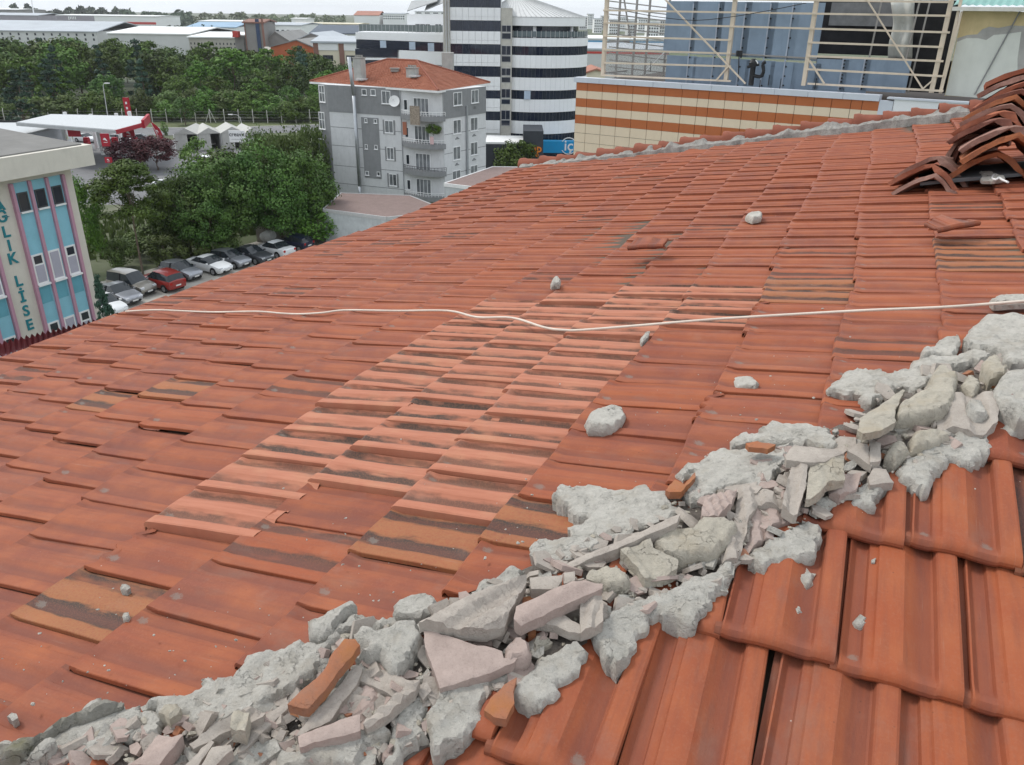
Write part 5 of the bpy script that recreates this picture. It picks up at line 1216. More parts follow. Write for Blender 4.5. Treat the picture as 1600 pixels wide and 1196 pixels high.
mb = MB(); p0, p1 = F1.hit(*zp('a', 1125, 845)), F1.hit(*zp('a', 1125, 892)); F1.box(mb, p0[0] - .22, p0[0] + .22, p1[1], p0[1], 1.12, 1.18); o = mb.build('towel', flat('pink_towel', (.60, .42, .42), .95)); tag(o, 'pale pink towel hung over the second balcony from the top', 'towel'); center_root(o)
p_ = F1.at(F1.hit(*zp('a', 1120, 830))[0], F1.hit(*zp('a', 1120, 842))[1], .55); tree('bush0', p_.x, p_.y, 1.3, 1.7, 'green potted plant on the second balcony from the top', name='potted_plant', cat='plant', z=p_.z)
mb = MB(); p0 = F1.hit(*zp('a', 930, 800)); F1.box(mb, p0[0] - .25, p0[0] + .25, p0[1] - .7, p0[1] + .7, .1, .16); o = mb.build('cloth', flat('rust_cloth', (.40, .16, .10), .95)); tag(o, 'rust red cloth hanging at the left of the second balcony', 'cloth'); center_root(o)
# chimneys, vent, flue, dish, downpipes
def roof_z(px, py): f = (tips[0], tips[1]); n = (tips[1] - tips[0]).cross(r0 - tips[0]); d = Vector(ray(px, py)); t_ = (tips[0] - Vector((0, 0, CAM_Z))).dot(n) / d.dot(n); return d * t_ + Vector((0, 0, CAM_Z))
M_CHIM = flat('chimney_render', (.40, .40, .38), .9, dirt=.4); M_CHT = flat('chimney_cap', (.30, .29, .27), .9); M_DARK = flat('soot', (.03, .03, .03), .95)
def chimney(bx, by, topy, w, parent):
    p = roof_z(bx, by); q = at_y(bx, topy, p.y); mb = MB(); rz = math.atan2(vlong.y, vlong.x)
    mb.box((p.x, p.y + .4, (p.z + q.z) / 2 - .4), (w, w * .75, q.z - p.z + .8), rz); c = mb.build('chimney', M_CHIM, parent)
    mb = MB(); mb.box((p.x, p.y + .4, q.z + .08), (w + .15, w * .75 + .15, .1), rz)
    for k in range(4):
        v = Vector((math.cos(rz), math.sin(rz), 0)) * (w * (k / 3 - .5) * .8); mb.tube(Vector((p.x, p.y + .4, q.z + .13)) + v, Vector((p.x, p.y + .4, q.z + .38)) + v, .11, 8)
    mb.build('chimney_pot', M_CHT, c)
    mb = MB(); mb.box((p.x + .3, p.y - .2, p.z + .22), (w * .9, .9, .18), rz, m=0); mb.build('flashing', M_GUT, c)
chimney(562, 127, 92, 1.15, aroof); chimney(644, 122, 108, 1.15, aroof)
p = roof_z(617, 113); mb = MB(); mb.box((p.x, p.y, p.z + .2), (.9, .6, .3)); mb.box((p.x, p.y, p.z + .42), (1.1, .8, .06)); mb.build('roof_vent', M_CHT, aroof)
M_FLUE = flat('steel_flue', (.42, .44, .46), .35, metal=.6, var=.1)
fl = [at_y(549.5, 92, F1.at(F1.hit(552, 200)[0], 0, .45).y)]; s_f = F1.hit(556, 200)[0]
pts = [F1.at(F1.hit(549.5, 92)[0], F1.hit(549.5, 92)[1] + .2, .55), F1.at(F1.hit(556, 140)[0], zE - 1, .5), F1.at(F1.hit(562, 290, .5)[0], F1.hit(562, 290)[1], .5), F1.at(F1.hit(563, 312, .5)[0], F1.hit(563, 313)[1], .6), F1.at(F1.hit(572, 326, 1.6)[0], F1.hit(572, 326)[1], 1.7), F1.at(F1.hit(575, 352, 1.7)[0], F1.hit(575, 352)[1], 1.7)]
mb = MB(); mb.path(pts, .21, 10); mb.build('flue', M_FLUE, apt, smooth=True)
mb = MB(); a = F1.hit(*zp('a', 900, 560)); b_ = F1.hit(*zp('a', 918, 1200)); mb.tube(F1.at(a[0], zE - .2, .15), F1.at(a[0], b_[1], .15), .05, 6); a = F2.hit(*zp('a', 1308, 660)); mb.tube(F2.at(a[0], a[1], .15), F2.at(a[0], 2.5, .15), .13, 8); mb.build('downpipe', M_FLUE, apt)
def dish(p, face, r, label):
    t_ = thing('satellite_dish', label, 'satellite dish', p); face = Vector(face).normalized(); a = face.orthogonal().normalized(); b = face.cross(a); mb = MB(); K = 20; vs = [Vector(p) - face * .12]; fs = []
    for rr, dz in ((.5, -.09), (1.0, 0)):
        for k in range(K): vs.append(Vector(p) + (a * math.cos(6.2832 * k / K) + b * math.sin(6.2832 * k / K)) * r * rr + face * dz)
    for k in range(K): fs.append((0, 1 + k, 1 + (k + 1) % K)); fs.append((1 + k, 1 + K + k, 1 + K + (k + 1) % K, 1 + (k + 1) % K))
    mb.add(vs, fs); mb.build('reflector', M_WHITE, t_, smooth=True); mb = MB(); mb.tube(Vector(p) + b * -r * .9, Vector(p) + face * .5, .02, 5); mb.box(Vector(p) + face * .5, (.08, .08, .1)); mb.tube(Vector(p) - face * .1, Vector(p) - face * .5 - Vector((0, 0, .3)), .03, 6); mb.build('arm', M_GUT, t_)
pd = F1.at(*F1.hit(*zp('a', 878, 628)), .6); dish(tuple(pd), (-.1, -1, .35), .62, 'round white satellite dish on the grey apartment block')
# annexes with brown roofs
M_BRN = far_tile_mat('brown_sheet_roof', (.19, .135, .12), (.23, .165, .15)); M_ANX = flat('annex_wall', (.50, .53, .54), .9, dirt=.3)
def annex(name, label, pts, z, dz, wall, roof, parapet=None):
    t_ = thing(name, label, 'annex', (sum(p.x for p in pts) / len(pts), sum(p.y for p in pts) / len(pts), 0)); hull_prism(pts, 0, z - .25, 'wall', wall, t_); hull_prism(pts, z - .25, z, 'roof', roof, t_)
    mb = MB()
    for a, b in zip(pts, list(pts[1:]) + [pts[0]]): mb.bar(Vector((a.x, a.y, z - .12)), Vector((b.x, b.y, z - .12)), .12, .34)
    mb.build('parapet', parapet or M_GUT, t_); return t_
zA = 3.6; P_ = [at_z(505, 327, zA), at_z(533, 302, zA), at_z(640, 306, zA), at_z(700, 330, zA), at_z(604, 340, zA)]
annex('annex', 'low annex with flat brown roof in front of the grey apartment block', P_, zA, 0, M_ANX, M_BRN)
zA2 = 6.3; P_ = [at_z(694, 287, zA2), at_z(770, 261, zA2), at_z(836, 262, zA2), at_z(800, 300, zA2)]
annex('annex', 'annex with brown roof and white edge just above the eave corner of the roof', P_, zA2, 0, M_ANX, M_BRN, M_WHITE)

# ---------------------------------------------------------------- school with pink pilasters at the left
S_CR = flat('cream_render', (.62, .585, .52), .9, var=.05, dirt=.15); S_BL = flat('turquoise_panel', (.25, .52, .63), .7, var=.06); S_PK = flat('mauve_pilaster', (.47, .26, .34), .8, var=.06); S_LET = flat('teal_letter', (.02, .20, .24), .6); S_ROOF = flat('roof_felt_grey', (.20, .195, .185), .95, var=.15, scale=.8); S_PAN = flat('lilac_grey_panel', (.40, .39, .46), .7, var=.05)
zS1, zS0 = 15.1, 14.0
K0 = at_z(143, 226, zS1); K1 = at_z(-130, 268, zS1); K0b = at_z(143, 226, zS1)
fd = (Vector((K1.x, K1.y, 0)) - Vector((K0.x, K0.y, 0))).normalized(); fn = Vector((fd.y, -fd.x, 0)); fn = fn if fn.dot(-Vector((K0.x, K0.y, 0))) > 0 else -fn
school = thing('school', 'school with turquoise panels, pink pilasters and vertical lettering at the left', 'school', (K0.x - fn.x * 6 + fd.x * 6, K0.y - fn.y * 6 + fd.y * 6, 0))
wo_ = Vector((K0.x, K0.y, 0)) - fn * .95 + fd * .9; FS = Facade(wo_, wo_ + fd * 14)
dep = 13.0
hull_prism([wo_, wo_ + fd * 16, wo_ + fd * 16 - fn * dep, wo_ - fn * dep], 0, zS0 - .002, 'wall', S_CR, school)
k0 = Vector((K0.x, K0.y, 0)); sl_ = [k0, k0 + fd * 18, k0 + fd * 18 - fn * (dep + 2), k0 - fn * (dep + 2)]
rf = hull_prism(sl_, zS0, zS1, 'roof_slab', S_CR, school)
q_ = [k0 - fn * .35 + fd * .35, k0 + fd * 17.6 - fn * .35, k0 + fd * 17.6 - fn * (dep + 1.6), k0 + fd * .35 - fn * (dep + 1.6)]
mb = MB(); mb.prism([(p.x, p.y) for p in q_], zS1 - .05, zS1 + .05); 
mid_a = (q_[0] + q_[3]) / 2; mid_b = (q_[1] + q_[2]) / 2
mb.add([(*q_[0][:2], zS1 + .06), (*q_[1][:2], zS1 + .06), (*mid_b[:2], zS1 + .8), (*mid_a[:2], zS1 + .5), (*q_[2][:2], zS1 + .06), (*q_[3][:2], zS1 + .06)], [(0, 1, 2, 3), (3, 2, 4, 5), (0, 3, 5), (1, 4, 2)]); mb.build('roof', S_ROOF, rf)
mb = MB(); mb.bar((*mid_a[:2], zS1 + .56), (*mid_b[:2], zS1 + .86), .8, .06); mb.build('ridge_flashing', flat('bright_flashing', (.62, .66, .72), .3, metal=.5), rf)
fsx = lambda x, y: FS.hit(*zp('s', x, y))[0]
def bay(pil, cols):
    return
pils = [385, 280, 165, 45]; ztop = FS.hit(*zp('s', 300, 105))[1]; S_p = [fsx(385, 120), fsx(282, 140), fsx(168, 170), fsx(52, 190)]
sw = S_p[1] - S_p[0]; S_p = [S_p[0], S_p[0] + sw, S_p[0] + 2 * sw, S_p[0] + 3 * sw]
let0 = S_p[3] + .16; let1 = let0 + 1.30; S_q = [let1 + .16 + k * sw for k in range(4)]
for s in S_p + S_q:
    mb = MB(); FS.box(mb, s - .085, s + .085, .5, ztop, 0, .20); mb.build('pilaster', S_PK, school)
zrow = [FS.hit(*zp('s', 340, y))[1] for y in (130, 220, 505, 655, 825, 975)]
zrow = [ztop - .52, ztop - 1.50, ztop - 3.85, ztop - 5.5, ztop - 7.75, ztop - 9.4]
blue = MB()
for grp in (S_p, S_q):
    FS.box(blue, grp[0] + .12, grp[3] - .12, .5, ztop - .01, 0, .06)
blue.build('wall_panel', S_BL, school)
M_DKF = flat('dark_frame', (.06, .065, .07), .5)
for gi, grp in enumerate((S_p, S_q)):
    for k in range(3):
        a, b_ = grp[k] + .16, grp[k + 1] - .16
        window(FS, school, a + .05, b_ - .05, zrow[1], zrow[0], .06, fw=.07, mull=0, frame=M_DKF, name='window', sill=False); mb = MB(); FS.box(mb, a + .02, b_ - .02, zrow[1] - .09, zrow[1] - .003, .06, .2); mb.build('window_sill', M_PVC, school)
        for r_ in (2, 4):
            zt, zb = zrow[r_], zrow[r_ + 1]
            mb = MB(); FS.box(mb, a, b_, zb, zt, .06, .10); FS.box(mb, a - .03, b_ + .03, zb - .10, zb - .003, .06, .22); w = mb.build('window', M_PVC, school)
            mb = MB(); FS.box(mb, a + .09, b_ - .09, zb + .1, zt - (.62 if k != 1 else .1), .095, .112); mb.build('blind', S_PAN, w)
            if k != 1: mb = MB(); FS.box(mb, a + .12, b_ - .12, zt - .52, zt - .09, .095, .112); mb.build('pane', G_DK, w)
        for zz in (zrow[3] - 1.1, zrow[5] - 1.1):
            mb = MB(); FS.box(mb, a + .02, b_ - .02, zz, zz + .9, .06, .075); mb.build('wall_panel', flat('turquoise_panel_dark', (.13, .36, .45), .7, var=.08), school)
_fonts = {}
def text_obj(txt, size, origin, xdir, nrm, mat, name, parent=None, depth=.02, align='CENTER', bold=0.0):
    cu = bpy.data.curves.new(name, 'FONT'); cu.body = txt; cu.size = size; cu.extrude = depth; cu.align_x = align; cu.align_y = 'CENTER'; cu.offset = bold; cu.resolution_u = 3
    tmp = bpy.data.objects.new('tmp_text', cu); COL.objects.link(tmp); bpy.context.view_layer.update()
    me = bpy.data.meshes.new_from_object(tmp.evaluated_get(bpy.context.evaluated_depsgraph_get())); bpy.data.objects.remove(tmp); bpy.data.curves.remove(cu)
    X = Vector(xdir).normalized(); N = Vector(nrm).normalized(); Y = N.cross(X); m_ = Matrix((X, Y, N)).transposed().to_4x4(); m_.translation = Vector(origin)
    if parent is not None: m_ = wloc(parent).inverted() @ m_
    me.transform(m_); me.materials.clear(); me.materials.append(mat); me.name = name
    o = bpy.data.objects.new(name, me); COL.objects.link(o); o.parent = parent; return o
# which way reads left to right on this wall
xd = -fd if (-fd).cross(Vector((0, 0, 1))).dot(fn) > 0 else fd
for ch, (lx, ly) in zip('SAĞLIKLİSE', [(0, 190), (25, 278), (45, 350), (62, 445), (85, 530), (105, 610), (140, 750), (160, 850), (185, 935), (212, 1020)]):
    s, z = FS.hit(*zp('s', lx, ly)); s = (let0 + let1) / 2
    text_obj(ch, .82, FS.at(s, z, .02), xd, fn, S_LET, 'letter', school, .03, bold=.018)
# maroon corrugated roof of the low part in front of the school
mb = MB(); M_MAR = flat('maroon_sheet', (.23, .035, .05), .5, var=.1)
a0, a1 = at_z(-70, 580, 8.0), at_z(152, 512, 8.0); b0_, b1_ = at_z(-70, 553, 8.8), at_z(150, 501, 8.8)
t_ = thing('canopy_roof', 'maroon corrugated roof between the school and the eave', 'roof', (a0.x, a0.y, 0)); n = 26
vs = []; fs = []
for k in range(n * 2 + 1):
    u = k / (n * 2); h = .09 * (1 if k % 2 else -1)
    vs += [a0.lerp(a1, u) + Vector((0, 0, h)), b0_.lerp(b1_, u) + Vector((0, 0, h))]
for k in range(n * 2): fs.append((2 * k, 2 * k + 2, 2 * k + 3, 2 * k + 1))
mb.add(vs, fs); mb.build('roof_sheet', M_MAR, t_); mb = MB(); mb.bar(a0 - Vector((0, 0, .22)), a1 - Vector((0, 0, .22)), .15, .2); mb.build('edge_trim', M_WHITE, t_)
mb = MB(); mb.prism([(p.x, p.y) for p in (a0, a1, b1_, b0_)], 0, 7.6); mb.build('wall', S_CR, t_)

# ---------------------------------------------------------------- striped office block with round tower
O_WH = flat('white_cladding', (.83, .835, .84), .45, var=.03, scale=.6, dirt=.08); O_JT = flat('cladding_joint', (.55, .56, .58), .7); O_BG = flat('beige_concrete', (.50, .48, .43), .9, dirt=.3)
off = thing('office_block', 'white office block with dark window bands and a round corner tower', 'office block', (0, 142, 0)); YO = 133.0
FT = Facade((-10.5, YO), (-1.7, YO))
def zt_(py, px=740): return FT.hit(px, py)[1]
tl, tr_ = FT.hit(703, 60)[0], FT.hit(782, 60)[0]
Xl, Xr = FT.at(tl, 0).x, FT.at(tr_, 0).x
hull_prism([Vector((Xl, YO + .3, 0)), Vector((Xr, YO + .3, 0)), Vector((Xr, YO + 16, 0)), Vector((Xl, YO + 16, 0))], 0, zt_(-14), 'core_wall', O_WH, off)
def clad_band(f, s0, s1, z0, z1, cols, name='wall_panel', mat=None):
    """white cladding made of single panels with joints"""
    for k in range(cols):
        a, b = s0 + (s1 - s0) * k / cols, s0 + (s1 - s0) * (k + 1) / cols; mb = MB(); f.box(mb, a + .014, b - .014, z0, (z0 * .7 + z1 * .3) - .014, -.3, .0); f.box(mb, a + .014, b - .014, (z0 * .7 + z1 * .3) + .014, z1, -.3, .0); mb.build(name, mat or O_WH, off)
bt = [(12, 32), (49, 69), (85, 103.5), (120, 141), (154, 174), (188, 208)]; dt = [(-8, 12), (32, 49), (69, 85), (103.5, 120), (141, 154), (174, 188)]
for y0, y1 in bt: clad_band(FT, tl, tr_, zt_(y1), zt_(y0), 8)
for y0, y1 in dt:
    mb = MB(); FT.box(mb, tl, tr_, zt_(y1), zt_(y0), -.3, -.06); w = mb.build('window_band', G_BL, off)
    mb = MB()
    for k in range(9): s = tl + (tr_ - tl) * k / 8; FT.box(mb, s - .03, s + .03, zt_(y1), zt_(y0), -.06, -.02)
    mb.build('mullion', flat('dark_mullion', (.05, .06, .08), .4), w)
# beige strip with small windows
s0, s1_ = FT.hit(782.5, 60)[0], FT.hit(800, 60)[0]; mb = MB(); FT.box(mb, s0, s1_, 0, zt_(12), -6, -.25); mb.build('stair_wall', O_BG, off)
for y0, y1 in ((39, 50), (51, 61), (71, 86), (87, 97), (106, 118), (120, 129), (138.5, 153), (154.5, 163), (172, 187), (187.5, 196.5)):
    window(FT, off, s0 + .12, s1_ - .15, zt_(y1), zt_(y0), -.25, fw=.06, mull=1 if y1 - y0 > 10.5 else 0, frame=flat('alu_frame', (.45, .45, .46), .4, metal=.4), pane=G_BL, sill=False)
# round tower
DC = Vector((FT.at(FT.hit(838, 60)[0], 0).x, YO + 8.6, 0)); DR = 8.6
def zd(py): return at_y(838, py, YO)[2]
def ring(r0, z0, z1, mat, name, a0=0, a1=360, n=48, parent=None, r_in=None):
    mb = MB(); r_in = r_in or r0 - .4; ang = [R(a0 + (a1 - a0) * k / n) for k in range(n + 1)]
    vs = []
    for a in ang:
        c, s = math.cos(a), math.sin(a); vs += [(DC.x + r0 * c, DC.y + r0 * s, z0), (DC.x + r0 * c, DC.y + r0 * s, z1), (DC.x + r_in * c, DC.y + r_in * s, z1), (DC.x + r_in * c, DC.y + r_in * s, z0)]
    fs = []
    for k in range(n):
        for j in range(4): fs.append((4 * k + j, 4 * (k + 1) + j, 4 * (k + 1) + (j + 1) % 4, 4 * k + (j + 1) % 4))
    if a1 - a0 < 359: fs += [(0, 1, 2, 3), (4 * n + 3, 4 * n + 2, 4 * n + 1, 4 * n)]
    mb.add(vs, fs); return mb.build(name, mat, parent or off)
ring(DR - .35, 0, zd(60), flat('tower_core', (.10, .11, .13), .8), 'tower_core')
for y0, y1 in ((60, 73), (87, 107), (122, 142), (156, 176), (190, 210)):
    z0, z1 = zd(y1), zd(y0); NP = 44
    for k in range(NP):
        a = 150 + 240 * k / NP
        ring(DR, z0, z1, O_WH, 'wall_panel', a + .10, a + 240 / NP - .10, 2)
    ring(DR - .02, z0, z1, O_JT, 'wall_backing')
for i, (y0, y1) in enumerate(((73, 87), (107, 122), (142, 156), (176, 190), (210, 221))):
    w = ring(DR - .12, zd(y1), zd(y0), G_BL, 'window_band')
    mb = MB()
    for k in range(60): a = R(150 + 240 * k / 60); mb.box((DC.x + (DR - .10) * math.cos(a), DC.y + (DR - .10) * math.sin(a), (zd(y1) + zd(y0)) / 2), (.06, .05, zd(y0) - zd(y1)), a)
    mb.build('mullion', flat('dark_mullion', (.05, .06, .08), .4), w)
    if i == 2: mb = MB(); a = R(262); mb.box((DC.x + (DR + .12) * math.cos(a), DC.y + (DR + .12) * math.sin(a) - .15, (zd(y1) + zd(y0)) / 2), (1.0, .06, (zd(y0) - zd(y1)) * .95), 0); mb.build('open_sash', flat('sash_reflecting', (.42, .50, .60), .15), w)
ring(DR - .05, zd(62), zd(60), flat('terrace', (.5, .5, .5), .8), 'terrace', r_in=.1)
ring(DR - 1.6, zd(60), zd(41), G_BL, 'window_band')
mb = MB()
for k in range(40): a = R(170 + 200 * k / 40); p = Vector((DC.x + (DR - .15) * math.cos(a), DC.y + (DR - .15) * math.sin(a), zd(60))); mb.tube(p, p + Vector((0, 0, 1.05)), .03, 5)
mb.build('railing_post', M_GUT, off)
ring(DR - .2, zd(60) + .15, zd(60) + .95, glass('rail_glass', (.10, .13, .14), .1), 'railing', r_in=DR - .23, a0=170, a1=370)
for a in (200, 268, 322): mb = MB(); mb.box((DC.x + (DR - 1.5) * math.cos(R(a)), DC.y + (DR - 1.5) * math.sin(R(a)), (zd(60) + zd(41)) / 2), (.3, .5, zd(41) - zd(60)), R(a)); mb.build('column', O_WH, off)
ring(DR - .55, zd(41), zd(27), O_WH, 'fascia')
mb = MB(); apex = (DC.x - 3.4, DC.y, zd(27) + 3.4); n = 64; vs = [apex] + [(DC.x + (DR - .45) * math.cos(6.2832 * k / n), DC.y + (DR - .45) * math.sin(6.2832 * k / n), zd(27) + .02) for k in range(n)]
mb.add(vs, [(0, 1 + k, 1 + (k + 1) % n) for k in range(n)]); mb.build('cone_roof', flat('ribbed_zinc_roof', (.56, .565, .56), .5, var=.06), off)
mb = MB()
for k in range(0, n): mb.bar(Vector(vs[1 + k]) + Vector((0, 0, .04)), Vector(apex) + Vector((0, 0, .04)), .05, .07)
mb.build('roof_rib', flat('ribbed_zinc_seam', (.48, .485, .48), .5), off)
# low wing at the left with slanting end, terrace and glass rail
YW = 136.0; FW = Facade((at_y(553, 60, YW).x, YW), (at_y(703, 60, YW).x, YW)); zw_ = lambda px, py: FW.hit(px, py)[1]; sw_ = lambda px, py: FW.hit(px, py)[0]
Z = lambda y: zp('w', 100, y)[1]
x0w, x1w = FW.o.x, FW.at(FW.len, 0).x
ztw = zw_(620, 51); hull_prism([Vector((x0w + .6, YW + .35, 0)), Vector((x1w, YW + .35, 0)), Vector((x1w, YW + 14, 0)), Vector((x0w + .6, YW + 14, 0))], 0, ztw, 'wing_wall', O_WH, off)
def wing_band(y0l, y1l, y0r, y1r, xa, xb, mat, name, cols=0):
    a = FW.hit(*zp('w', xa, y0l)); b = FW.hit(*zp('w', xb, y0r)); c = FW.hit(*zp('w', xb, y1r)); d = FW.hit(*zp('w', xa, y1l)); mb = MB(); P4 = [a, b, c, d]
    mb.add([FW.at(*q, .0) for q in P4] + [FW.at(*q, -.34) for q in P4], [(3, 2, 1, 0), (4, 5, 6, 7), (0, 1, 5, 4), (1, 2, 6, 5), (2, 3, 7, 6), (3, 0, 4, 7)]); return mb.build(name, mat, off)
wing_band(312, 378, 335, 410, 95, 935, O_WH, 'fascia'); wing_band(380, 468, 412, 500, 102, 935, G_BL, 'window_band'); wing_band(470, 548, 480, 553, 92, 500, G_BL, 'window_band'); wing_band(480, 600, 500, 630, 512, 935, O_WH, 'wall_panel'); wing_band(556, 576, 560, 580, 75, 480, O_WH, 'wall_panel'); wing_band(582, 700, 582, 700, 70, 500, G_BL, 'window_band'); wing_band(632, 700, 640, 700, 515, 935, G_BL, 'window_band')
mb = MB()
for x, y0, y1 in [(330, 392, 462), (610, 405, 480), (790, 415, 495)]: a = FW.rect('w', x, y0, x + 62, y1); FW.box(mb, *a, .0, .05)
mb.build('open_sash', flat('sash_reflecting', (.42, .50, .60), .15), off)
mb = MB(); a, b_ = FW.hit(*zp('w', 130, 312)), FW.hit(*zp('w', 935, 330)); N_ = 22
for k in range(N_ + 1): s = a[0] + (b_[0] - a[0]) * k / N_; mb.tube(FW.at(s, ztw, -.1), FW.at(s, ztw + 1.15, -.1), .03, 5)
mb.build('railing_post', M_GUT, off); mb = MB(); FW.box(mb, a[0], b_[0], ztw + .12, ztw + 1.1, -.13, -.10); mb.build('railing', glass('rail_glass2', (.16, .19, .19), .15), off)
FP = Facade((at_y(632, 40, YW + 4).x, YW + 4), (at_y(705, 40, YW + 4).x, YW + 4)); pw = FP.rect('w', 590, 140, 935, 330)
hull_prism([FP.at(pw[0], 0), FP.at(pw[1] + 1, 0), FP.at(pw[1] + 1, 0, -5), FP.at(pw[0], 0, -5)], ztw, FP.hit(*zp('w', 700, 140))[1], 'penthouse_wall', O_WH, off)
for x0, y0, x1, y1, mu in ((665, 228, 818, 318, 2), (858, 230, 925, 320, 1)): window(FP, off, *FP.rect('w', x0, y0, x1, y1), .0, fw=.09, mull=mu, pane=G_DK, trans=.75)
for (x0, y0, x1, y1) in ((590, 105, 880, 10), (760, 100, 960, 15)):
    a, b_ = at_y(*zp('w', x0, y0), YW + 3.5), at_y(*zp('w', x1, y1), YW + 3.5); mb = MB(); mb.add([a, b_, b_ + Vector((0, 6, 1.4)), a + Vector((0, 6, 1.4)), a - Vector((0, 0, .12)), b_ - Vector((0, 0, .12)), b_ + Vector((0, 6, 1.28)), a + Vector((0, 6, 1.28))], [(0, 1, 2, 3), (7, 6, 5, 4), (0, 4, 5, 1), (1, 5, 6, 2), (2, 6, 7, 3), (3, 7, 4, 0)]); mb.build('sloping_roof', flat('grey_sheet', (.33, .34, .34), .5), off)
mb = MB(); cx0, cx1 = at_y(693, 50, YO - .2).x, at_y(703.5, 50, YO - .2).x; mb.box(((cx0 + cx1) / 2, YO + .3, zt_(-14) / 2), (cx1 - cx0, 1.2, zt_(-14))); mb.build('service_column', O_BG, off)
mb = MB(); 
for x in (697, 701): q = at_y(x, 50, YO - .5); mb.tube((q.x, YO - .45, 1), (q.x, YO - .45, zt_(-12)), .09, 6)
for k in range(24): mb.box(((cx0 + cx1) / 2, YO - .35, 2 + k * .95), (cx1 - cx0, .05, .06))
mb.build('pipe', M_GUT, off)
q = at_y(700, 108, 112); mb = MB(); mb.box((q.x, 112, q.z - 8), (1.5, 1.2, 20)); o = mb.build('chimney_shaft', M_CHIM); tag(o, 'bare concrete chimney shaft between the red roof and the office tower', 'chimney'); center_root(o)
# shop fronts at its foot
t_ = thing('shop', 'dark grey shop front with orange letters beside the round tower', 'shop', (2.0, 122, 0)); M_ANTH = flat('anthracite_panel', (.045, .05, .06), .5, var=.15)
Y1 = 122.0; FX = Facade((at_y(755, 230, Y1).x, Y1), (at_y(850, 230, Y1).x, Y1)); a = FX.rect('d', 85, 985, 345, 1150); mb = MB(); FX.box(mb, a[0], a[1], 0, a[3], -7, 0); mb.build('wall', M_ANTH, t_)
mb = MB(); FX.box(mb, a[0] - .1, a[1], a[3] - .25, a[3] + .02, -7.1, .08); mb.build('roof', M_WHITE, t_)
a2 = FX.rect('d', 345, 905, 478, 1110); mb = MB(); FX.box(mb, a2[0], a2[1], 0, a2[3], -6.9, .5); mb.build('sign_tower', M_ANTH, t_)
M_ORL = flat('orange_letter', (.75, .22, .02), .5); sx, sz = FX.hit(*zp('d', 425, 1030), .5)
text_obj('mp', 1.6, FX.at(sx, sz, .52), (1, 0, 0), (0, -1, 0), M_ORL, 'letter', t_, .05, bold=.03); sx, sz = FX.hit(*zp('d', 440, 1072), .5); text_obj('o', .9, FX.at(sx, sz, .52), (1, 0, 0), (0, -1, 0), M_ORL, 'letter', t_, .05, bold=.03)
t_ = thing('shop_sign', 'bright blue shop fascia with white letters under the round tower', 'shop sign', (DC.x + 2, YO - 2, 0)); YB = 131.0; FB = Facade((at_y(848, 230, YB).x, YB), (at_y(898, 230, YB).x, YB)); a = FB.rect('d', 478, 978, 690, 1062)
mb = MB(); FB.box(mb, a[0], a[1] + 3, a[2], a[3], -1.5, 0); mb.build('fascia', flat('bright_blue_sign', (.01, .28, .56), .4, var=.04), t_)
mb = MB(); FB.box(mb, a[0] + .2, a[1] + 3, 0, a[2] - .002, -1.4, -.4); mb.build('shop_window', G_BL, t_)
sx, sz = FB.hit(*zp('d', 658, 1012)); text_obj('iç', 2.3, FB.at(sx, sz, .02), (1, 0, 0), (0, -1, 0), M_WHITE, 'letter', t_, .05, bold=.02)
mb = MB(); K = 22; cc = FB.at(sx, sz, .03)
for k in range(K):
    a0_, a1_ = 6.2832 * k / K, 6.2832 * (k + 1) / K; 
    if 2.3 < a0_ < 3.6: continue
    mb.tube(cc + Vector((1.25 * math.cos(a0_), 0, 1.25 * math.sin(a0_))), cc + Vector((1.25 * math.cos(a1_), 0, 1.25 * math.sin(a1_))), .07, 5)
mb.build('emblem', M_WHITE, t_)
# ---------------------------------------------------------------- neighbour with orange and cream panels and a billboard frame on top
zS = 18.75; A0, A1 = at_z(900, 121.5, zS), at_z(1376, 150, zS)
FZ = Facade(A0, A1)
nb = thing('striped_building', 'building clad in orange and cream panels just beyond the roof', 'building', tuple(((A0 + A1) / 2 - FZ.n * 6)[:2]) + (0,))
C_OR = flat('orange_panel', (.43, .13, .045), .55, var=.05, dirt=.08); C_CR = flat('cream_panel', (.70, .575, .43), .55, var=.035, dirt=.08); C_CAP = flat('zinc_coping', (.55, .58, .64), .4, var=.05); C_GAP = flat('panel_gap', (.05, .04, .035), .9)
A1e = FZ.at(FZ.len + 9.0, 0)
hull_prism([FZ.at(.02, 0, -.05), FZ.at(FZ.len + 9, 0, -.05), FZ.at(FZ.len + 9, 0, -13), FZ.at(.02, 0, -13)], 0, zS - .25, 'wall', C_GAP, nb)
cols = [900.6, 917.9, 941.7, 965.5, 989.3, 1015.2, 1039.5, 1066.3, 1090.9, 1108.5, 1134, 1162.4, 1188.2, 1216.3, 1243.9, 1272.7, 1300.3, 1330.4, 1348, 1376.5]
def top_y(x): return 121.5 + (x - 900) * (150 - 121.5) / 476
S_c = [FZ.hit(x, top_y(x) + 10)[0] for x in cols]
rows_ = [FZ.hit(900.4, y)[1] for y in (128.5, 141.3, 153.3, 166.8, 179.3, 192.6)]
while rows_[-1] > 12.5: rows_.append(rows_[-1] - .52)
for j in range(len(rows_) - 1):
    orange = j in (0, 2, 4)
    for i in range(len(S_c) - 1):
        mb = MB(); FZ.box(mb, S_c[i] + .012, S_c[i + 1] - .012, rows_[j + 1] + (.003 if j < 5 else .010), rows_[j] - (.003 if j < 5 else .010), -.045, .0); mb.build('panel', C_OR if orange else C_CR, nb)
mb = MB(); FZ.box(mb, 0, FZ.len, 0, rows_[-1] - .01, -.045, -.002); mb.build('lower_wall', C_CR, nb)
cc = [0, 65, 130]; s = -.12
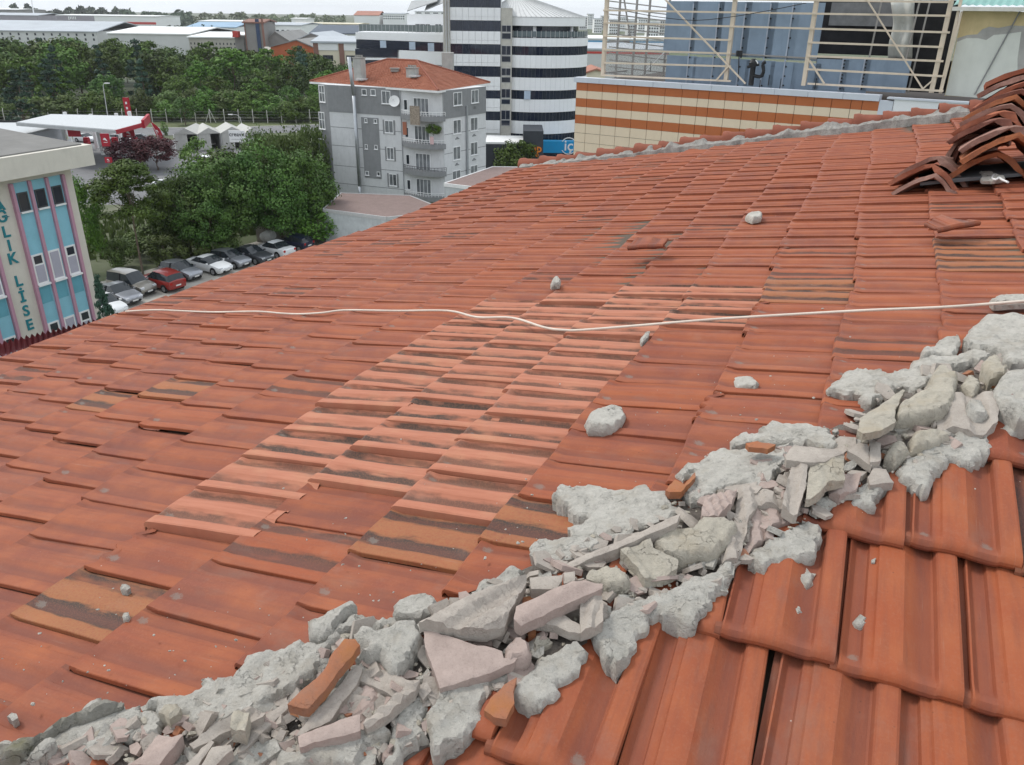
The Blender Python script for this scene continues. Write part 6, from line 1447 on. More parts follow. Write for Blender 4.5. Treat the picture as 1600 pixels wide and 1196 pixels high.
for k in range(10):
    e = min(s + 1.62, FZ.len + .3)
    if e - s < .2: break
    mb = MB(); FZ.box(mb, s + .008, e - .008, zS - .24, zS + .02, -.55, .06); mb.build('coping', C_CAP, nb); s = e
# white parapet wall further right
mb = MB(); FZ.box(mb, FZ.len + .62, FZ.len + 9, 6, zS - .12, -.3, -.012); mb.build('parapet_wall', flat('white_parapet', (.76, .77, .79), .5, var=.03), nb)
mb = MB(); FZ.box(mb, FZ.len, FZ.len + .6, 6, zS - .2, -.3, .01); mb.build('corner_trim', C_CAP, nb)
mb = MB(); FZ.box(mb, FZ.len + .3, FZ.len + 9, zS - .115, zS - .04, -.4, .05); mb.build('coping', C_CAP, nb)
# billboard frame standing on the roof behind the coping
bf = thing('billboard_frame', 'cream steel lattice frame of a billboard with blue panels on the striped building', 'billboard', tuple(FZ.at(7, zS, -.8)))
M_STL = flat('cream_painted_steel', (.62, .52, .41), .6, var=.08, dirt=.2); M_STG = flat('grey_steel', (.30, .285, .27), .6, var=.15); M_BLU = flat('blue_panel', (.235, .305, .395), .55, var=.12, scale=.9, dirt=.25); M_STR = flat('panel_strip', (.36, .41, .49), .5)
FB0 = Facade(FZ.at(0, 0, -.75), FZ.at(FZ.len + 6, 0, -.75))
hb = lambda px, py, off=0.0: FB0.at(*FB0.hit(px, py, off), off)
zb_ = zS + .05
def post(xb, yb, xt, yt, w=.19, off=0.0, mat=M_STL, name='post'):
    a = FB0.hit(xb, yb, off); b_ = FB0.hit(xt, yt, off); mb = MB(); mb.bar(FB0.at((a[0] + b_[0]) / 2, a[1], off), FB0.at((a[0] + b_[0]) / 2, b_[1] + 1.0, off), w, w, up=FB0.n); return mb.build(name, mat, bf)
for q in ((941.6, 119, 949, 0), (1133, 127, 1150, 0), (1256, 134, 1275, 5), (1454, 145, 1487, 5)): post(*q)
post(1466, 146, 1500, 22, .12)
def rail(p, q, w=.105, off=.09, name='rail', mat=M_STL):
    mb = MB(); mb.bar(hb(*p, off), hb(*q, off), w * .8, w, up=FB0.n); return mb.build(name, mat, bf)
for yl, y2, y3, yr in ((-3, 0, 1, 3.5), (16.5, 20.5, 22.5, 25), (36, 41, 44.5, 51), (57, 63, None, None), (78, 84, None, None), (98.5, 104, None, None), (118, 127, None, None)):
    if y3 is not None: rail((943, yl), (1484, yr))
    else: rail((943, yl), (1142, y2))
for yl, yr in ((66.5, 74), (88, 96), (108.5, 119.5), (131, 142.5)): rail((1262, yl), (1474, yr))
rail((1038, -2), (1165, 131), .085, .17, 'brace'); rail((1353, -3), (1443, 141), .075, .17, 'brace'); rail((1265, 95), (1288, 131), .09, .17, 'brace'); rail((1138, 104), (1119, 126), .09, .17, 'brace'); rail((1442, 139), (1456, 127), .08, .17, 'brace'); rail((1503, 18), (1470, 146), .11, .02, 'brace')
# blue panels (backs of the sign): single sheets with cover strips
OB = -.9
def bpanel(x0, y0, x1, y1, mat=M_BLU, name='panel', off=OB, th=.05):
    a = FB0.hit(x0, y0, off); b_ = FB0.hit(x1, y1, off); mb = MB(); FB0.box(mb, min(a[0], b_[0]), max(a[0], b_[0]), min(a[1], b_[1]), max(a[1], b_[1]), off - th, off); return mb.build(name, mat, bf)
xs = [1042, 1084, 1124, 1166, 1205, 1240, 1276]
for i in range(6):
    yo = .06 * (xs[i] - 1042); bpanel(xs[i] + .6, 2 + yo * .2, xs[i + 1] - .6, 84 + yo); bpanel(xs[i] + .6, 86.5 + yo, xs[i + 1] - .6, 140 + yo)
for x0, x1 in ((1277, 1318), (1319, 1352), (1353, 1414)): bpanel(x0, 92, x1, 146)
for x in (1084, 1124, 1166, 1205, 1240, 1318, 1352): 
    yt = 6 if x < 1276 else 92
    a = FB0.hit(x, yt, OB); b_ = FB0.hit(x, 142, OB); mb = MB(); FB0.box(mb, a[0] - .035, a[0] + .035, b_[1], a[1], OB, OB + .03)
    for k in range(9): zz = b_[1] + (a[1] - b_[1]) * (k + .5) / 9; FB0.box(mb, a[0] + .05, a[0] + .11, zz - .035, zz + .035, OB, OB + .05, m=1)
    mb.build('cover_strip', [M_STR, M_DARK], bf)
rail((1140, 84), (1276, 92), .09, OB + .08, 'cross_rail', M_STG)
# dark interior with a hanging pale sheet
M_INT = flat('dark_interior', (.018, .018, .02), .8, var=.4); bpanel(1277, 0, 1478, 91, M_INT, 'back_wall', OB - 2.4); bpanel(1277, 88, 1478, 146, M_INT, 'back_wall', OB - 2.2); bpanel(1300, 4, 1400, 42, flat('grey_sheeting', (.17, .17, .17), .7, var=.3), 'back_sheet', OB - 2.2)
bpanel(1416, 4, 1470, 146, M_INT, 'side_wall', OB - .7)
sv = []; sf = []; KX, KY = 12, 16
for j in range(KY + 1):
    for i in range(KX + 1):
        u, v = i / KX, j / KY; x = 1392 + (1428 - 1392) * u + (v - .3) * (-6 * u) + 4 * math.sin(v * 5) * (1 - u); y = 4 + 88 * v - 6 * u * (1 - v); a = FB0.hit(x, y, OB - .5); sv.append(FB0.at(a[0], a[1], OB - .5 + .14 * math.sin(u * 9 + v * 2) + .08 * math.sin(v * 11)))
for j in range(KY):
    for i in range(KX): sf.append((j * (KX + 1) + i, j * (KX + 1) + i + 1, (j + 1) * (KX + 1) + i + 1, (j + 1) * (KX + 1) + i))
mb = MB(); mb.add(sv, sf); o = mb.build('tarpaulin', flat('pale_tarpaulin', (.46, .46, .43), .8, var=.12), smooth=True); sm = o.modifiers.new('th', 'SOLIDIFY'); sm.thickness = .015; tag(o, 'pale sheet hanging in the dark opening of the billboard frame', 'tarpaulin'); center_root(o)
for x in (1366, 1425, 1441): 
    a = FB0.hit(x, 20, OB - .2); mb = MB(); mb.bar(FB0.at(a[0] + .1, zb_, OB - .2), FB0.at(a[0] + .25, zb_ + 4.6, OB - .2), .07, .07); mb.build('inner_post', M_STG, bf)
# open end of the frame at the left: rear rails seen through it
for k in range(12):
    y = 4 + 10.2 * k; rail((952, y - 2), (1046, y + 9), .075, -3.0, 'rear_rail', M_STG)
for x in (966, 992, 1012, 1042): post(x - 4, 122, x + 3, 0, .10, -3.0, M_STG, 'rear_post')
rail((975, -2), (985, 60), .08, -2.8, 'brace', M_STG); rail((1010, 110), (1040, 80), .05, -2.2, 'brace', M_WHITE)
for k in range(3): 
    p = FB0.at(FB0.hit(945, 60)[0], zb_ + .2 + 1.6 * k, 0); mb = MB(); mb.bar(p, p - FB0.n * 3.0, .08, .08); mb.build('side_rail', M_STG, bf)
m, t, b = new_mat('wire_mesh'); g = t.nodes.new('ShaderNodeNewGeometry').outputs['Position']; tr = t.nodes.new('ShaderNodeBsdfTransparent'); ms = t.nodes.new('ShaderNodeMixShader'); wv = noise_(t, g, 30, 2); t.links.new(ramp_(t, wv, .3, 1.3), ms.inputs[0]); b.inputs['Base Color'].default_value = (.42, .40, .37, 1); t.links.new(tr.outputs[0], ms.inputs[1]); t.links.new(b.outputs[0], ms.inputs[2]); t.links.new(ms.outputs[0], t.nodes['Material Output'].inputs['Surface'])
bpanel(946, 62, 1042, 122, m, 'wire_mesh', -2.9, .01)
# swag cable, black valve unit
mb = MB(); sp_ = [hb(x, y, .3) for x, y in ((980, 18), (1030, 27), (1085, 32), (1140, 27), (1200, 17), (1260, 5))]; mb.sweep(catmull(sp_, 5), .018, 5); o = mb.build('cable', flat('black_cable', (.02, .02, .02), .6)); tag(o, 'thin black cable sagging across the billboard frame', 'cable'); center_root(o)
M_BLK = flat('black_plastic', (.018, .018, .02), .4, var=.3); fl_ = thing('pipe_unit', 'black pipe unit with bent arm standing in front of the blue panels', 'pipe unit', tuple(hb(1175, 133, .1)))
mb = MB(); p0, p1 = hb(1173, 134, .1), hb(1177, 104, .1); mb.tube(p0, p1, .13, 12); mb.tube(p1, hb(1177, 98, .1), .22, 12, .22); mb.tube(hb(1177, 98, .1), hb(1178, 92, .1), .22, 12, .10); mb.build('column', M_BLK, fl_, smooth=False)
mb = MB(); mb.path(catmull([hb(1177, 118, .1), hb(1188, 120, .1), hb(1193, 112, .1), hb(1192, 101, .1), hb(1196, 97, .1)], 5), .085, 10); mb.build('bent_pipe', M_BLK, fl_)
mb = MB(); mb.tube(hb(1168, 105, .1), hb(1186, 101, .1), .07, 8); mb.box(hb(1155, 84, .1), (.28, .2, .28)); mb.tube(hb(1155, 84, .1), hb(1153, 128, .1), .025, 6); mb.build('bracket', M_BLK, fl_)
mb = MB(); mb.path(catmull([hb(1172, 97, .15), hb(1176, 93, .15), hb(1182, 96, .15), hb(1184, 100, .15)], 4), .03, 6); mb.build('hose', M_WHITE, fl_)
mb = MB()
for x, y in ((1016, 100), (1186, 130), (1218, 128), (1273, 128), (1200, 122)): q = hb(x, y + 12, .35); mb.tube(q, q + Vector((0, 0, .5)), .02, 5)
mb.build('bolt', M_BLK, bf)
# cream gable wall with torn render at the far right
gw = thing('gable_wall', 'cream wall with torn grey render under a green sheet roof at the upper right', 'building', tuple(FZ.at(FZ.len + 8, 0, -1.2)))
FG = Facade(FZ.at(FZ.len + 1.6, 0, -1.15), FZ.at(FZ.len + 11, 0, -1.15))
def gpoly(pts, off0, off1, mat, name):
    P4 = [FG.hit(x, y) for x, y in pts]; n = len(P4); mb = MB(); vs = [FG.at(*q, off1) for q in P4] + [FG.at(*q, off0) for q in P4]
    mb.add(vs, [tuple(range(n)), tuple(range(2 * n - 1, n - 1, -1))] + [(i, n + i, n + (i + 1) % n, (i + 1) % n) for i in range(n)]); return mb.build(name, mat, gw)
gpoly([(1476, 150), (1505, 14), (1660, 22), (1660, 160)], -.3, 0, flat('yellow_render', (.56, .45, .25), .9, var=.1, dirt=.25), 'wall')
gpoly([(1478, 149), (1496, 60), (1512, 55), (1527, 54), (1535, 46), (1546, 42), (1560, 44), (1580, 40), (1600, 41), (1660, 40), (1660, 160)], .0, .02, flat('grey_render_patch', (.36, .35, .33), .95, var=.15, dirt=.2), 'render_patch')
gpoly([(1477, 149), (1495, 66), (1510, 60), (1528, 60), (1541, 63), (1553, 55), (1575, 53), (1596, 50), (1590, 92), (1590, 158)], .02, .04, flat('pale_render_coat', (.60, .61, .56), .9, var=.06, dirt=.12), 'render_coat')
a, b_ = FG.hit(1594, 18), FG.hit(1523, 148); mb = MB(); mb.tube(FG.at(*a, .08), FG.at(*b_, .08), .03, 6); mb.build('conduit', flat('grey_conduit', (.22, .22, .22), .6), gw)
a, b_ = FG.hit(1488, 14, .5), FG.hit(1660, 20, .5); mb = MB(); mb.bar(FG.at(*a, .5), FG.at(b_[0], a[1], .5), .16, .16); mb.build('gutter', flat('pale_gutter', (.62, .60, .55), .5, dirt=.3), gw)
mb = MB(); K = 40; zr = a[1] + .12; S0, S1 = a[0], a[0] + 6
vs = []; fs = []
for k in range(K + 1): s = S0 + (S1 - S0) * k / K; h = .05 * (k % 2); vs += [FG.at(s, zr + h, .45), FG.at(s, zr + h + 1.1, -3.5)]
for k in range(K): fs.append((2 * k, 2 * k + 2, 2 * k + 3, 2 * k + 1))
mb.add(vs, fs); mb.build('roof_sheet', flat('green_polycarbonate', (.17, .36, .32), .4, var=.12), gw)

# ---------------------------------------------------------------- fuel station
fs_ = thing('fuel_station', 'fuel station with white canopy, red fascia and red banners beyond the school', 'fuel station', (-66, 128, 0))
M_RED = flat('signal_red', (.38, .015, .03), .5, var=.06); M_CNW = flat('canopy_white', (.50, .52, .53), .5, var=.06, dirt=.2); M_CNG = flat('canopy_grey', (.40, .41, .41), .7, var=.1)
zc = 6.0; cn_ = [at_z(26, 191, zc), at_z(80, 178.5, zc), at_z(231, 182, zc), at_z(222, 192, zc), at_z(181, 203, zc)]
hull_prism(cn_, zc - .15, zc, 'canopy_roof', M_CNW, fs_)
for i, (a, b_) in enumerate(zip(cn_, cn_[1:] + cn_[:1])):
    mb = MB(); mb.bar(a - Vector((0, 0, .32)), b_ - Vector((0, 0, .32)), .3, .6 if i in (2, 3) else .45); mb.build('fascia', M_RED if i in (2, 3) else M_CNG, fs_)
mb = MB(); a, b_ = cn_[2], cn_[3]; mb.bar(a + Vector((.2, -.2, -.2)), b_ + Vector((.2, -.2, -.2)), .4, 1.2); mb.build('sign_box', M_RED, fs_)
M_LOGO = flat('white_logo', (.75, .75, .75), .5)
def logo(o, w, nrm, parent):
    """white wing shaped emblem: a slanting bar with a notch, a short line of print under it"""
    N = Vector(nrm).normalized(); X = Vector((0, 0, 1)).cross(N).normalized(); Y = Vector((0, 0, 1)); P4 = [(-.42, .1), (-.1, .42), (.12, .30), (.42, -.22), (.1, -.1), (-.02, .06), (-.16, -.02)]
    mb = MB(); vs = [Vector(o) + X * (u * w) + Y * (v * w) + N * .03 for u, v in P4]; mb.add(vs, [tuple(range(len(vs)))]); mb.box(Vector(o) - Y * (.42 * w) + N * .03, (.7 * w, .01, .09 * w), ax=(X, N, Y)); return mb.build('emblem', M_LOGO, parent)
def banner(x0, y0, x1, y1, yd, lg=True):
    a, b_ = at_y(x0, y0, yd), at_y(x1, y1, yd); mb = MB(); mb.box(((a.x + b_.x) / 2, yd, (a.z + b_.z) / 2), (b_.x - a.x, .12, abs(a.z - b_.z)), 0); o = mb.build('banner', M_RED, fs_)
    if lg: logo(((a.x + b_.x) / 2, yd - .07, (a.z + b_.z) / 2), min(b_.x - a.x, abs(a.z - b_.z)) * .62, (0, -1, 0), o)
banner(156, 209, 173.5, 229, 119); banner(190, 201, 211.5, 216, 127); banner(105, 203, 127, 214, 126, False); banner(163, 246, 176, 255, 116.5)
for x, y in ((112, 222), (152, 226), (191, 224), (211, 220)): p = gnd(x, y + 6); mb = MB(); mb.box((p.x, p.y, 2.8), (.45, .45, 5.6)); mb.build('column', M_WHITE, fs_)
for x in (120, 165, 197): p = gnd(x, 240); mb = MB(); mb.box((p.x, p.y + 4, .9), (.7, 1.0, 1.8)); mb.box((p.x, p.y + 4, 1.9), (.8, .6, .25)); mb.build('fuel_pump', M_RED, fs_)
# flat white shop with portal and glass vault
sh_ = thing('shop_building', 'flat white kiosk building between school and fuel canopy', 'building', tuple(at_z(60, 225, 0)))
zk = 4.2; kp = [at_z(-60, 222, zk), at_z(50, 207, zk), at_z(97, 196, zk), at_z(80, 191.5, zk), at_z(-80, 191.5, zk)]; hull_prism(kp, 0, zk - .3, 'wall', flat('kiosk_white', (.62, .66, .70), .6, var=.05), sh_); hull_prism(kp, zk - .3, zk, 'roof', M_CNW, sh_)
mb = MB(); a, b_ = kp[3], kp[4]; mb.bar(a + Vector((0, 0, .15)), b_ + Vector((0, 0, .15)), .2, .3); mb.build('parapet', M_DARK, sh_)
po = thing('porch', 'glass barrel vault porch on a white portal frame', 'porch', tuple(gnd(130, 255))); p0, p1 = at_z(98, 201, 4.0), at_z(152, 202.5, 4.0); fo = gnd(163, 266)
mb = MB(); mb.bar(p0, p1, .5, .45); mb.bar(p1, Vector((p1.x + .3, p1.y - .2, 0)), .45, .45); mb.bar(p0, Vector((p0.x, p0.y, 0)), .45, .45); mb.build('portal_frame', M_WHITE, po)
mb = MB(); ax_ = (p1 - p0).normalized(); pp = Vector((ax_.y, -ax_.x, 0)); pp = -pp if pp.y < 0 else pp; K = 12; q0, q1 = p0 + pp * .3, p1 + ax_ * 3.4 + pp * .3; vs = []; fs = []
for k in range(K + 1): t_a = math.pi * k / K; o_ = pp * (1.3 - 1.3 * math.cos(t_a)) + Vector((0, 0, .2 + .8 * math.sin(t_a))); vs += [q0 + o_, q1 + o_]
for k in range(K): fs.append((2 * k, 2 * k + 1, 2 * k + 3, 2 * k + 2))
mb.add(vs, fs); mb.build('vault', glass('vault_glass', (.20, .19, .17), .2), po); mb = MB()
for i in range(7):
    for k in range(K): u = i / 6; a = vs[2 * k].lerp(vs[2 * k + 1], u); b_ = vs[2 * k + 2].lerp(vs[2 * k + 3], u); mb.tube(a, b_, .05, 4)
mb.build('vault_rib', M_WHITE, po)
# totem, feather flag
to = thing('totem_sign', 'tall red totem sign with white marks behind the fuel canopy', 'sign', tuple(gnd(202, 195))); yb = gnd(202, 195).y; a, b_ = at_y(196, 153, yb), at_y(205, 200, yb)
mb = MB(); mb.box(((a.x + b_.x) / 2, yb, (a.z) / 2), (1.15, .45, a.z)); mb.build('panel', M_RED, to); logo(((a.x + b_.x) / 2 + .1, yb - .24, a.z - 4.9), .95, (0, -1, 0), to); mb = MB()
for k in range(3): mb.box(((a.x + b_.x) / 2, yb - .24, a.z - 1.0 - k * 1.0), (.35, .03, .45))
mb.build('emblem', M_LOGO, to)
ff = thing('feather_flag', 'red feather flag leaning at the edge of the yard', 'flag', tuple(gnd(250, 226))); pf = gnd(250, 226); top = at_y(236, 193, pf.y); mb = MB(); mb.path(catmull([pf, pf.lerp(top, .5) + Vector((.2, 0, .2)), top], 6), .04, 6); mb.build('pole', M_WHITE, ff)
vs = []; fs = []
for k in range(9): u = k / 8; p = pf.lerp(top, .18 + .82 * u); w_ = 1.05 * math.sin(min(1, (1.02 - u) * 2.2) * 1.57); vs += [p, p + Vector((w_, .1 * math.sin(u * 6), .25))]
for k in range(8): fs.append((2 * k, 2 * k + 1, 2 * k + 3, 2 * k + 2))
mb = MB(); mb.add(vs, fs); o = mb.build('sail', M_RED, ff); o.modifiers.new('th', 'SOLIDIFY').thickness = .02; pm = pf.lerp(top, .6) + Vector((.5, -.08, .1)); logo(pm, .6, (0, -1, 0), o)
# gabled canopies with the sign in front
M_TENT = flat('tent_cloth', (.46, .455, .43), .8, var=.08, dirt=.3); GT = 'gabled canopies in the yard'
tn = [((275, 236), (312, 236), 199), ((312, 236), (348, 234), 197), ((348, 234), (385, 232), 197), ((383, 236), (412, 234), 199)]
for i, ((xa, ya), (xb, yb2), yt) in enumerate(tn):
    a, b_ = gnd(xa, ya), gnd(xb, yb2); f = Facade(a, b_); te = thing('canopy_tent', 'grey gabled canopy in the yard, %s from the left' % ('first', 'second', 'third', 'fourth')[i], 'canopy', tuple((a + b_) / 2), group=GT); ln = f.len; hw = 2.7; zt2 = 3.7; dp = 7
    mb = MB(); mb.add([f.at(0, hw, 0), f.at(ln, hw, 0), f.at(ln, hw, -dp), f.at(0, hw, -dp), f.at(ln / 2, zt2, 0), f.at(ln / 2, zt2, -dp)], [(0, 4, 5, 3), (4, 1, 2, 5), (0, 1, 4), (2, 3, 5)]); mb.build('roof', flat('tent_roof', (.44, .435, .41), .7, var=.06), te)
    mb = MB(); f.box(mb, .1, ln - .1, .05, hw, -dp, -dp + .05); f.box(mb, .1, .16, .05, hw, -dp, -.1); f.box(mb, ln - .16, ln - .1, .05, hw, -dp, -.1); f.box(mb, .1, ln * .55, .05, hw, -.14, -.1) ; mb.build('side_wall', M_TENT, te)
    mb = MB()
    for s in (0, ln): 
        for o_ in (0, -dp): mb.tube(f.at(s, 0, o_), f.at(s, hw, o_), .07, 6)
    mb.build('pole', M_WHITE, te)
sg = thing('sign_board', 'white sign board reading creavit in front of the canopies', 'sign', tuple(gnd(370, 246))); ys = gnd(370, 246).y; a, b_ = at_y(357, 204, ys), at_y(384, 222.5, ys)
mb = MB(); mb.box(((a.x + b_.x) / 2, ys, (a.z + b_.z) / 2), (b_.x - a.x, .2, a.z - b_.z)); mb.build('panel', M_WHITE, sg); mb = MB(); 
for u in (.25, .75): mb.tube((a.x + (b_.x - a.x) * u, ys + .1, 0), (a.x + (b_.x - a.x) * u, ys + .1, b_.z), .08, 6)
mb.build('pole', M_GUT, sg); text_obj('creavit', .92, ((a.x + b_.x) / 2, ys - .11, (a.z + b_.z) / 2 + .3), (1, 0, 0), (0, -1, 0), M_ANTH, 'lettering', sg, .02, bold=.01); mb = MB(); mb.box(((a.x + b_.x) / 2, ys - .12, b_.z + .45), (1.9, .02, .1)); mb.build('print_line', M_GUT, sg)
# lamps, fence
def lamp(x, y, xt, yt, arm, label):
    p = gnd(x, y); t_ = thing('street_lamp', label, 'street lamp', tuple(p)); top = at_y(xt, yt, p.y); mb = MB(); mb.tube(p, top, .11, 8, .06); mb.build('pole', M_GUT, t_); e = top + Vector((arm, -.3, .5)); mb = MB(); mb.path(catmull([top - Vector((0, 0, .3)), top + Vector((arm * .3, -.1, .35)), e], 4), .05, 6); mb.build('arm', M_GUT, t_); mb = MB(); mb.box(e + Vector((arm * .3, 0, -.02)), (.9, .4, .16)); mb.build('lamp_head', M_WHITE, t_)
lamp(171, 199, 161, 134, .8, 'tall grey street lamp behind the fuel canopy'); lamp(378, 196, 375, 183, -1.4, 'street lamp on the verge behind the canopies'); lamp(804, 262, 804, 255, 1.5, 'small street lamp beside the far end of the roof')
fe = thing('fence', 'wire fence with pale posts along the front of the wood', 'fence', (-70, 176, 0)); pts_ = []
for k in range(26):
    u = k / 25; x = -112 + 74 * u; y = 172.5 + 6.5 * u; pts_.append(Vector((x, y, 0))); mb = MB(); mb.tube((x, y, 0), (x, y, 2.3), .09, 6); mb.bar((x, y, 2.3), (x - .1, y + .4, 2.75), .1, .1); mb.build('post', flat('concrete_post', (.50, .49, .45), .9), fe)
mb = MB()
for z in (.5, 1.1, 1.7, 2.25): mb.path([q + Vector((0, 0, z)) for q in pts_], .015, 3)
mb.build('wire', M_GUT, fe)
mb = MB(); p = gnd(330, 192)
for dx in (-1.1, 1.1): mb.tube((p.x, p.y, 2.6), (p.x + dx, p.y - .2, 0), .07, 6)
mb.build('strut', flat('concrete_post', (.50, .49, .45), .9), fe)
lw = thing('low_wall', 'stained concrete wall behind the car park', 'wall', tuple(gnd(430, 380))); a, b_ = gnd(402, 378), gnd(520, 372); mb = MB(); mb.bar(a + Vector((0, 0, .95)), b_ + Vector((0, 0, .95)), .25, 1.9); mb.build('wall', flat('stained_concrete', (.36, .33, .28), .95, var=.2, dirt=.5), lw)
mx = thing('concrete_mixer', 'white drum of a concrete mixer standing by the low wall', 'concrete mixer', tuple(gnd(420, 384))); p = gnd(420, 384) + Vector((0, 0, 1.0)); d = Vector((.8, -.45, .25)).normalized(); mb = MB(); mb.tube(p - d * .75, p + d * .1, .42, 16, .62); mb.tube(p + d * .1, p + d * .85, .62, 16, .40); mb.build('drum', flat('drum_white', (.60, .60, .57), .6, var=.1, dirt=.4), mx); mb = MB()
for s in (-1, 1): mb.tube(p + Vector((s * .4, 0, -.3)), Vector((p.x + s * .6, p.y, 0)), .05, 6)
mb.build('stand', M_GUT, mx)

# ---------------------------------------------------------------- cars
M_TYRE = flat('tyre', (.02, .02, .02), .9); M_RIM = flat('rim', (.38, .38, .39), .35, metal=.6); M_CGL = glass('car_glass', (.02, .025, .03), .05); M_LMP = glass('headlight', (.55, .57, .6), .1); M_TL = flat('tail_light', (.35, .01, .01), .3); M_PLT = flat('number_plate', (.7, .7, .68), .6); M_TRIM = flat('black_trim', (.02, .02, .022), .6)
def car_paint(name, col, metal=.0):
    m, t, b = new_mat(name); b.inputs['Base Color'].default_value = (*col, 1); b.inputs['Roughness'].default_value = .32; b.inputs['Metallic'].default_value = metal; b.inputs['Coat Weight'].default_value = .6; b.inputs['Coat Roughness'].default_value = .08; return m
# x from rear to front: (x, z_low, z_sill, z_belt/hood, z_roof or None, halfwidth)
CT = {'sedan': [(-2.2, .45, .62, .86, None, .74), (-2.12, .28, .55, .98, None, .82), (-1.55, .22, .5, 1.0, None, .87), (-1.45, .22, .5, 1.0, 1.03, .87), (-.75, .2, .5, .97, 1.42, .88), (.15, .2, .5, .95, 1.46, .88), (.95, .2, .5, .94, .98, .88), (1.1, .2, .5, .92, None, .88), (1.85, .22, .5, .80, None, .86), (2.15, .28, .5, .68, None, .78), (2.25, .4, .5, .58, None, .66)],
      'hatch': [(-1.95, .45, .62, .92, None, .72), (-1.9, .28, .55, .96, 1.0, .80), (-1.62, .22, .5, .98, 1.36, .85), (-.8, .2, .5, .97, 1.48, .86), (.1, .2, .5, .95, 1.49, .86), (.95, .2, .5, .94, 1.0, .86), (1.08, .2, .5, .93, None, .86), (1.7, .22, .5, .82, None, .84), (1.95, .28, .5, .68, None, .76), (2.03, .4, .5, .58, None, .64)],
      'van': [(-2.05, .45, .65, 1.02, None, .78), (-2.02, .3, .55, 1.05, 1.30, .84), (-1.9, .25, .5, 1.06, 1.78, .87), (-.6, .22, .5, 1.04, 1.84, .88), (.35, .22, .5, 1.02, 1.80, .88), (1.15, .22, .5, 1.02, 1.10, .88), (1.25, .22, .5, 1.0, None, .88), (1.85, .25, .52, .90, None, .86), (2.05, .3, .5, .72, None, .80), (2.12, .42, .52, .60, None, .70)],
      'suv': [(-2.1, .5, .68, .98, None, .78), (-2.05, .34, .6, 1.02, 1.08, .85), (-1.75, .28, .56, 1.06, 1.52, .90), (-.8, .26, .56, 1.04, 1.64, .91), (.1, .26, .56, 1.02, 1.64, .91), (.95, .26, .56, 1.02, 1.08, .91), (1.1, .26, .56, 1.0, None, .91), (1.8, .3, .56, .92, None, .89), (2.08, .36, .56, .76, None, .82), (2.16, .46, .56, .64, None, .70)]}
def make_car(kind, paint, label, loc, rz, roofm=None):
    st = CT[kind]; root = thing('parked_car', label, 'car', loc, rz, 'cars in the car park'); M0 = wloc(root)
    secs = []
    for (x, zl, zs, zb, zr, w) in st:
        zr_ = zr if zr is not None else zb + .03; gh = zr is not None and zr > zb + .12
        h = [(0, zl), (w * .86, zl), (w * .98, zs), (w, (zs + zb) / 2), (w * .97, zb), (w * (.80 if gh else .86), zr_ - .03 if gh else zb + .025), (w * .62 if gh else w * .5, zr_), (0, zr_ + .025)]
        secs.append(([(x, y, z) for y, z in h] + [(x, -y, z) for y, z in h[-2:0:-1]], gh, zr is not None))
    n = len(secs[0][0]); vs = [p for s in secs for p in s[0]]; body = []; gl = {}
    for i in range(len(secs) - 1):
        cab = secs[i][2] and secs[i + 1][2]; sl_ = cab and (secs[i][1] != secs[i + 1][1]); 
        for j in range(n):
            f = (i * n + j, i * n + (j + 1) % n, (i + 1) * n + (j + 1) % n, (i + 1) * n + j)
            side = j in (4, 9); top_ = j in (5, 6, 7, 8)
            if cab and (side or (sl_ and top_)): gl.setdefault(('side_window', j) if side else ('windscreen', 0) if i >= len(secs) // 2 else ('rear_window', i), []).append(f)
            else: body.append(f)
    body.append(tuple(range(n - 1, -1, -1))); body.append(tuple((len(secs) - 1) * n + k for k in range(n)))
    tw = lambda q: M0 @ Vector(q)
    mb = MB(); mb.add([tw(q) for q in vs], body); bo = mb.build('body', paint, root, smooth=True); bo.data.set_sharp_from_angle(angle=R(32))
    sc_ = lambda q: (q[0], q[1] * 1.001, q[2]); 
    for (gn, _), fl_ in gl.items():
        used = sorted({v for f in fl_ for v in f}); ix = {v: k for k, v in enumerate(used)}; mb = MB(); mb.add([tw(vs[v]) for v in used], [tuple(ix[v] for v in f) for f in fl_]); mb.build(gn, M_CGL, root)
    for xa in (-.35,):                            # pillars over the glass
        for s in (-1, 1):
            mb = MB(); zb = .96 if kind in ('sedan', 'hatch') else 1.03; w = st[4][5]; zr = [q[4] for q in st if q[4]]; mb.bar(tw((xa, s * w * .985, zb)), tw((xa + .02, s * w * .83, max(zr) - .04)), .06, .09); mb.build('pillar', M_TRIM, root)
    xw = (1.32, -1.28)
    for x in xw:
        for s in (-1, 1):
            w = st[5][5]; mb = MB(); mb.tube(tw((x, s * (w - .17), .32)), tw((x, s * (w + .015), .32)), .32, 18); wh = mb.build('wheel', M_TYRE, root); mb = MB(); mb.tube(tw((x, s * (w + .0), .32)), tw((x, s * (w + .025), .32)), .21, 14)
            for k in range(5): a = k * 1.2566; mb.bar(tw((x, s * (w + .03), .32)), tw((x + .2 * math.cos(a), s * (w + .03), .32 + .2 * math.sin(a))), .02, .05)
            mb.build('rim', M_RIM, wh); mb = MB(); mb.tube(tw((x, s * (w - .02), .34)), tw((x, s * (w + .004), .34)), .385, 18); mb.build('wheel_arch', M_TRIM, root)
    xf, xr = st[-1][0], st[0][0]
    for s in (-1, 1):
        mb = MB(); mb.box(tw((xf - .16, s * st[-2][5] * .76, .66 if kind in ('sedan', 'hatch') else .78)), (.22, .34, .14), rz); mb.build('headlight', M_LMP, root)
        mb = MB(); mb.box(tw((xr + .05, s * st[1][5] * .80, .84 if kind != 'van' else .98)), (.14, .22, .2), rz); mb.build('tail_light', M_TL, root)
        mb = MB(); mb.box(tw((.78, s * (st[5][5] + .1), 1.0)), (.12, .2, .13), rz); mb.build('mirror', paint, root)
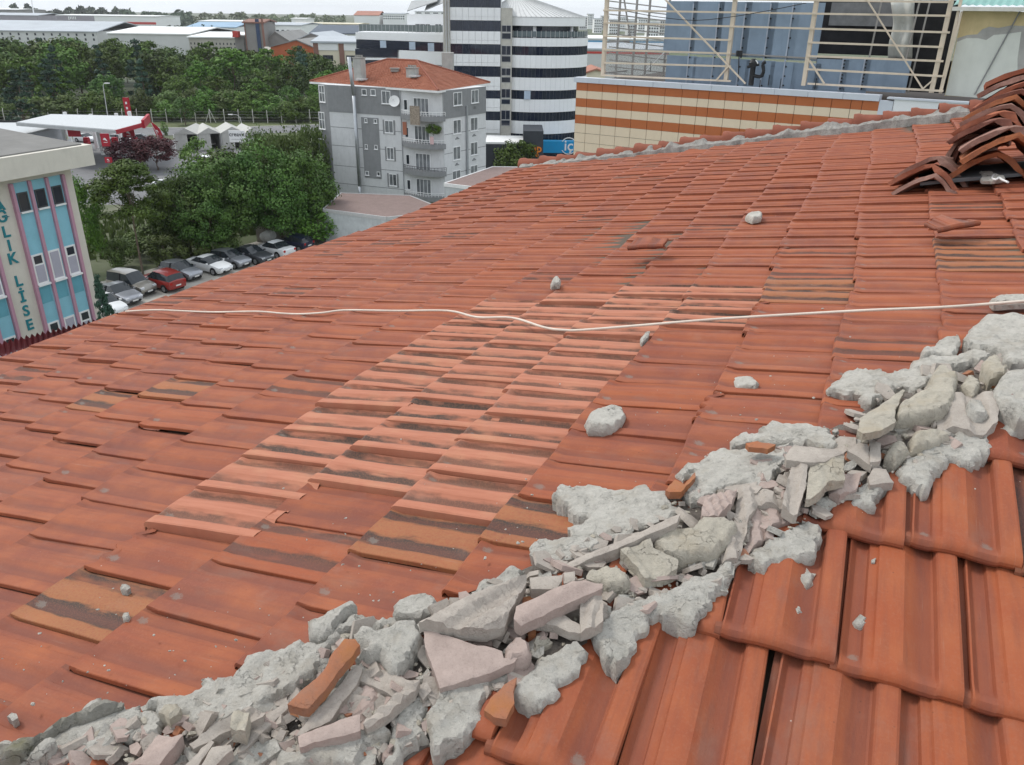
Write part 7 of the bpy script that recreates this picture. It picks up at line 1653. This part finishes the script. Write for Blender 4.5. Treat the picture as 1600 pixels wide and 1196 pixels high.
    mb = MB(); mb.box(tw((xf - .02, 0, .40)), (.12, st[-1][5] * 1.5, .14), rz); mb.box(tw((xf - .07, 0, .60)), (.1, .6, .10), rz); mb.build('grille', M_TRIM, root)
    mb = MB(); mb.box(tw((xf + .045, 0, .46)), (.02, .5, .11), rz); mb.build('number_plate', M_PLT, root); mb = MB(); mb.box(tw((xr - .02, 0, .62)), (.02, .5, .11), rz); mb.build('number_plate', M_PLT, root)
    return root
W_ = car_paint('white_paint_car', (.72, .73, .74)); SV = car_paint('silver_paint', (.30, .31, .34), .55); BG_ = car_paint('champagne_paint', (.26, .245, .22), .5); RD = car_paint('red_paint', (.28, .02, .015)); GY = car_paint('graphite_paint', (.07, .075, .085), .4); NV = car_paint('navy_paint', (.012, .016, .045), .2)
gA, gB = gnd(305, 421), gnd(352, 431); hd = (gB - gA); rz0 = math.atan2(hd.y, hd.x)
for (px, py, kind, pt, fl_p, lb) in [(165, 489, 'hatch', W_, 0, 'white hatchback nearest the school corner, partly hidden by the eave'), (187, 470, 'sedan', SV, 0, 'silver saloon between the white hatchback and the beige van'), (208, 457, 'van', BG_, 0, 'champagne beige van with dark windows'), (256, 450, 'suv', RD, 1, 'red sport utility car, rear end to the camera'), (284, 434, 'hatch', SV, 0, 'silver hatchback beside the red car'), (329, 424, 'sedan', W_, 0, 'white saloon in the middle of the parked row'), (361, 415, 'hatch', SV, 0, 'silver hatchback right of the white saloon'), (394, 408, 'sedan', GY, 0, 'graphite saloon in front of the grove'), (430, 399, 'sedan', W_, 1, 'white saloon showing its dark rear window, beside the mixer drum'), (461, 389, 'hatch', NV, 1, 'navy blue car at the far right end of the parked row')]:
    p = gnd(px, py); make_car(kind, pt, lb, (p.x, p.y, .02), rz0 + (math.pi if fl_p else 0) + R(rng.gauss(0, 2)))
far_cars = [(135, 222, 'sedan', W_, 'white car under the left part of the fuel canopy'), (190, 223, 'hatch', W_, 'white car under the right part of the fuel canopy'), (222, 222, 'sedan', GY, 'dark car leaving the fuel canopy at the right'), (300, 232, 'van', W_, 'white van standing under the first gabled canopy'), (318, 262, 'van', W_, 'white van behind the thin tree in the yard'), (262, 298, 'sedan', W_, 'white car behind the pine, left one'), (285, 303, 'hatch', W_, 'white car behind the pine, right one'), (258, 318, 'van', SV, 'silver van half hidden behind the pine'), (300, 318, 'sedan', W_, 'white car half hidden at the left end of the grove')]
for i, (px, py, kind, pt, lb) in enumerate(far_cars):
    p = gnd(px, py); make_car(kind, pt, lb, (p.x, p.y, .01), R(rng.choice((-20, 160, 10))) if i < 4 else rz0 + R(rng.choice((0, 180))))

# ---------------------------------------------------------------- industrial estate behind the wood
def px_dist(py, h): # distance at which something of height h shows its top at py (flat ground)
    d = ray(600, py); e = d[2] / math.hypot(d[0], d[1]); return (h - CAM_Z) / e
def shed(name, label, x0, x1, ytop_l, ytop_r, dist, mat, roof, depth=40, pitch=0.0, cat='warehouse', wins=None, band=None, roofh=1.2):
    """a hall whose front top edge runs between two picture points, at a given distance"""
    a, b_ = at_y(x0, ytop_l, dist), at_y(x1, ytop_r, dist); h = (a.z + b_.z) / 2; dx = b_.x - a.x
    t_ = thing(name, label, cat, ((a.x + b_.x) / 2, dist + depth / 2, 0)); f = Facade((a.x, dist), (b_.x, dist)); hull_prism([Vector((a.x, dist, 0)), Vector((b_.x, dist, 0)), Vector((b_.x, dist + depth, 0)), Vector((a.x, dist + depth, 0))], 0, h, 'wall', mat, t_)
    mb = MB(); o_ = .6; P4 = [Vector((a.x - o_, dist - o_, h)), Vector((b_.x + o_, dist - o_, h)), Vector((b_.x + o_, dist + depth / 2, h + roofh)), Vector((a.x - o_, dist + depth / 2, h + roofh)), Vector((b_.x + o_, dist + depth + o_, h)), Vector((a.x - o_, dist + depth + o_, h))]
    mb.add(P4 + [p - Vector((0, 0, .5)) for p in P4], [(0, 1, 2, 3), (3, 2, 4, 5), (6, 7, 1, 0), (1, 7, 8, 2), (2, 8, 10, 4), (9, 3, 5, 11), (6, 0, 3, 9)]); mb.build('roof', roof, t_)
    if wins:
        n, y0, y1, wf, rows = wins
        for r_ in range(rows):
            for k in range(n):
                s = f.len * (k + .5) / n; w = f.len / n * wf; zt = h - y0 - r_ * (y1 - y0) * 1.9; mb = MB(); f.box(mb, s - w / 2, s + w / 2, zt - (y1 - y0), zt, -.1, .06); wn = mb.build('window', G_DK, t_)
    if band: z0, z1, bm = band; mb = MB(); f.box(mb, 0, f.len, h - z1, h - z0, .0, .15); mb.build('stripe', bm, t_)
    return t_, f, h
K_ = lambda n, c, **k: flat(n, c, .8, scale=.08, **k)
I_GW = K_('hall_grey_white', (.52, .53, .52), var=.08); I_RF = K_('hall_roof_grey', (.42, .45, .48), var=.1); I_WH = K_('hall_white', (.78, .79, .78), var=.04); I_BG = K_('hall_beige', (.36, .34, .30), var=.1); I_PU = K_('hall_purple_grey', (.30, .28, .31), var=.1); I_RED = K_('hall_red', (.50, .06, .05)); I_OR = K_('hall_orange', (.44, .12, .05), var=.08); I_CR = K_('hall_cream', (.66, .60, .46), var=.06); I_BR = K_('hall_brown', (.24, .13, .10)); I_BLU = K_('hall_blue_roof', (.28, .40, .52), var=.1); I_DK = K_('hall_dark_roof', (.10, .12, .15), var=.1); I_TER = K_('hall_terracotta', (.36, .16, .11)); I_GR = K_('hall_shed_grey', (.24, .235, .225), var=.12)
shed('warehouse', 'long grey white hall with two rows of small windows at the far left', -160, 151, 44.5, 50, 470, I_GW, I_RF, 70, wins=(24, 1.2, 2.4, .22, 2), roofh=4.5)
shed('warehouse', 'white roofed hall right of the long grey hall', 168, 296, 52, 52.5, 440, I_GW, I_WH, 80, roofh=2.5)
shed('warehouse', 'beige hall with two rows of tiny windows beside the tall grey silo building', 294, 368, 57, 58.5, 400, I_BG, I_WH, 60, wins=(13, 2.5, 3.4, .3, 2), roofh=1.5)
t_, f, h = shed('silo_building', 'tall grey silo building with a dark blue stripe', 381, 411, 36, 33, 330, I_GR, I_BR, 16, roofh=1.0, cat='building')
mb = MB(); f.box(mb, f.len * .60, f.len * .78, 0, h + 1, .0, .4); mb.build('stripe', K_('navy_stripe', (.035, .06, .12)), t_); mb = MB(); f.box(mb, f.len * .9, f.len, 0, h + 1.2, 0, .3); f.box(mb, 0, f.len * .04, 0, h + .6, 0, .3); mb.build('corner_trim', I_BR, t_)
t_, f, h = shed('machine_tower', 'small steel tower with a red hopper left of the silo building', 366, 380, 56, 56, 335, I_GR, I_GR, 4, roofh=.3, cat='tower'); mb = MB(); f.box(mb, f.len * .1, f.len * .7, h - .5, h + 1.6, 0, 3); mb.build('hopper', I_RED, t_)
def gable(label, x0, x1, ye, yp, xp, dist, wall, roof, depth, base=None):
    a, b_ = at_y(x0, ye, dist), at_y(x1, ye, dist); pk = at_y(xp, yp, dist); t_ = thing('gabled_hall', label, 'hall', ((a.x + b_.x) / 2, dist + depth / 2, 0)); mb = MB(); h = (a.z + b_.z) / 2
    V = [(a.x, dist, 0), (b_.x, dist, 0), (b_.x, dist, h), (pk.x, dist, pk.z), (a.x, dist, h)]; W2 = [(x, dist + depth, z) for x, y, z in V]; mb.add(V + W2, [(0, 1, 2, 3, 4), (9, 8, 7, 6, 5), (0, 5, 6, 1), (1, 6, 7, 2), (4, 9, 5, 0)]); mb.build('wall', wall, t_)
    mb = MB(); q = [Vector((b_.x + .4, dist - .4, h - .1)), Vector((pk.x, dist - .4, pk.z + .15)), Vector((a.x - .4, dist - .4, h - .1))]; q2 = [p + Vector((0, depth + .8, 0)) for p in q]; mb.add(q + q2 + [p - Vector((0, 0, .35)) for p in q + q2], [(0, 3, 4, 1), (1, 4, 5, 2), (6, 0, 1, 7), (7, 1, 2, 8), (9, 10, 4, 3), (10, 11, 5, 4), (0, 6, 9, 3), (2, 5, 11, 8)]); mb.build('roof', roof, t_); return t_
gable('orange gabled hall left of the office tower', 422.5, 489, 72.5, 62.5, 463, 285, I_OR, I_GR, 46); gable('grey saw tooth hall behind the orange one, left part', 412, 455, 66, 50, 430, 335, I_GR, I_GR, 40); gable('grey saw tooth hall behind the orange one, right part', 455, 530, 66, 52, 486, 338, I_GR, I_RF, 40)
shed('low_hall', 'low orange hall in front of the silo building', 398, 424, 92, 91, 285, I_OR, I_BG, 30, cat='hall', roofh=3.0)
t_, f, h = shed('cream_house', 'cream and brown two storey house between orange hall and office tower', 489, 566, 66, 64, 250, I_CR, I_RF, 22, cat='house', roofh=1.2)
for sx0, sx1, mt in ((.0, .10, I_BR), (.52, .62, I_BR), (.10, .50, I_WH), (.62, 1, I_WH)):
    mb = MB(); f.box(mb, f.len * sx0, f.len * sx1, 0 if mt is I_BR else h - 2.4, h - .2 if mt is I_WH else h, 0, .25 if mt is I_BR else .2); mb.build('pilaster' if mt is I_BR else 'parapet', mt, t_)
for s_ in (.28, .76):
    for z_ in (h - 5.3, h - 8.6): window(f, t_, f.len * s_ - 1.5, f.len * s_ + 1.5, z_, z_ + 1.6, .0, fw=.14, mull=3, frame=M_DKF, sill=False)
t_, f, h = shed('factory', 'very long white factory with a red stripe under the left skyline', 88, 242, 25, 24, 820, I_WH, I_WH, 60, band=(5.2, 7.2, I_RED), roofh=.6, cat='factory'); mb = MB(); f.box(mb, 0, f.len * .38, h - 5, h - .2, 0, .4); mb.build('wall_panel', I_PU, t_); mb = MB()
for k in range(5): f.box(mb, f.len * (.12 + .017 * k), f.len * (.128 + .017 * k), h - 4.3 + (.6 if k else 0), h - 1.3, .4, .6)
mb.build('lettering', I_WH, t_)
shed('factory', 'grey factory roof at the far left under the skyline', -200, 58, 22, 23, 900, I_PU, I_RF, 60, roofh=2, cat='factory'); shed('factory', 'dark hall at the left edge just under the skyline', -120, 26, 13.5, 14.5, 1000, I_GR, I_WH, 60, roofh=.8, cat='factory')
shed('factory', 'white hall with blue roof left of the silo building', 292, 368, 42, 42.5, 640, I_WH, I_BLU, 60, wins=(10, 2, 3.2, .5, 1), roofh=3, cat='factory'); shed('factory', 'large bright white hall behind the blue roof', 310, 386, 33, 33.5, 900, I_WH, I_WH, 80, wins=(6, 3, 5, .4, 1), roofh=.8, cat='factory')
shed('factory', 'white hall with window row right of the silo building', 412, 470, 38, 40, 560, I_WH, I_RF, 60, wins=(7, 3, 4.2, .5, 2), roofh=1.2, cat='factory')
shed('factory', 'cream factory front with a row of small windows', 452, 560, 36.5, 37.5, 700, I_CR, I_CR, 50, wins=(18, 3, 4.4, .35, 1), roofh=.5, cat='factory'); shed('factory', 'white stepped block above the cream factory', 455, 478, 29, 29, 760, I_WH, I_WH, 30, roofh=.4, cat='factory')
shed('warehouse', 'dark roofed hall in front of the cream factory', 485, 562, 51, 53, 480, I_WH, I_DK, 50, roofh=3.8)
shed('hangar', 'pale arched hangar on the skyline left of the office wing', 553, 592, 24, 24, 1150, I_WH, I_TER, 60, roofh=5, cat='hangar'); shed('hangar', 'flat white terminal on the skyline beside the hangar', 598, 632, 21, 22, 1150, I_WH, I_RF, 50, wins=(10, 2.5, 4, .6, 2), roofh=1, cat='terminal')
GC = 'city blocks on the skyline behind the billboard frame'; nm = ['first', 'second', 'third', 'fourth', 'fifth', 'sixth', 'seventh', 'eighth', 'ninth', 'tenth', 'eleventh', 'twelfth', 'thirteenth', 'fourteenth']
for i, (x0, x1, y, d) in enumerate([(906, 918, 26, 1300), (919, 928, 22, 1400), (929, 941, 29, 1100), (941, 952, 25, 1300), (953, 966, 31, 1050), (968, 980, 27, 1250), (982, 996, 33, 1000), (998, 1012, 29, 1150), (1014, 1030, 35, 900), (1032, 1046, 31, 1000), (1050, 1075, 33, 950), (648, 700, 18, 1500)]):
    t_, f, h = shed('city_block', 'white city block on the skyline, %s behind the billboard frame from its left end' % nm[i] if i < 11 else 'white city block on the skyline behind the office wing', x0, x1, y, y, d, I_WH if i % 3 else I_GW, I_RF, 25, wins=(4, 2, 3.6, .6, 5), roofh=.3, cat='block'); t_['group'] = GC
shed('warehouse', 'blue striped hall between round tower and billboard frame', 905, 1045, 60, 61, 420, I_WH, I_WH, 30, band=(1.0, 4.0, K_('hall_blue', (.12, .33, .55))), roofh=1); shed('warehouse', 'grey hall with a red line between round tower and billboard frame', 917, 1045, 76, 77, 300, I_GW, I_RF, 30, band=(1.0, 1.7, I_RED), roofh=1.5)
gable('small red roofed house beyond the round tower', 918, 946, 112, 108, 932, 190, I_CR, I_TER, 14)
for i, (x, y) in enumerate(((925, 122), (938, 121))): tree_px('dark%d' % i, x, y, 98, 22, ['dark tree beyond the round tower, left one', 'dark tree beyond the round tower, right one'][i])
# far tree lines and the low ridge under the sky
def treeline(x0, x1, ybase, ytop, dist, mat, label, n, key='broad'):
    V = []; F = []; k = 0; q = nrng
    for i in range(n):
        u = q.random(); px = x0 + (x1 - x0) * u; a = at_y(px, ybase, dist * (1 + .08 * q.random())); hgt = (at_y(px, ytop, a.y).z) * (.55 + .55 * vnoise(np.array([px * .11]), np.array([ytop * 1.7]))[0]); s = hgt * .16
        p = np.array([a.x, a.y, max(.1, q.random() ** .8 * hgt)]); t1 = q.normal(0, 1, 3); t1 /= np.linalg.norm(t1); t2 = np.cross(t1, q.normal(0, 1, 3)); t2 /= np.linalg.norm(t2); V += [p - t1 * s, p + t2 * s * .7, p + t1 * s, p - t2 * s * .7]; F.append((k, k + 1, k + 2, k + 3)); k += 4
    mb = MB(); mb.add(V, F); o = mb.build('far_wood', mat); tag(o, label, kind='stuff'); return o
L_FAR = leaf_mat('leaf_far', (.035, .055, .035), (.06, .085, .05)); L_FARL = leaf_mat('leaf_far_light', (.08, .105, .055), (.13, .16, .085))
treeline(20, 205, 26, 9, 1150, L_FAR, 'dark tree line under the left skyline', 1500); treeline(190, 300, 27, 15, 1100, L_FAR, 'dark tree line behind the white factory', 900); treeline(285, 420, 33, 20, 1250, L_FARL, 'pale wood under the middle of the left skyline', 1100); treeline(395, 460, 33, 21, 1300, L_FARL, 'pale wood behind the silo building', 700); treeline(460, 540, 32, 22, 1350, L_FARL, 'pale wood behind the cream factory', 600)
treeline(0, 240, 46, 38, 620, L_FAR, 'bushes between the far halls', 500); treeline(240, 340, 48, 38, 640, L_FAR, 'trees between white factory and blue roof', 400)
# mast at the upper left
p = at_y(53, 26, 950); mb = MB(); top = at_y(49, 0, 950); mb.tube(Vector((p.x, p.y, 0)), top, .9, 6, .5); o = mb.build('mast', M_WHITE); tag(o, 'pale radio mast on the left skyline', 'mast'); center_root(o)

# small repeated trim that nobody could pick apart singly in the photograph
for o in SC.objects:
    if o.type == 'MESH' and o.name.split('.')[0] in ('mullion', 'railing_post', 'joint', 'roof_rib', 'vault_rib', 'bolt', 'lettering', 'cover_strip', 'shutter', 'pipe', 'ornament', 'wire', 'railing'):
        if o.parent is not None: o['kind'] = 'stuff'

# ---------------------------------------------------------------- the hazy air over the estate
m = bpy.data.materials.new('haze_air'); m.use_nodes = True; t = m.node_tree; t.nodes.clear()
pv = t.nodes.new('ShaderNodeVolumePrincipled'); pv.inputs['Color'].default_value = (.93, .95, 1.0, 1); pv.inputs['Density'].default_value = .00010; pv.inputs['Anisotropy'].default_value = 0.2
t.links.new(pv.outputs['Volume'], t.nodes.new('ShaderNodeOutputMaterial').inputs['Volume'])
mb = MB(); mb.box((0, 2150, 21), (7200, 5100, 45)); hz = mb.build('haze', m); tag(hz, 'thin pale haze over the industrial estate', kind='stuff')
